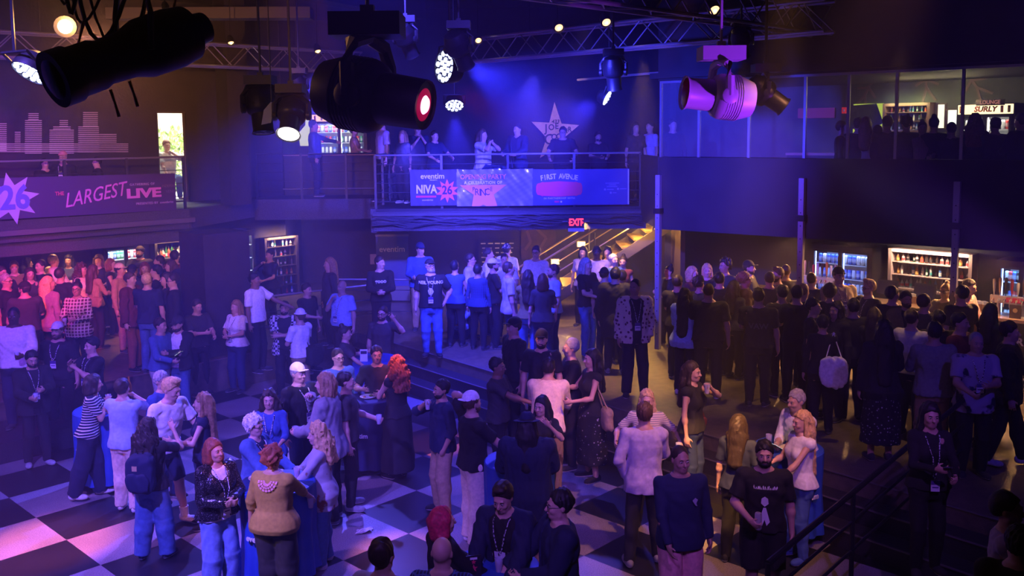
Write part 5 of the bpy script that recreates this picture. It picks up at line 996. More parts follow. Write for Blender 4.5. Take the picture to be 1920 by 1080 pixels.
for ch, px, py in (('T', 1853, 631), ('H', 1873, 632), ('R', 1912, 642)):
    c = plane_pt(px, py, C0-cn*.07, cd, .0); o = text(ch, .17, WH, None, frame_on(c, cd), name='front_letter', depth=.01, bold=.004); tag(o, 'pale letter %s on the front of the right bar counter' % ch, 'letter', 'letters on the bar front')
ll = LFTP[1]; a = Vector((w0.x, w0.y, 0))+nW*1.5; counter((a-ll*3.5)[:2], (a+ll*1.1)[:2], .6, 1.68, 'dark bar counter at the left bar behind the crowd')
counter((-5.9, 24.2), (-3.5, 24.2), 3.2, 4.28, 'upstairs bar counter in front of the drinks fridge')
la = fas(.2)+Vector((.63, .777, 0))*2.9; lb2 = fas(1.15)+Vector((.63, .777, 0))*2.9; counter(la[:2], lb2[:2], 3.2, 4.3, 'lounge bar counter behind the dark row of guests')
# beer taps
def taps(px0, px1, py, n, label, word=None):
    a = plane_pt(px0, py, C0+cn*(-.25), cd); b = plane_pt(px1, py, C0+cn*(-.25), cd); W_ = (b-a).length; c = (a+b)/2; M = frame_on((c.x, c.y, 1.70), cd); root = empty('beer_tap_tower', M=M); tag(root, label, 'beer tap tower')
    for sx_ in (-W_*.3, W_*.3): mb = MB(); mb.lathe([(.06, 0), (.035, .02), (.03, .22)], 12, M=Matrix.Translation((sx_, 0, 0)) @ Matrix.Rotation(R(-90), 4, 'X')); mb.build('column', railm, root, smooth=True)
    mb = MB(); mb.box((0, .27, 0), (W_, .12, .10)); br_ = mb.build('beam', mat('tap_beam', (.55,.50,.48), .35, metal=.3), root)
    if word: text(word, .10, RD, br_, Matrix.Translation((W_*.12, .27, .052)), bold=.006)
    cols = [(.8,.7,.5), (.10,.05,.03), (.75,.5,.2), (.7,.25,.05), (.02,.02,.02), (.6,.6,.62), (.5,.05,.05), (.15,.10,.3), (.75,.7,.6)]
    for i in range(n):
        x = -W_/2+W_*(i+.5)/n; hh = ri.uniform(.22, .32); c_ = cols[(i*2) % 9]; mb = MB(); mb.lathe([(.008, 0), (.008, .04), (.016, .06), (.026, hh*.75), (.024, hh*.95), (.008, hh)], 10, M=Matrix.Translation((x, .33, 0)) @ Matrix.Rotation(R(-90), 4, 'X')); h_ = mb.build('tap_handle', mat('handle_%d' % ((i*2) % 9), c_, .35), root, smooth=True)
        mb = MB(); mb.tube([(x, .28, .05), (x, .24, .10), (x, .16, .11)], .010, 6); mb.build('spout', railm, root, smooth=True)
        mb = MB(); mb.lathe([(.022, 0), (.022, .012)], 10, M=Matrix.Translation((x, .265, .05))); mb.build('tap_badge', mat('handle_%d' % ((i*2+3) % 9), cols[(i*2+3) % 9], .5), root)
taps(1497, 1570, 535, 9, 'beer tap tower with tall handles in front of the blue fridge')
taps(1857, 1935, 590, 7, 'beer tap tower reading SURLY at the right edge', 'SURLY')
p = plane_pt(1903, 600, C0+cn*(-.12), cd); mb = MB(); mb.box((0, .11, 0), (.17, .22, .02)); o = mb.build('picture_frame', mat('pic_frame', (.06,.04,.04), .4), M=frame_on((p.x, p.y, 1.70), cd)); tag(o, 'small framed picture standing on the right bar counter', 'picture frame'); mb = MB(); mb.lathe([(.035, 0), (.035, .006)], 16, M=Matrix.Translation((0, .13, .011))); mb.build('emblem', mat('emblem', (.5,.35,.15), .5), o)
def terminal(px, py, label):
    p = plane_pt(px, py, C0-cn*.95, cd); M = frame_on((p.x, p.y, 1.45), cd); root = empty('cash_register', M=M); tag(root, label, 'cash register', 'tills at the right bar'); mb = MB(); mb.box((0, .06, 0), (.36, .12, .36)); mb.build('cash_drawer', blk, root); mb = MB(); mb.box((0, .20, .0), (.06, .22, .06)); mb.build('stand', blk, root); mb = MB(); mb.box((0, .40, .02), (.38, .27, .03), M=Matrix.Rotation(R(-15), 3, 'X')); s_ = mb.build('screen', blk, root); mb = MB(); mb.box((0, .40, .042), (.33, .22, .005), M=Matrix.Rotation(R(-15), 3, 'X')); mb.build('display', mat('display_dark', (.02,.022,.03), .15), s_)
terminal(1665, 540, 'dark touch screen till left of the bottle shelf'); terminal(1735, 545, 'dark touch screen till in front of the bottle shelf')
qa = C0-cn*1.25-cd*3.4; qb = C0-cn*1.25+cd*4.6; mb = MB(); mb.seg(qa+Vector((0, 0, 1.02)), qb+Vector((0, 0, 1.02)), .5, .85); o = mb.build('back_bar_cabinet', cf); tag(o, 'dark back bar cabinet carrying the tills', 'cabinet')
p = plane_pt(1760, 566, C0-cn*.8, cd); mb = MB(); mb.box((0, 0, 0), (.26, .008, .18)); o = mb.build('tablet', mat('tablet_body', (.02,.02,.02)), M=Matrix.Translation((p.x, p.y, 1.56)) @ Matrix.Rotation(R(45), 4, 'X')); tag(o, 'glowing white tablet screen lying behind the bar', 'tablet'); mb = MB(); mb.box((0, -.006, 0), (.24, .004, .16)); mb.build('screen', emis('screen_white', (.9,.95,1), 3), o)
for k, px in enumerate((1700, 1710, 1835, 1845)):
    p = plane_pt(px, 580, C0-cn*.45, cd); mb = MB(); mb.box((0, 0, .06), (.10, .14, .12)); o = mb.build('napkin_caddy', mat('caddy_wood', (.30,.16,.07), .5), M=Matrix.Translation((p.x, p.y, 1.70))); tag(o, ['wooden napkin caddy left of the till', 'wooden napkin caddy touching the left one by the till', 'wooden napkin caddy by the leaning man in pink', 'wooden napkin caddy nearest the right taps'][k], 'caddy', 'napkin caddies on the right bar'); mb = MB(); mb.box((0, 0, .14), (.08, .12, .05)); mb.build('napkins', WH, o)
# stairs under the balcony, rising to the right
sx0, sx1, n_ = .35, 4.1, 14; root = empty('staircase', (0, 21.5, 0)); tag(root, 'amber lit metal staircase rising to the right under the balcony', 'staircase'); tm = mat('tread_plate', (.45,.30,.10), .35, metal=.4, bump=50)
for i in range(n_): mb = MB(); x = sx0+(sx1-sx0)*i/n_; z = .6+2.45*(i+1)/n_; mb.box((x+.13, 0, z-.02), (.30, 1.3, .04)); mb.build('tread', tm, root)
for y_ in (-.67, .67): mb = MB(); mb.seg((sx0, y_, .62), (sx1, y_, 3.02), .05, .22); mb.build('stringer', mat('stringer', (.10,.08,.06), .5), root)
for y_, nm in ((-.67, 'handrail'), (.67, 'handrail')):
    for hgt, rr in ((.95, .024), (.50, .014)): mb = MB(); mb.tube([(sx0-.2, y_, .6+hgt), (sx1, y_, 3.0+hgt)], rr, 8); mb.build(nm if hgt > .9 else 'mid_rail', mat('brass_rail', (.55,.42,.25), .3, metal=.7), root, smooth=True)
    for t_ in (.05, .4, .75): x = sx0+(sx1-sx0)*t_; z = .6+2.4*t_; mb = MB(); mb.tube([(x, y_, z), (x, y_, z+.95)], .02, 8); mb.build('rail_post', blk, root)
for k, (px, py) in enumerate(((1090, 458), (1041, 491))):
    p = PY(px, py, 22.4); mb = MB(); mb.box((0, 0, 0), (.18, .05, .11)); o = mb.build('wall_lamp', emis('amber_wall_lamp', (1,.45,.10), 14), M=Matrix.Translation(p)); tag(o, ['upper bright amber wall lamp beside the stair rail', 'lower bright amber wall lamp left of the stairs'][k], 'wall lamp', 'amber wall lamps by the stairs'); mb = MB(); mb.box((0, .05, 0), (.22, .05, .15)); mb.build('housing', blk, o); point('wall_lamp_light', p+Vector((0, -.25, 0)), AMB, 55, .05)
p = PY(1147, 428, 20.4); mb = MB(); mb.lathe([(.11, 0), (.10, -.03), (.02, -.045)], 20); o = mb.build('ceiling_lamp', emis('ceiling_lamp_glow', (1,.62,.25), 9), M=Matrix.Translation((p.x, 20.4, 2.90)), smooth=True); tag(o, 'round lit ceiling lamp under the balcony edge near the exit sign', 'ceiling lamp'); point('stair_lamp', (p.x+.4, 20.6, 2.72), (1,.5,.13), 160, .1); point('stair_lamp', (2.9, 21.2, 2.75), (1,.55,.15), 60, .1)
# cables looped on the balcony front
cbl = empty('balcony_cables', (0, 19.30, 2.95)); tag(cbl, 'black cables looping along the balcony front below the banners', 'cables'); rg = random.Random(2)
for k in range(7):
    mb = MB(); ph = rg.uniform(0, 6); a_ = rg.uniform(.02, .05); mb.tube([(-2.9+5.6*i/40, -.02-.03*(k % 2), -.02*k+.06+a_*math.sin(i*.35+ph)+.03*math.sin(i*.9+k)) for i in range(41)], .012, 6); mb.build('cable', mat('cable_grey', (.05,.05,.06), .35), cbl, smooth=True)
# high tables under blue cloths
clothb = mat('blue_cloth', (.02,.08,.40), .6, pat='noise', col2=(.03,.10,.48), sc_=6)
def table(px, py, label, z=0, r_=.39, cm=None):
    c = P(px, py, z+1.07); root = empty('cocktail_table', (c.x, c.y, z)); tag(root, label.replace('CLOTH', 'high round table under'), 'table', 'high round tables'); mb = MB(); mb.lathe([(r_, 1.04), (r_, 1.065)], 28); mb.build('tabletop', mat('table_top', (.3,.3,.32), .5), root); mb = MB(); mb.lathe([(.25, 0), (.25, .02), (.04, .04), (.03, 1.04)], 16); mb.build('pedestal', blk, root)
    vs = []; n = 96; rg = random.Random(int(px)); ph = rg.uniform(0, 6)
    rings_ = [(.02, 1.072, 0), (r_, 1.072, 0), (r_+.012, 1.06, 0), (r_+.01, .9, .3), (r_-.01, .55, .8), (r_+.02, .12, 1.2)]
    for rr, zz, am in rings_:
        for i in range(n): a = 2*math.pi*i/n; q = rr+am*(.022*math.sin(a*13+ph)+.012*math.sin(a*7+ph*2)); vs.append((q*math.cos(a), q*math.sin(a), zz))
    fs = [(k*n+i, k*n+(i+1) % n, (k+1)*n+(i+1) % n, (k+1)*n+i) for k in range(len(rings_)-1) for i in range(n)]+[tuple(range(n-1, -1, -1))]
    mb = MB(); mb.add(vs, fs); cl = mb.build('tablecloth', cm or clothb, loc=(c.x, c.y, z), smooth=True); tag(cl, label.replace('CLOTH', 'blue cloth of'), 'tablecloth', 'blue tablecloths'); 
    o = text('eventim', .09, WH, cl, Matrix(), bold=.002); a0 = R(-105 if px < 960 else -75)
    for vv in o.data.vertices: x, y, zz = vv.co; an = a0+x/(r_+.03); vv.co = ((r_+.045+zz)*math.cos(an), (r_+.045+zz)*math.sin(an), .62+y)
    return Vector((c.x, c.y, z+1.075))
TB = [table(196, 766, 'CLOTH the table between striped-shirt woman and man in pale shirt'), table(520, 905, 'CLOTH the front left table among four women'), table(692, 742, 'CLOTH the table beside the woman with red curls', cm=mat('navy_cloth', (.01,.015,.06), .7)), table(974, 862, 'CLOTH the centre table by the white cap man'), table(925, 1062, 'CLOTH the table at the bottom edge, centre'), table(1478, 838, 'CLOTH the table behind the man in the printed black shirt'), table(700, 672, 'CLOTH the far table below the man raising his hand')]
# ------------------------------------------------------------------ the crowd
pw = mat('shirt_print_white', (.75,.75,.8), .7); pg_ = mat('shirt_print_grey', (.35,.35,.40), .7)
INFO = {}
def q(key, label, px, py, yaw, **k):
    i = person(label, px, py, k.pop('z', 0.), k.pop('h', 1.75), yaw, **k); INFO[key] = i; return i
Fm = dict(sex='f')
# --- front left group on the dance floor
q('stripe', 'woman in black and white striped tee leaning on the left blue table', 178, 703, 105, h=1.66, lean=10, **Fm, hair='bob', hc='dark', top='stripes', bot='navy', loose=.035, L='table', Rr='chin', shoes='white', feet=((.10, -.10), (-.09, .22)), sole='cream', head=(15, 0))
q('paleback', 'man in pale blue shirt and beige trousers with his back turned', 229, 710, 172, h=1.72, hc='dark', hair='short', top='lblue', sl='half', hem=.86, bot='cream', loose=.02, L='table', Rr='drink', shoes='white', lanyard=1.1)
q('blondman', 'tall laughing blond man in white tee and shorts bending sideways', 326, 712, 62, h=1.88, lean=14, hair='quiff', hc='blond', sk='fair', top='white', bot='navy', botk='shorts', L='talk', Rr='down', shoes='white', socks='white', head=(8, 10), feet=((.16, -.12), (-.10, .26)))
q('backpack', 'woman with long wavy hair, backpack and loose blue overalls seen from behind', 279, 785, 176, h=1.62, **Fm, hair='wavy', hc='dark', top='black', bot='denim', loose=.034, feet=((.15, .02), (-.14, -.03)), L='down', Rr='wave', shoes='navy', head=(-15, 0))
q('tank', 'woman with very long light hair in dark tank top facing left', 377, 738, -78, h=1.66, **Fm, hair='verylong', hc='sand', sk='fair', top='navy', sl='none', bot='djean', loose=.01, L='talk', Rr='clasp', shoes='black')
q('sequin', 'auburn haired woman in sequined black jacket with hands clasped', 401, 825, 48, h=1.66, **Fm, hair='bob', hc='auburn', sk='light', top='white', jacket=('sequin', .055), jhem=.93, bot='ljean', loose=.03, L='clasp', Rr='clasp', lanyard=1.03, shoes='white', head=(10, -4))
q('olive', 'heavy woman in mustard tee with lace back yoke, curly hair, from behind', 511, 838, 168, h=1.64, wt=1.30, **Fm, hair='curlyshort', hc='ginger', top='mustard', sl='half', hem=.84, bot='charcoal', loose=.02, L='down', Rr='table', shoes='black', head=(-6, 0))
_y = mat('yoke_pink', (.75,.35,.45), .7)
for ring_ in range(3):
    for _k in range(9):
        _a0, _a1 = R(180+20*_k+2), R(180+20*_k+17); _r0, _r1 = .030+.030*ring_, .052+.030*ring_; shirt_shape(INFO['olive'], [[(_r0*math.cos(_a0), 1.43+_r0*math.sin(_a0)), (_r1*math.cos(_a0), 1.43+_r1*math.sin(_a0)), (_r1*math.cos(_a1), 1.43+_r1*math.sin(_a1)), (_r0*math.cos(_a1), 1.43+_r0*math.sin(_a1))]], _y, back=True, nm='lace_panel')

q('grandma', 'older woman with short white hair and glasses in blue denim jacket', 478, 781, 68, h=1.64, **Fm, hair='curlyshort', hc='white', sk='fair', top='navy', jacket=('denim', .04), jhem=.86, bot='black', L='table', Rr='table', glasses=True, lanyard=1.15)
q('kimono', 'woman with long frizzy fair hair in patterned loose tee and jeans', 592, 797, -80, h=1.60, **Fm, hair='curly', hc='blond', sk='fair', top='patch', sl='half', hem=.74, bot='denim', loose=.01, L='table', Rr='table', shoes='lgrey', lean=5, wt=1.08)
q('smile', 'smiling woman with wavy dark hair and blue top holding a drink', 504, 733, 8, h=1.64, **Fm, hair='wavy', hc='dark', top='blue', sl='half', bot='black', L='cup', Rr='clasp', lanyard=True)
q('capnod', 'man in white cap and black tee turned right, with lanyard', 560, 683, 55, h=1.80, hair='short', hc='grey', hat='cap', hatc='white', top='black', bot='djean', L='talk', Rr='down', lanyard=True, wt=1.08)
q('blazer', 'tall person with shoulder-length fair hair in grey blazer holding a drink', 606, 700, -98, h=1.86, hair='bob', hc='sand', sk='fair', top='black', jacket=('grey', .05), jhem=.78, bot='black', loose=.015, L='cup', Rr='drink', shoes='grey', lean=5)
q('profile', 'dark haired man in dark tee behind the grey blazer, facing right', 650, 697, 95, h=1.78, hair='short', hc='black', top='charcoal', bot='black', L='cup', Rr='down', shoes='grey')
q('glassblue', 'man with glasses in blue shirt leaning in at the middle table', 634, 655, 35, h=1.74, hair='short', hc='dark', top='denim', sl='long', glasses=True, bot='navy', L='down', Rr='table')
q('mid', 'man in black tee with lanyard card facing the red curls', 706, 650, 12, h=1.74, hair='short', hc='black', sk='tan', top='black', bot='black', L='clasp', Rr='talk')
q('redcurl', 'woman with long red curly hair in long black dress', 742, 670, -140, h=1.70, **Fm, hair='curly', hc='ginger', top='black', sl='none', skirt=('dress', 'black', .12, .26), bot='black', L='chin', Rr='clasp', shoes='black')
q('tableman', 'woman with dark tied hair in dark tee at the far table, facing right', 648, 612, 88, h=1.66, **Fm, hair='bun', hc='black', top='charcoal', bot='black', L='talk', Rr='table')
q('raised', 'bearded man with glasses in printed dark tee raising one hand', 716, 575, -8, h=1.80, hair='short', hc='dark', beard=True, glasses=True, top='charcoal', bot='black', L='up', Rr='down', head=(-5, 0))
q('bucket', 'person in white bucket hat and white tee turned away left', 561, 580, -125, h=1.72, hair='short', hc='brown', hat='bucket', hatc='white', top='white', bot='tan', L='clasp', Rr='clasp')
q('crossed', 'bearded man in open checkered shirt over dark tee with arms folded', 533, 566, 5, h=1.76, hair='short', hc='dark', beard=True, top='black', jacket=('bwcheck', .09, 'short'), bot='black', L='cross', Rr='cross', wt=1.1)
q('bald1', 'bald man in light blue polo holding a hand to his chin', 640, 526, -28, z=.2, h=1.78, hair='bald', hc='grey', top='lblue', bot='black', L='down', Rr='chin', lanyard=1.05, belly=.05, wt=1.08)
q('dark1', 'dim man with short hair behind the bald man in light blue', 576, 532, 60, z=.2, h=1.72, hair='short', top='black', bot='black', L='down', Rr='cup')
# --- left side
q('sweater', 'big man in white sweater holding a cup and a plate', 24, 577, 14, h=1.88, z=.3, sk='dark', hair='buzz', hc='black', top='white', sl='long', bot='navy', L='cup', Rr='talk', wt=1.18)
q('capbeard', 'bearded man in white fronted cap and black tee with name badge', 106, 606, 0, h=1.84, hair='short', hc='brown', beard=.014, hat='cap', hatc='white', top='black', bot='black', lanyard=1.16, wt=1.16, L='down', Rr='down')
q('blackjkt', 'bearded man in black jacket looking down, at far left', 60, 660, 42, h=1.70, hair='short', hc='black', beard=True, top='black', jacket=('black', .05), bot='black', L='phone', Rr='cup', lanyard=True, head=(0, 14), shoes='lgrey')
q('clap', 'man in black tee clapping his raised hands, face turned left', 170, 634, -38, h=1.74, hair='quiff', hc='black', sk='fair', top='black', bot='djean', L=(-.02, .26, 1.34, .2, (.8, .1, -.8)), Rr=(.10, .30, 1.40, .2, (.8, .1, -.8)), lanyard=True)
q('older', 'grey haired man with glasses hidden behind the laughing blond man', 304, 697, 70, h=1.72, hair='short', hc='grey', glasses=True, top='blue', bot='djean', L='cup', Rr='down')
q('denimshirt', 'man in blue denim shirt and white trousers passing a phone', 302, 597, 72, h=1.76, hair='short', hc='dark', top='denim', sl='long', bot='lgrey', L='phone', Rr='cup', lean=5)
q('whitetee', 'man in dark cap and open dark shirt over a white tee', 330, 596, -22, h=1.74, hair='short', hat='cap', hatc='charcoal', beard=.012, top='white', jacket=('black', .10), jhem=.86, bot='denim', L='phone', Rr='phone', head=(0, 12))
q('greyman', 'dark haired man in grey tee beside the big pillar', 371, 563, 48, z=.0, h=1.78, hair='short', hc='dark', top='charcoal', bot='black', L='cup', Rr='phone', head=(0, 10))
q('lanyardwoman', 'fair haired woman in white tee with lanyard right of the pillar', 441, 564, -28, h=1.72, **Fm, hair='long', hc='sand', top='white', bot='djean', lanyard=1.06, L='clasp', Rr='clasp', wt=1.12)
q('reach', 'man in white tee stretching his arm to the right', 478, 512, 72, z=.6, h=1.76, hair='short', hc='black', sk='brown', top='white', bot='black', L=(.42, .42, 1.10, .3, (.3, .2, -1)), Rr='down')
# --- left bar crowd on the platform
Z = .6
def pl(key, label, px, py, yaw, **k): return q(key, label, px, py, yaw, z=Z, **k)
pl('l1', 'man with glasses in black shirt at the far left edge, profile right', 12, 514, 80, hair='short', hc='grey', glasses=True, top='black', bot='black', L='cup', Rr='down', h=1.78)
pl('l2', 'bearded man in dark cap seen from behind, left crowd', 44, 529, -150, hair='short', hat='cap', hatc='black', beard=True, top='charcoal', bot='black', h=1.72, wt=1.12, L='down', Rr='cup', head=(40, 0))
pl('l3', 'woman with long pink-lit blonde hair and mauve jacket', 92, 519, 148, h=1.74, **Fm, hair='long', hc='blond', top='black', jacket=('mauve', 0), bot='black', L='cup', Rr='down', head=(-30, 0))
pl('l4', 'woman with glasses in plaid shirt standing in magenta light', 143, 529, 6, h=1.72, **Fm, hair='bun', hc='black', glasses=True, top='redplaid', sl='long', hem=.80, bot='black', L='clasp', Rr='cup', sk='tan', wt=1.1)
pl('l5', 'woman with long brown hair and tan sweater carrying a handbag', 176, 497, 148, h=1.66, **Fm, hair='long', hc='brown', top='tan', sl='long', bot='black', L='cup', Rr='cup')
pl('l6', 'curly haired woman in profile left of the tan sweater', 154, 495, 80, h=1.66, **Fm, hair='curly', hc='brown', top='cream', bot='black', L='cup', Rr='down')
pl('l7', 'man in pale tan jacket facing away in the left crowd', 101, 478, 150, h=1.78, hair='short', hc='sand', top='cream', jacket=('cream', 0), bot='tan', L='down', Rr='cup')
pl('l8', 'long haired woman in dark plaid beside the tan jacket', 128, 479, 5, h=1.66, **Fm, hair='wavy', hc='black', top='bluecheck', sl='long', bot='black', L='cup', Rr='clasp')
pl('l9', 'smiling woman with long dark hair in front of the left bar', 184, 479, 12, h=1.68, **Fm, hair='wavy', hc='brown', top='black', bot='black', L='cup', Rr='down')
pl('l10', 'woman with auburn bob talking with a raised hand', 209, 486, 90, h=1.62, **Fm, hair='bob', hc='auburn', top='black', sl='none', bot='black', L='chin', Rr='cup')
pl('l11', 'man in cream baseball cap in the left crowd', 226, 495, 80, h=1.72, hair='short', hat='cap', hatc='cream', top='tan', sl='long', bot='tan', L='cup', Rr='down')
pl('l12', 'person in dark cap left of the bartender', 249, 497, 160, h=1.68, hair='short', hat='cap', hatc='black', top='charcoal', bot='black', L='down', Rr='cup')
pl('l13', 'man in dark maroon blazer and rust trousers, profile right', 245, 511, 78, h=1.76, hair='short', hc='brown', sk='fair', top='black', jacket=('maroon', .03), bot='rust', L='cup', Rr='down', shoes='black')
pl('l14', 'blond man in dark tee and jeans with his back turned, left crowd', 276, 513, 176, h=1.78, hair='short', hc='blond', top='navy', bot='denim', L='cup', Rr='down')
pl('l15', 'dark haired man in profile left behind the blond man', 291, 497, -80, h=1.74, hair='short', hc='black', top='black', bot='black', L='cup', Rr='cup')
pl('l16', 'woman with dark hair near the grey pillar, face in pink light', 310, 512, -60, h=1.72, **Fm, hair='long', hc='dark', top='black', sl='long', bot='black', L='cup', Rr='down')
pl('l17', 'man with dark hair and glasses facing left by the pillar', 323, 514, -62, h=1.74, hair='short', hc='dark', glasses=True, top='black', sl='long', bot='black', L='down', Rr='cup')
pl('l18', 'balding man at the left bar in profile left', 297, 479, -85, h=1.74, hair='thin', hc='dark', top='black', bot='black', L='cup', Rr='down')
pl('l19', 'tall dark figure from behind beneath the lit bottle shelf', 328, 470, 175, h=1.82, hair='short', top='maroon', bot='black')
pl('l20', 'man in dark tee with bare arm at the grey pillar edge', 346, 478, -160, h=1.80, hair='short', hc='brown', top='navy', bot='black')
pl('l21', 'bearded bartender in black cap behind the left bar', 261, 463, -6, h=1.76, hair='short', hat='backcap', hatc='black', beard=True, top='black', bot='black', L='down', Rr='table', wt=1.15)
for i, (px, py, yw, hr, hcol, tp, sx, lb) in enumerate([(4, 500, 60, 'short', 'dark', 'black', 'm', 'dim man cut off by the left edge of the crowd'), (26, 490, 30, 'short', 'brown', 'olive', 'm', 'dim man in olive tee in the far left crowd'), (52, 484, 120, 'wavy', 'dark', 'charcoal', 'f', 'dim long haired woman third from the left edge'), (74, 488, -20, 'short', 'black', 'black', 'm', 'dim man in black left of the pale jacket'), (56, 503, 40, 'long', 'dark', 'charcoal', 'f', 'dim woman holding a cup up, far left crowd'), (271, 493, 20, 'bob', 'auburn', 'black', 'f', 'auburn haired woman half hidden in front of the bartender'), (318, 489, -60, 'wavy', 'brown', 'tan', 'f', 'woman with wavy hair beside the tall dark figure'), (113, 503, 170, 'short', 'dark', 'black', 'm', 'dark figure from behind between mauve jacket and plaid shirt')]):
    pl('lx%d' % i, lb, px, py, yw, h=1.66 if sx == 'f' else 1.74, sex=sx, hair=hr, hc=hcol, top=tp, bot='black', L='cup', Rr='down')
pl('bt1', 'bartender with dark hair at the tall amber bottle shelf', 505, 468, -35, h=1.72, **Fm, hair='short', hc='black', sk='tan', top='black', bot='black', L='cup', Rr='drink')
pl('bt2', 'woman with long fair hair serving beside the single lit fridge', 452, 473, -30, h=1.66, **Fm, hair='long', hc='sand', top='charcoal', sl='long', bot='black', L='cup', Rr='cup')
pl('walk', 'dim man in dark shirt walking near the wall left of eventim banner', 616, 484, -60, h=1.76, hair='long', hc='sand', top='charcoal', sl='long', bot='black')
# --- centre back
g = pl('raglan', 'young man in raglan shirt with pale lettering, hands together', 713, 481, 10, h=1.80, hair='short', hc='dark', top='black', bot='black', L='clasp', Rr='clasp', head=(40, 0), sl='long')
shirt_print(g, [('gooo', .10, 1.30, 0)], pw)
pl('bluecap', 'tall man in cap and blue button shirt by the wall', 789, 457, 8, h=1.86, hair='short', hat='cap', hatc='navy', top='blue', sl='long', hem=.88, bot='tan', L='clasp', Rr='cup', head=(20, 8), wt=1.1)
g = pl('neil', 'bearded man in black cap and printed black tee with hand on hip', 806, 487, 3, h=1.82, hair='short', hc='grey', hat='cap', hatc='black', beard=.013, glasses=True, top='black', bot='denim', L='hip', Rr='down', lanyard=1.05, wt=1.14, head=(25, -8), shoes='black')
shirt_print(g, [('NEIL YOUNG', .075, 1.36, 0)], pw); shirt_shape(g, [[(-.05, 1.22), (-.02, 1.27), (.03, 1.26), (.055, 1.2), (.02, 1.14), (-.03, 1.15)]], pw)
pl('vest', 'woman with dark hair and shiny open-back top, seen from behind', 853, 489, 165, h=1.70, **Fm, hair='short', hc='black', top='blue', sl='none', bot='black', L='hip', Rr='cup')
q('capshirt', 'man in pale cap and light blue shirt with hand behind his hip', 861, 533, 158, z=.0, h=1.72, hair='short', hat='backcap', hatc='lgrey', top='lblue', sl='long', hem=.82, bot='navy', L='down', Rr='back', loose=.01)
pl('c1', 'man with glasses in pale jacket touching his face, profile right', 883, 476, 80, h=1.74, hair='short', hc='dark', glasses=True, top='white', jacket=('lgrey', .04), bot='black', L='chin', Rr='down')
pl('c2', 'dark haired person in blue check shirt in the centre crowd', 896, 496, 160, h=1.66, **Fm, hair='short', hc='black', top='bluecheck', sl='long', bot='black')
pl('c3', 'man in white tee facing right in the centre crowd', 917, 466, 88, h=1.80, hair='short', hc='dark', top='white', bot='black', L='cup', Rr='down')
pl('c4', 'man in white mesh cap and black tee with lanyard', 926, 486, 100, h=1.74, hair='short', hc='dark', hat='cap', hatc='white', beard=True, top='black', bot='black', L='cup', Rr='cup', lanyard=True)
pl('c5', 'man in white shirt with receding hair facing the camera', 946, 476, 5, h=1.74, hair='thin', hc='dark', top='white', bot='djean', L='cup', Rr='down')
pl('c6', 'person in patterned bandana and white shirt, taller, at back', 951, 458, 150, h=1.78, hair='short', hat='bucket', hatc='bandana', top='white', bot='black')
pl('c7', 'man in light short-sleeved shirt facing right, centre crowd', 955, 492, 100, h=1.80, hair='short', hc='brown', top='lgrey', hem=.84, bot='djean', L='cup', Rr='down')
pl('c8', 'man with glasses in white shirt lit by the stair lamps', 1005, 462, -20, h=1.86, hair='short', hc='dark', glasses=True, top='white', bot='black', L='down', Rr='cup')
pl('c9', 'woman with long dark hair in olive tee and jeans, from behind', 990, 507, 172, h=1.74, **Fm, hair='long', hc='dark', top='olive', bot='denim', L='cup', Rr='down')
pl('c10', 'person with dark bob and charcoal tee seen from behind', 1018, 515, 175, h=1.70, **Fm, hair='bob', hc='brown', top='charcoal', bot='navy', L='down', Rr='cup')
pl('c11', 'bearded man in light blue polo, profile left, amber light on his head', 1036, 496, -75, h=1.78, hair='short', hc='brown', beard=True, top='lblue', bot='navy', L='down', Rr='cup')
pl('c12', 'smiling woman with dark bob at the foot of the stairs', 1093, 463, -20, h=1.72, **Fm, hair='bob', hc='black', top='lilac', bot='black', L='cup', Rr='down')
pl('c13', 'dark skinned man in pale shirt between two women by the stairs', 1119, 462, -5, h=1.84, sk='dark', hair='short', hc='black', top='lilac', bot='black')
pl('c14', 'woman with long dark hair smiling, right of the pale shirt', 1139, 463, -10, h=1.74, **Fm, hair='long', hc='black', top='lilac', bot='black')
pl('c15', 'grey haired man in blue tee below the stair rail', 1151, 477, 30, h=1.72, hair='short', hc='grey', top='blue', bot='black')
pl('c16', 'woman in sleeveless maroon top right of the grey haired man', 1168, 481, -20, h=1.66, **Fm, hair='bun', hc='dark', sk='tan', top='maroon', sl='none', bot='black', L='down', Rr='down')
pl('c17', 'long grey haired man in black tee and jeans with folded arms', 1101, 485, 48, h=1.82, hair='long', hc='grey', top='black', bot='denim', L='cross', Rr='cup', shoes='blue')
pl('c18', 'person in round black hat behind the dark suit', 1134, 503, 150, h=1.68, hair='short', hat='bucket', hatc='black', top='black', bot='black')
pl('c19', 'man in long black coat seen from behind', 1154, 502, 168, h=1.84, hair='short', hc='black', top='black', jacket=('black', 0), jhem=.62, bot='black', wt=1.05, shoes='grey')
pl('c20', 'person in pale pink shirt right of the long black coat', 1167, 507, 160, h=1.70, hair='short', hc='dark', top='pink', sl='long', bot='black')
g = pl('floral', 'man in open floral jacket and black trousers looking left', 1190, 524, 6, h=1.86, hair='buzz', hc='black', sk='tan', top='black', jacket=('floral', .07), jhem=.82, bot='black', loose=.01, L='pocket', Rr='down', lanyard=1.08, head=(-38, 0), shoes='black', feet=((.14, .0), (-.13, .0)))
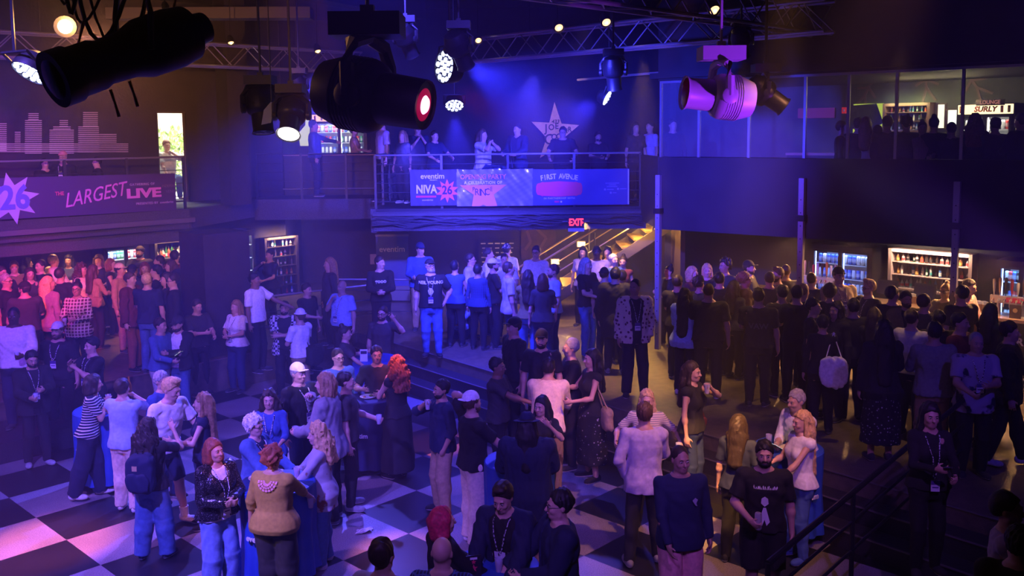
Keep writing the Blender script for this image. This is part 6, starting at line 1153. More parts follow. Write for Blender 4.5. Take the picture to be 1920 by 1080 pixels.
# --- centre dance floor
q('orange', 'grey haired man in black henley, face lit orange in profile', 1069, 636, -80, z=.2, h=1.78, hair='short', hc='grey', sk='fair', top='black', sl='half', bot='black', L='cup', Rr='cup')
q('fed2', 'bearded man in dark brimmed cap in the shadow left of the orange face', 1015, 620, -10, z=.4, h=1.74, hair='short', hat='cap', hatc='black', beard=True, top='black', bot='black')
q('dk2', 'dark figure in profile left, hidden in shadow at centre', 962, 597, -60, z=.4, h=1.78, hair='short', hat='cap', hatc='black', top='black', bot='black')
q('longdk', 'woman with long dark hair in black dress with tan handbag', 1108, 656, -70, z=.2, h=1.74, **Fm, hair='long', hc='black', top='black', sl='none', skirt=('dress', 'dots', .25, .24), bot='black', L='cup', Rr='talk', shoes='black')
q('cream', 'bending man in cream shirt glowing orange, seen from behind', 1029, 672, 170, h=1.82, lean=16, wt=1.12, hair='short', hc='black', top='cream', sl='half', hem=.84, bot='camo', L='table', Rr='table')
q('duskman', 'dark haired man in grey tee facing right, centre', 934, 671, 70, h=1.76, hair='short', hc='black', sk='brown', top='charcoal', bot='black', L='cup', Rr='reach')
q('drinkman', 'man in dark shirt and khaki trousers drinking, facing left', 826, 713, -62, h=1.70, hair='short', hc='black', beard=True, top='navy', sl='half', hem=.84, bot='tan', loose=.02, L='pocket', Rr='drink', shoes='black', sk='tan')
q('whitecap', 'man in white cap, black polo and baggy beige cargo trousers', 886, 735, 118, h=1.80, hair='short', hc='brown', hat='backcap', hatc='white', beard=.014, top='black', bot='cream', loose=.03, L='headback', Rr='table', shoes='white', wt=1.08, head=(10, 0))
q('hatback', 'person in brimmed blue hat and dark poncho-like shirt from behind', 988, 775, 178, h=1.78, hair='long', hc='black', hat='fedora', hatc='navy', top='navy', jacket=('navy', 0), jhem=.66, bot='camo', wt=1.25, L='cup', Rr='cup', head=(0, 12))
q('wave', 'woman with dark hair waving her open hand, centre', 1014, 745, -12, h=1.64, **Fm, hair='long', hc='black', sk='light', top='black', bot='black', L='wave', Rr='cup', head=(-20, 0))
q('redhair', 'woman with bright red bobbed hair and black jacket, seen from behind', 833, 953, 120, h=1.62, **Fm, hair='bob', hc='red', sk='fair', top='black', jacket=('black', 0), bot='black', L='table', Rr='table', head=(-10, 0))
q('baldb', 'bald man in blue speckled sweater at the bottom edge', 829, 1006, 172, h=1.76, hair='bald', hc='grey', sk='fair', top='bluecheck', sl='long', bot='black', L='table', Rr='cup')
q('topman', 'grey-dark haired man alone at the bottom edge, head only', 718, 1010, 160, h=1.80, hair='short', hc='dark', sk='light', top='lgrey', bot='black', lanyard=1.2)
q('lookdown', 'man in dark blazer and printed tee looking down laughing', 938, 913, -22, h=1.78, lean=8, hair='quiff', hc='dark', sk='fair', top='black', jacket=('navy', .08), bot='black', L='table', Rr='table', lanyard=True, head=(0, 16)); shirt_shape(INFO['lookdown'], [[(-.05, 1.20), (-.015, 1.20), (-.015, 1.10), (-.05, 1.12)], [(.0, 1.21), (.05, 1.20), (.05, 1.10), (.0, 1.12)]], pw)
q('blzr', 'man with glasses in navy blazer in profile left, bottom edge', 1046, 920, -78, h=1.80, hair='short', hc='black', sk='fair', glasses=True, top='navy', jacket=('navy', .04), bot='black', L='cup', Rr='table', wt=1.05)
g = q('lilac', 'man in lilac button shirt and dark trousers with his back turned', 1208, 754, 176, h=1.82, hair='short', hc='brown', top='lilac', sl='long', hem=.80, bot='black', L='pocket', Rr='cup', shoes='grey', lanyard=1.1, feet=((.16, .1), (-.15, -.05)))
q('stripew', 'smiling fair haired woman in cream striped tee holding a glass', 1213, 733, -8, h=1.68, **Fm, hair='long', hc='blond', sk='fair', top='tealstripe', bot='black', L=(.40, .20, 1.15), Rr=(.36, .22, 1.16), wt=1.08)
g = q('hoodie', 'man in navy quarter-zip and pale shorts, right foreground', 1277, 838, 8, h=1.80, hair='buzz', hc='dark', sk='tan', top='navy', sl='long', hem=.82, bot='pink', botk='shorts', loose=.02, L='down', Rr=(.16, .22, .92, .35, (.8, .4, -.2)), shoes='white', wt=1.08, collar=True, head=(6, 0)); shirt_shape(g, [[(.06, 1.30), (.09, 1.32), (.115, 1.30), (.10, 1.27), (.11, 1.24), (.09, 1.25)]], pg_)
g = q('band', 'bearded man with tattooed arm in printed black tee holding a can', 1434, 829, -12, h=1.76, hair='short', hc='black', beard=True, top='black', bot='black', botk='shorts', loose=.03, L='down', Rr=(.12, .24, 1.06, .85, (.7, .3, -.6)), shoes='black', wt=1.06)
_rg = random.Random(8)
for _k in range(16): _x = -.10+_k*.0135; _a = _rg.uniform(-.012, .012); shirt_shape(g, [[(_x, 1.335), (_x+.007, 1.335), (_x+.007+_a, 1.335+_rg.uniform(.015, .04)), (_x+_a, 1.335+_rg.uniform(.015, .04))]], pw, nm='print_stroke')
shirt_shape(g, [[(.0, 1.27), (.03, 1.25), (.035, 1.20), (.0, 1.17), (-.035, 1.20), (-.03, 1.25)], [(-.012, 1.16), (.012, 1.16), (.05, 1.02), (.02, .98), (.0, 1.04), (-.02, .98), (-.05, 1.03)]], pw)
q('blonde', 'long haired blonde woman in white tank and blue jeans, profile left', 1502, 772, -72, h=1.68, **Fm, hair='verylong', hc='blond', sk='fair', top='white', sl='none', bot='denim', L='table', Rr='cup', shoes='blue')
q('whitebend', 'grey haired man in white shirt bending over the right table', 1490, 733, -62, h=1.78, lean=14, hair='short', hc='grey', top='white', sl='half', bot='black', L='table', Rr='phone')
q('darkback', 'dark haired woman in navy top seen from behind, right foreground', 1386, 778, 150, h=1.66, **Fm, hair='long', hc='dark', top='navy', bot='black')
q('sip', 'woman in black top and jeans sipping, in shadow at centre right', 1300, 680, 55, z=.4, h=1.66, **Fm, hair='long', hc='dark', top='black', sl='none', bot='djean', L='drink', Rr='down')
# --- right platform crowd
pl('r0', 'waitress in black top with tied hair at the dark wall', 1253, 499, -62, h=1.56, **Fm, hair='bun', hc='black', sk='fair', top='black', sl='half', skirt=('skirt', 'black', .55, .22), bot='black', L='cup', Rr='phone')
pl('r1', 'woman with long dark hair in pale denim jacket from behind', 1285, 541, 150, h=1.70, **Fm, hair='verylong', hc='black', top='black', jacket=('lblue', 0), bot='black', L='cup', Rr='down', shoes='lgrey')
pl('r2', 'broad man in black polo with short hair from behind', 1329, 531, 165, h=1.82, hair='buzz', hc='dark', top='black', bot='black', wt=1.2, L='cup', Rr='down', shoes='grey')
pl('r3', 'blonde woman smiling in amber light above the black polo', 1326, 496, -5, h=1.72, **Fm, hair='bob', hc='blond', sk='fair', top='black', bot='black', L='cup', Rr='down')
pl('r4', 'blonde woman in profile left of the smiling blonde', 1300, 501, 50, h=1.70, **Fm, hair='bob', hc='blond', sk='fair', top='maroon', bot='black', L='cup', Rr='down')
pl('r5', 'dark haired man between the blondes and curly haired man', 1350, 511, 150, h=1.76, hair='short', hc='black', top='black', bot='black')
pl('r6', 'tall man with curly black hair in dark sweater leaning left', 1358, 486, -60, h=1.86, hair='curlyshort', hc='black', sk='tan', top='charcoal', sl='long', bot='black', L='cup', Rr='down', lean=4)
pl('r7', 'bearded man in dark cap standing at the bar, profile right', 1406, 490, 62, h=1.78, hair='short', hc='dark', hat='cap', hatc='black', beard=True, top='charcoal', sl='long', bot='black', L='cup', Rr='down')
pl('r8', 'man with fair curly hair and brown jacket facing right', 1398, 512, 90, h=1.76, hair='curlyshort', hc='sand', top='brown', jacket=('brown', 0), bot='black', L='cup', Rr='down')
g = pl('r9', 'man in black tee with white letters on his back', 1423, 541, 158, h=1.80, hair='short', hc='black', top='black', bot='black', wt=1.12, L='cup', Rr='down'); shirt_print(g, [('VAW', .12, 1.22, .02)], mat('print_dim', (.08,.08,.14), .8), back=True)
pl('r10', 'man with wavy hair and beard in profile, lit from the bar', 1457, 503, -72, h=1.78, hair='quiff', hc='brown', sk='fair', beard=True, top='grey', bot='khaki', botk='shorts', L='cup', Rr='cup', shoes='white')
pl('r11', 'man with cropped hair from behind left of the second post', 1473, 496, 175, h=1.80, hair='buzz', hc='brown', top='charcoal', bot='black', wt=1.1)
pl('r12', 'dark haired man from behind in front of the second post', 1494, 536, 172, h=1.80, hair='short', hc='black', top='black', bot='black', L='cup', Rr='down')
pl('r13', 'man with shaved head facing right toward the taps', 1523, 511, 140, h=1.76, hair='buzz', hc='dark', top='navy', bot='black', L='cup', Rr='down')
pl('r14', 'person with short fair hair half hidden under the taps', 1508, 533, 130, h=1.70, hair='short', hc='sand', top='black', bot='black')
pl('r15', 'person with big curly black hair below the taps', 1556, 535, 160, h=1.70, **Fm, hair='afro', hc='black', top='black', bot='black')
pl('r16', 'man in black cap and khaki shirt facing the camera at the bar', 1574, 503, 6, h=1.90, hair='short', hat='cap', hatc='black', sk='fair', top='khaki', hem=.86, bot='charcoal', lanyard=1.22, wt=1.15, L='down', Rr='cup', belly=.03)
pl('r17', 'blond man in dark tee and glasses turned left, holding a drink', 1628, 526, -72, h=1.76, hair='quiff', hc='blond', sk='fair', glasses=True, top='charcoal', bot='camo', lanyard=True, L='cup', Rr='cup', beard=.006)
pl('r18', 'dark haired man facing right at centre right of the crowd', 1527, 560, 60, h=1.72, hair='short', hc='black', top='black', bot='black')
pl('r19', 'woman with dark short hair and dark coat beside the tote bag', 1567, 567, -60, h=1.70, **Fm, hair='bob', hc='black', top='black', jacket=('black', 0), bot='black')
pl('r20', 'person in black carrying a white tote bag on the shoulder', 1543, 591, 165, h=1.64, **Fm, hair='short', hc='black', top='black', sl='long', bot='black')
pl('r21', 'dark haired man in black shirt left of the tills', 1675, 537, 150, h=1.80, hair='short', hc='black', top='black', sl='half', bot='black', L='cup', Rr='down', head=(-40, 0))
pl('r22', 'bearded man with dark hair facing the camera by the tills', 1700, 547, -2, h=1.74, hair='short', hc='dark', sk='tan', beard=True, top='black', jacket=('olive', .06), bot='black')
pl('r23', 'woman with tied fair hair and glasses behind the bar', 1772, 533, -50, h=1.70, **Fm, hair='bun', hc='sand', sk='fair', glasses=True, top='olive', bot='black', L='down', Rr='table')
pl('r24', 'man with black hair from behind right of the third post', 1802, 536, -165, h=1.82, hair='short', hc='black', top='black', bot='black', wt=1.08)
pl('r25', 'man in pink shirt leaning over the bar counter', 1822, 525, 35, h=1.78, lean=22, hair='short', hc='dark', top='pink', sl='long', bot='black', L='table', Rr='table')
pl('r26', 'man in light grey sweater with folded arms, right crowd', 1711, 581, 130, h=1.74, hair='short', hc='dark', top='lgrey', sl='long', bot='black', L='cross', Rr='cup')
pl('r27', 'dark haired man between grey sweater and maroon shirt', 1760, 582, 160, h=1.74, hair='short', hc='black', top='black', bot='black')
pl('r28', 'man in dull red shirt behind the palm-leaf shirt', 1803, 588, 40, h=1.78, hair='short', hc='black', top='maroon', sl='half', bot='black', belly=.03, wt=1.1)
pl('r29', 'tall person with long black hair and long black dotted coat', 1657, 600, 172, h=1.80, **Fm, hair='verylong', hc='black', top='black', skirt=('dress', 'dots', .25, .24), jacket=('black', 0), bot='black', L='down', Rr='cup')
pl('r30', 'man in lilac-grey sweatshirt and beige trousers from behind', 1752, 604, 170, h=1.78, hair='short', hc='black', top='grey', sl='long', hem=.86, bot='tan', wt=1.1, L='cup', Rr='down', shoes='cream')
pl('r31', 'bald man in pale palm-leaf shirt, far right of the crowd', 1832, 624, -8, h=1.74, hair='buzz', hc='grey', top='hawaii', hem=.80, bot='black', wt=1.12, L='phone', Rr='cup', lanyard=1.12)
pl('r32', 'man in black jacket walking at the right edge, pale trainers', 1896, 604, 62, h=1.80, hair='short', hc='dark', top='black', jacket=('black', 0), bot='black', L='cup', Rr='down', shoes='lgrey', feet=((.12, -.18), (-.10, .20)))
for i, (px, py, yw, hr, hcol, tp, sx, lb) in enumerate([(1271, 516, 150, 'short', 'dark', 'black', 'm', 'dim man behind the pale denim jacket'), (1378, 527, 130, 'long', 'dark', 'charcoal', 'f', 'dim woman left of the lettered black tee'), (1443, 510, 165, 'short', 'dark', 'charcoal', 'm', 'dim man below the man with wavy hair and beard'), (1600, 560, 175, 'short', 'black', 'black', 'm', 'dim man in front of the khaki shirt'), (1640, 578, 150, 'long', 'dark', 'black', 'f', 'dim long haired woman left of the tall black coat'), (1312, 520, 140, 'curlyshort', 'dark', 'charcoal', 'f', 'dim curly haired woman below the blondes'), (1466, 535, -170, 'short', 'black', 'black', 'm', 'dim broad man between lettered tee and post'), (1735, 552, 120, 'short', 'dark', 'charcoal', 'm', 'dim man at the counter under the bottle shelf'), (1860, 570, 120, 'long', 'black', 'black', 'f', 'dim woman at the counter near the right tap tower')]):
    pl('rx%d' % i, lb, px, py, yw, h=1.66 if sx == 'f' else 1.76, sex=sx, hair=hr, hc=hcol, top=tp, bot='black', L='cup', Rr='down')
# --- lower right corner
q('phone', 'woman with long black hair in black looking at a glowing phone', 1746, 758, -5, z=.6, h=1.62, **Fm, hair='long', hc='black', sk='light', top='black', sl='long', bot='black', L='cup', Rr='phone', lanyard=.98)
q('corner1', 'woman in pale lilac top at the lower right corner', 1893, 925, 60, z=.6, h=1.66, **Fm, hair='short', hc='black', sk='light', top='lilac', sl='long', bot='black', L='cup', Rr='chin')
q('corner2', 'dark haired head in the lower right corner', 1912, 985, 150, z=.6, h=1.66, hair='short', hc='black', top='black', bot='black')
# --- upstairs
Z = 3.2
U2 = dict(vox=.0165)
pl('u1', 'man with cap sitting at the left balcony in magenta light', 117, 285, 5, sit=True, h=1.76, hair='buzz', hc='grey', hat='cap', hatc='pink', glasses=True, sk='fair', top='black', lanyard=1.25, Y=19.2, **U2)
pl('u2', 'man in dark cap at the left balcony looking left', 181, 295, -60, sit=True, h=1.72, hair='short', hat='cap', hatc='black', sk='fair', top='black', Y=19.6, **U2)
pl('u3', 'dim person at far left of the left balcony, face pink', 84, 300, 50, sit=True, h=1.72, hair='short', hc='black', top='black', Y=18.9, **U2)
pl('u4', 'tall silhouetted man at the upstairs bar, left of the fridge', 588, 222, 100, h=1.86, hair='short', hc='black', top='blue', sl='long', bot='navy', L='reach', Rr='down', belly=.03, Y=23.7, **U2)
pl('u5', 'woman with top bun ordering at the upstairs fridge, profile right', 664, 238, 92, h=1.66, **Fm, hair='bun', hc='brown', sk='fair', top='tan', sl='none', bot='black', L='cup', Rr='cup', Y=24.6, **U2)
pl('u6', 'young man with tall hair behind the balcony corner, lit edge', 716, 213, -60, h=1.84, hair='quiff', hc='brown', top='lilac', bot='black', Y=21.6, **U2)
pl('u7', 'woman with long hair at the balcony corner, dim', 754, 246, -30, h=1.62, **Fm, hair='long', hc='sand', top='charcoal', bot='black', shoes='white', Y=21.0, **U2)
pl('u8', 'dim man with raised arms behind the banner balcony', 783, 232, 20, h=1.76, hair='short', top='navy', bot='black', L='chin', Rr='chin', Y=21.6, **U2)
pl('u9', 'dim man leaning at the rail left of the blue beam', 815, 246, 40, h=1.70, hair='short', top='navy', bot='black', L='rail', Rr='rail', Y=20.4, **U2)
q('u10', 'person in printed tee sitting on the rail, holding a phone up', 905, 243, 62, z=3.5, sit=True, h=1.76, hair='long', hc='brown', top='lgrey', bot='djean', L='drink', Rr='drink', wt=1.15, Y=20.2, **U2)
pl('u11', 'man in dark jacket beside the star, arms at the rail', 970, 233, -40, h=1.78, hair='short', hc='dark', sk='fair', top='navy', jacket=('navy', .04), bot='black', L='rail', Rr='cup', Y=20.3, **U2)
pl('u12', 'man in front of the star sign leaning on the rail', 1056, 238, -10, h=1.76, lean=8, hair='short', hc='dark', glasses=True, top='black', bot='black', L='rail', Rr='rail', wt=1.15, Y=20.25, **U2)
pl('u13', 'dim bearded man right of the star sign', 1122, 248, 10, h=1.70, hair='short', hc='dark', beard=True, top='black', bot='black', L='cup', Rr='clasp', Y=20.6, **U2)
pl('u14', 'dim woman with long hair near the right end of the banners', 1192, 230, 20, h=1.72, **Fm, hair='long', hc='dark', top='charcoal', bot='black', Y=20.7, **U2)
pl('u15', 'person in white top near the right balcony corner', 1219, 228, -60, h=1.70, **Fm, hair='short', hc='dark', top='lilac', bot='black', Y=20.9, **U2)
pl('u16', 'dim man behind the right balcony corner post', 1262, 224, 10, h=1.78, hair='short', hc='dark', top='black', sl='long', bot='black', Y=19.6, **U2)
for i, (px, py, yw, hr, hcol, tp, sx, lb, hh) in enumerate([(1610, 222, 160, 'short', 'black', 'black', 'm', 'silhouetted man in front of the lime star board, left', 1.74), (1624, 221, 150, 'long', 'auburn', 'khaki', 'f', 'person with shoulder-length hair in pale fringed jacket in the lounge', 1.70), (1664, 219, 170, 'short', 'black', 'black', 'm', 'dark silhouette in front of the lounge bottles, left', 1.76), (1700, 219, 160, 'curlyshort', 'black', 'black', 'f', 'dark curly silhouette right behind the glass post', 1.72), (1730, 229, -20, 'bun', 'brown', 'mauve', 'f', 'woman with pulled back hair facing out from the lounge', 1.66), (1752, 220, 150, 'bun', 'black', 'black', 'f', 'silhouette with spiky top hair in the lounge', 1.72), (1784, 231, 165, 'short', 'black', 'black', 'm', 'low dark silhouette left of the lounge fridge', 1.66), (1829, 215, 150, 'wavy', 'auburn', 'black', 'f', 'woman with glowing auburn hair before the lounge fridge', 1.76), (1866, 222, 175, 'short', 'black', 'black', 'm', 'broad dark silhouette before the lounge fridge doors', 1.74), (1914, 214, -160, 'short', 'black', 'black', 'm', 'dark silhouette at the right edge of the lounge', 1.78), (1646, 236, 150, 'short', 'dark', 'black', 'm', 'short dark silhouette beside the pale fringed jacket', 1.62), (1580, 228, 60, 'short', 'dark', 'black', 'm', 'dim man holding a phone left of the lime board', 1.70)]):
    q('lo%d' % i, lb, px, py, yw, z=3.2, h=hh, sex=sx, hair=hr, hc=hcol, top=tp, sl='long', bot='black', L='cup', Rr='down', Y=16.3-(px-1700)*.0045, **U2)
wo = q('window', 'man in white tee sitting outside the tall window, hand at mouth', 312, 255, 40, z=3.2, sit=True, h=1.80, hair='short', hc='auburn', sk='fair', top='white', bot='denim', L='drink', Rr='lap', Y=23.4, **U2)
# ------------------------------------------------------------------ things held, worn and lying about
clearp = mat('clear_plastic', (.75,.80,.95), .12, alpha=.45); beerm = mat('drink_amber', (.45,.18,.03), .1); redd = mat('drink_red', (.55,.05,.04), .1)
def mk(nm, parts):
    me = []
    for mb_, m_, n_ in parts: o = mb_.build(n_, m_, smooth=True); me.append((n_, o.data)); bpy.data.objects.remove(o)
    return me
mb = MB(); mb.lathe([(.026, 0), (.038, .115), (.036, .115), (.024, .004)], 18, cap=False); mb.lathe([(.001, .002), (.025, .002)], 18, cap=False)
def liq(h_): b_ = MB(); b_.lathe([(.024, .004), (.024+.011*h_/.11, h_), (.001, h_+.001)], 16); return b_
CUP = mk('cup', [(mb, clearp, 'cup_wall'), (liq(.07), beerm, 'drink')]); mb2 = MB(); mb2.lathe([(.026, 0), (.038, .115), (.036, .115), (.024, .004)], 18, cap=False); CUPR = mk('cup', [(mb2, clearp, 'cup_wall'), (liq(.08), redd, 'drink')])
def put(parts, M, label, cat, name, group=None, sub=None):
    root = empty(name, M=M); tag(root, label, cat, group)
    for n_, d_ in parts: o = bpy.data.objects.new(n_, d_); COL.objects.link(o); o.parent = root
    return root
def wm(key): i = INFO[key]; r_ = i['root']; return Matrix.Translation(r_.location) @ r_.rotation_euler.to_matrix().to_4x4()
bpy.context.view_layer.update()
def hold(key, hand, parts, label, cat='cup', name='plastic_cup', up=.0, tilt=0):
    i = INFO[key]; palm, n, fd, x = i['hands'][hand]; M = i['root'].matrix_world; p = M @ (palm+n*.042+fd*.015); put(parts, Matrix.Translation(p+Vector((0, 0, -.06+up))) @ Matrix.Rotation(tilt, 4, 'X'), label, cat, name, 'drinks in hand' if cat in ('cup', 'can') else None)
mbc = MB(); mbc.lathe([(.028, 0), (.033, .01), (.033, .145), (.027, .160)], 16); CANW = mk('can', [(mbc, mat('can_white', (.7,.7,.72), .3, metal=.5), 'can_body')])
mbb = MB(); mbb.lathe(shapes_[2], 14); BOT = mk('bottle', [(mbb, mat('glass_amber', gl['amber'], .12), 'bottle_body')])
for key, hand, pt, lb in (('smile', 0, CUPR, 'cup of red drink held by the smiling wavy haired woman in blue'), ('blazer', 0, CUPR, 'cup of red drink held by the tall person in grey blazer'), ('sweater', 0, CUP, 'clear cup held by the big man in white sweater'), ('blackjkt', 1, CUP, 'clear cup held by the bearded man in black jacket, far left'), ('profile', 0, CUP, 'clear cup held by the man behind the grey blazer'), ('stripew', 0, CUP, 'glinting clear cup held by the woman in cream striped tee'), ('drinkman', 1, CUP, 'cup raised to the mouth of the man in khaki trousers'), ('sip', 0, CUP, 'cup raised by the woman in black sipping in shadow'), ('r10', 0, CUP, 'clear cup held by the man with wavy hair and beard'), ('r17', 0, CUP, 'clear cup held by the blond man in dark tee'), ('c4', 0, CUPR, 'red drink held by the man in white mesh cap'), ('duskman', 0, CUP, 'clear cup held by the dark haired man in grey tee'), ('r16', 1, CUP, 'clear cup held by the man in khaki shirt'), ('window', 0, CUPR, 'red cup held by the man outside the window'), ('c17', 1, CUP, 'cup held by the long grey haired man'), ('l4', 1, CUPR, 'pink drink held by the woman in plaid shirt'), ('stripe', 1, CUP, 'cup at the mouth of the woman in striped tee'), ('olive', 1, CUP, 'cup by the hand of the woman in mustard tee')):
    hold(key, hand, pt, lb)
hold('band', 1, CANW, 'white drink can held by the bearded man in printed black tee', 'can', 'drink_can'); hold('paleback', 1, BOT, 'amber bottle raised by the man in pale blue shirt', 'bottle', 'beer_bottle')
def phone(key, hand, label, lit=True):
    i = INFO[key]; palm, n, fd, x = i['hands'][hand]; M = i['root'].matrix_world; p = M @ (palm+n*.03+fd*.04); mb = MB(); mb.box((0, 0, 0), (.072, .010, .148)); q_ = (M.to_3x3() @ Vector((0, .5, .8))).to_track_quat('-Y', 'Z').to_matrix().to_4x4(); o = mb.build('smartphone', mat('phone_body', (.02,.02,.022), .3), M=Matrix.Translation(p) @ q_); tag(o, label, 'phone', 'phones in hand'); mb = MB(); mb.box((0, -.006, 0), (.064, .002, .138)); mb.build('screen', emis('phone_screen', (.7,.8,1), 2.5) if lit else mat('phone_dark', (.02,.02,.03), .1), o)
phone('denimshirt', 0, 'phone held by the man in blue denim shirt'); phone('whitebend', 1, 'bright phone held by the man in white shirt at the right table'); phone('phone', 1, 'phone held by the long haired woman in black, lower right', False); phone('c9', 0, 'lit phone held up by the woman in olive tee'); phone('u10', 0, 'phone held up by the person sitting on the balcony rail', False)
# backpack, bags
def softbox(nm, w_, d_, h_, m, M, label=None, cat=None, k=.5, wr=.004):
    V = Vol([-w_/2-.02, -d_/2-.02, -.02], [w_/2+.02, d_/2+.02, h_+.02], .010); r_ = min(w_, d_)*k
    for sx in (-1, 1):
        for z_ in (r_, h_-r_): V.rc((-w_/2+r_, 0, z_), (w_/2-r_, 0, z_), r_, r_, 0)
    sl_, X, Y, Z = V.blk(np.array([-9]*3), np.array([9]*3), 0); n = 4.; f_ = ((np.abs(X)/(w_/2))**n+(np.abs(Y)/(d_/2))**n+(np.abs(Z-h_/2)/(h_/2))**n)**(1/n); V.d = ((f_-1)*d_/2).astype('f4'); V.noise(wr, 25, int(w_*1000))
    me = V.mesh(nm, [m]); o = bpy.data.objects.new(nm, me); COL.objects.link(o); o.matrix_world = M
    if label: tag(o, label, cat)
    return o
i = INFO['backpack']; M = i['root'].matrix_world.copy(); bk = softbox('backpack', .31, .18, .44, fab('navy'), M @ Matrix.Translation((.0, .235, .86)), 'navy backpack with a tan patch on the woman in blue overalls', 'backpack')
mb = MB(); mb.box((.03, .088, .30), (.055, .008, .055)); mb.build('leather_patch', mat('patch_tan', (.6,.42,.2), .6), bk); o = softbox('front_pocket', .25, .07, .22, fab('navy'), Matrix(), k=.5, wr=.003); o.parent = bk; o.location = (0, .085, .03)
for sg in (1, -1): mb = MB(); mb.tube([(sg*.09, -.06, .42), (sg*.10, -.16, .56), (sg*.11, -.28, .52), (sg*.12, -.33, .36), (sg*.15, -.22, .16), (sg*.13, -.07, .06)], .017, 6); mb.build('shoulder_strap', fab('black'), bk, smooth=True)
mb = MB(); mb.tube([(-.03, 0, .44), (-.03, 0, .475), (.03, 0, .475), (.03, 0, .44)], .007, 6); mb.build('grab_handle', fab('black'), bk)
def bag(key, off, dims, fabn, label, strap_top, cat='handbag', name='handbag'):
    M = INFO[key]['root'].matrix_world.copy(); b_ = softbox(name, *dims, fab(fabn), M @ Matrix.Translation(off), label, cat); h_ = dims[2]; s_ = Vector(strap_top)-Vector(off)
    for k in (-.3, .3): mb = MB(); mb.tube([(dims[0]*k, 0, h_*.9), (s_.x+dims[0]*k*.3, s_.y, s_.z*.6+h_*.4), tuple(s_), (s_.x*.8-dims[0]*k*.2, s_.y-.04, s_.z-.03)], .008, 6); mb.build('strap', fab(fabn), b_, smooth=True)
bag('l5', (-.20, .12, .86), (.28, .12, .20), 'tan', 'tan handbag at the hip of the woman in tan sweater', (-.14, .02, 1.40)); bag('r20', (-.14, .22, .70), (.36, .12, .42), 'white', 'white cloth tote bag hanging from the person in black', (-.14, .05, 1.42), 'tote bag', 'tote_bag'); bag('longdk', (.22, .10, .72), (.28, .13, .30), 'tan', 'tan handbag carried by the woman in long black dress', (.15, .02, 1.42)); bag('sip', (.20, -.05, .84), (.14, .06, .12), 'maroon', 'small red purse on the sipping woman in black', (.12, 0, 1.40)); bag('bucket', (-.16, .16, .72), (.36, .20, .36), 'black', 'black shoulder bag on the person in white bucket hat', (-.08, .05, 1.40), 'bag', 'shoulder_bag')
# plates and cups on the tables
mb = MB(); mb.lathe([(.05, 0), (.075, .004), (.115, .018), (.112, .021), (.07, .008), (.001, .006)], 28, cap=False); PLT = mk('plate', [(mb, mat('plate_white', (.75,.75,.76), .35), 'dish')])
def plate(t, dx, dy, label, food=True):
    o = put(PLT, Matrix.Translation(TB[t]+Vector((dx, dy, .0))), label, 'plate', 'plate', 'paper plates on the tables')
    if food:
        rg = random.Random(int(dx*100+t)); 
        for k in range(3): mb = MB(); mb.lathe([(.001, 0), (.018, .004), (.022, .014), (.012, .024), (.001, .027)], 10, M=Matrix.Translation((rg.uniform(-.05, .05), rg.uniform(-.05, .05), .008)), cap=False); mb.build('snack', mat('snack_%d' % k, ((.35,.15,.05), (.55,.35,.1), (.2,.25,.06))[k], .7), o, smooth=True)
plate(1, -.22, .10, 'white plate on the left side of the front left table'); plate(1, .10, -.16, 'white plate nearest the camera on the front left table'); plate(3, -.12, .02, 'white plate in front of the man in the white cap'); plate(5, -.05, -.08, 'white plate on the table behind the printed black tee'); plate(2, .0, -.1, 'white plate on the table by the red curls'); plate(4, -.20, .08, 'white plate on the bottom edge table'); plate(0, .05, .05, 'white plate on the table at the striped-shirt woman')
for t, dx, dy, pt, lb in ((1, -.14, -.10, CUP, 'clear cup left of the near plate on the front left table'), (1, .02, .05, CUP, 'clear cup in the middle of the front left table'), (1, .18, .14, CUPR, 'red drink at the back of the front left table'), (4, .05, -.10, CUP, 'tall clear cup nearest the camera on the bottom table'), (4, .16, .02, CUP, 'clear cup at the right of the bottom table'), (4, -.02, .12, CUPR, 'red drink at the back of the bottom table'), (4, .24, -.12, CUP, 'clear cup at the far right of the bottom table'), (5, -.20, .10, CUP, 'clear cup on the left of the right-hand table'), (5, .12, .14, CUP, 'clear cup at the back of the right-hand table'), (2, -.15, .10, CUP, 'clear cup with straw on the table by the red curls'), (3, .12, .10, CUP, 'clear cup on the centre table'), (6, .10, -.05, CUPR, 'red drink on the far table')):
    put(pt, Matrix.Translation(TB[t]+Vector((dx, dy, 0))), lb, 'cup', 'plastic_cup', 'cups on the tables')
p = TB[4]+Vector((-.16, -.18, 0)); mb = MB(); mb.box((0, 0, .09), (.13, .012, .18)); o = mb.build('table_card', mat('card_black', (.02,.015,.03), .5), M=Matrix.Translation(p) @ Matrix.Rotation(R(12), 4, 'Z')); tag(o, 'small black table card with a red star on the bottom table', 'table card'); mb = MB(); mb.prism(star_poly(5, .035, .015), 0, .002); mb.build('red_star', RD, o, M=frame_on((0, -.008, .07), (1, 0, 0))); mb = MB(); mb.box((0, -.008, .155), (.06, .003, .018)); mb.build('printed_line', WH, o); mb = MB(); mb.prism(star_poly(5, .022, .01), 0, .002); mb.build('red_star', RD, o, M=frame_on((0, -.008, .125), (1, 0, 0)))
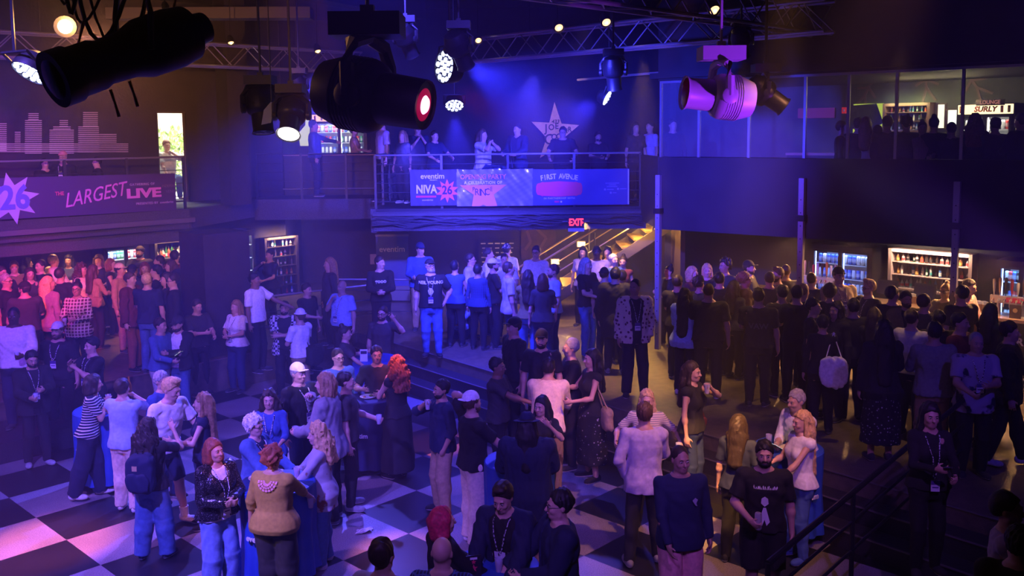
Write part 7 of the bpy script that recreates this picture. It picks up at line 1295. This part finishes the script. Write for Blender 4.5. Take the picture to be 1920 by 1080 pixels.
p = TB[6]+Vector((-.12, -.22, .0)); mb = MB(); mb.box((0, 0, .10), (.12, .012, .20)); o = mb.build('table_card', mat('card_white', (.7,.72,.8), .5), M=Matrix.Translation(p)); tag(o, 'white printed table card on the far table', 'table card'); mb = MB(); mb.box((0, -.008, .15), (.10, .003, .05)); mb.build('printed_band', NV, o)
# crumpled napkin on the dance floor
c = P(683, 996, 0); rg = random.Random(4); mb = MB(); n = 7
vs = [((i-3)*.03+rg.uniform(-.012, .012), (j-3)*.022+rg.uniform(-.01, .01)+(i-3)*.012, .006+abs(rg.gauss(0, .012))) for j in range(n) for i in range(n)]; mb.add(vs, [(j*n+i, j*n+i+1, (j+1)*n+i+1, (j+1)*n+i) for j in range(n-1) for i in range(n-1)]); mb.add([(x, y, z-.003) for x, y, z in vs], [(j*n+i, (j+1)*n+i, (j+1)*n+i+1, j*n+i+1) for j in range(n-1) for i in range(n-1)]); o = mb.build('paper_napkin', mat('napkin', (.75,.74,.76), .8), loc=c); tag(o, 'crumpled white paper napkin lying on a dark floor tile', 'napkin')
# stair handrails in the lower right foreground, post on the steps
a, b = Vector((2.2, 7.8, 1.0)), Vector((5.75, 11.2, 1.62)); root = empty('stair_railing', a); tag(root, 'black stair handrail running through the lower right foreground', 'railing'); rm = mat('rail_black', (.015,.015,.02), .4)
for dz, r_ in ((0, .028), (-.3, .016), (-.6, .016)): mb = MB(); mb.tube([(0, 0, dz), tuple(b-a+Vector((0, 0, dz)))], r_, 8); mb.build('handrail' if dz == 0 else 'lower_rail', rm, root, smooth=True)
for t_ in (.0, .32, .64, .97): q_ = (b-a)*t_; mb = MB(); mb.tube([tuple(q_), (q_.x, q_.y, -a.z+(0 if t_ < .6 else .6))], .025, 8); mb.build('post', rm, root, smooth=True)
p = P(845, 655, .4); mb = MB(); mb.lathe([(.03, 0), (.03, 1.05), (.022, 1.07)], 12); o = mb.build('handrail_post', mat('post_pale', (.6,.6,.65), .4, metal=.3), loc=(p.x, p.y, .4), smooth=True); tag(o, 'pale upright handrail post on the steps left of the centre crowd', 'post'); mb = MB(); mb.lathe([(.07, 0), (.07, .015)], 14); mb.build('base_plate', blk, o)
print('objects', len(bpy.data.objects), 'script %.1fs' % (time.time()-T0))
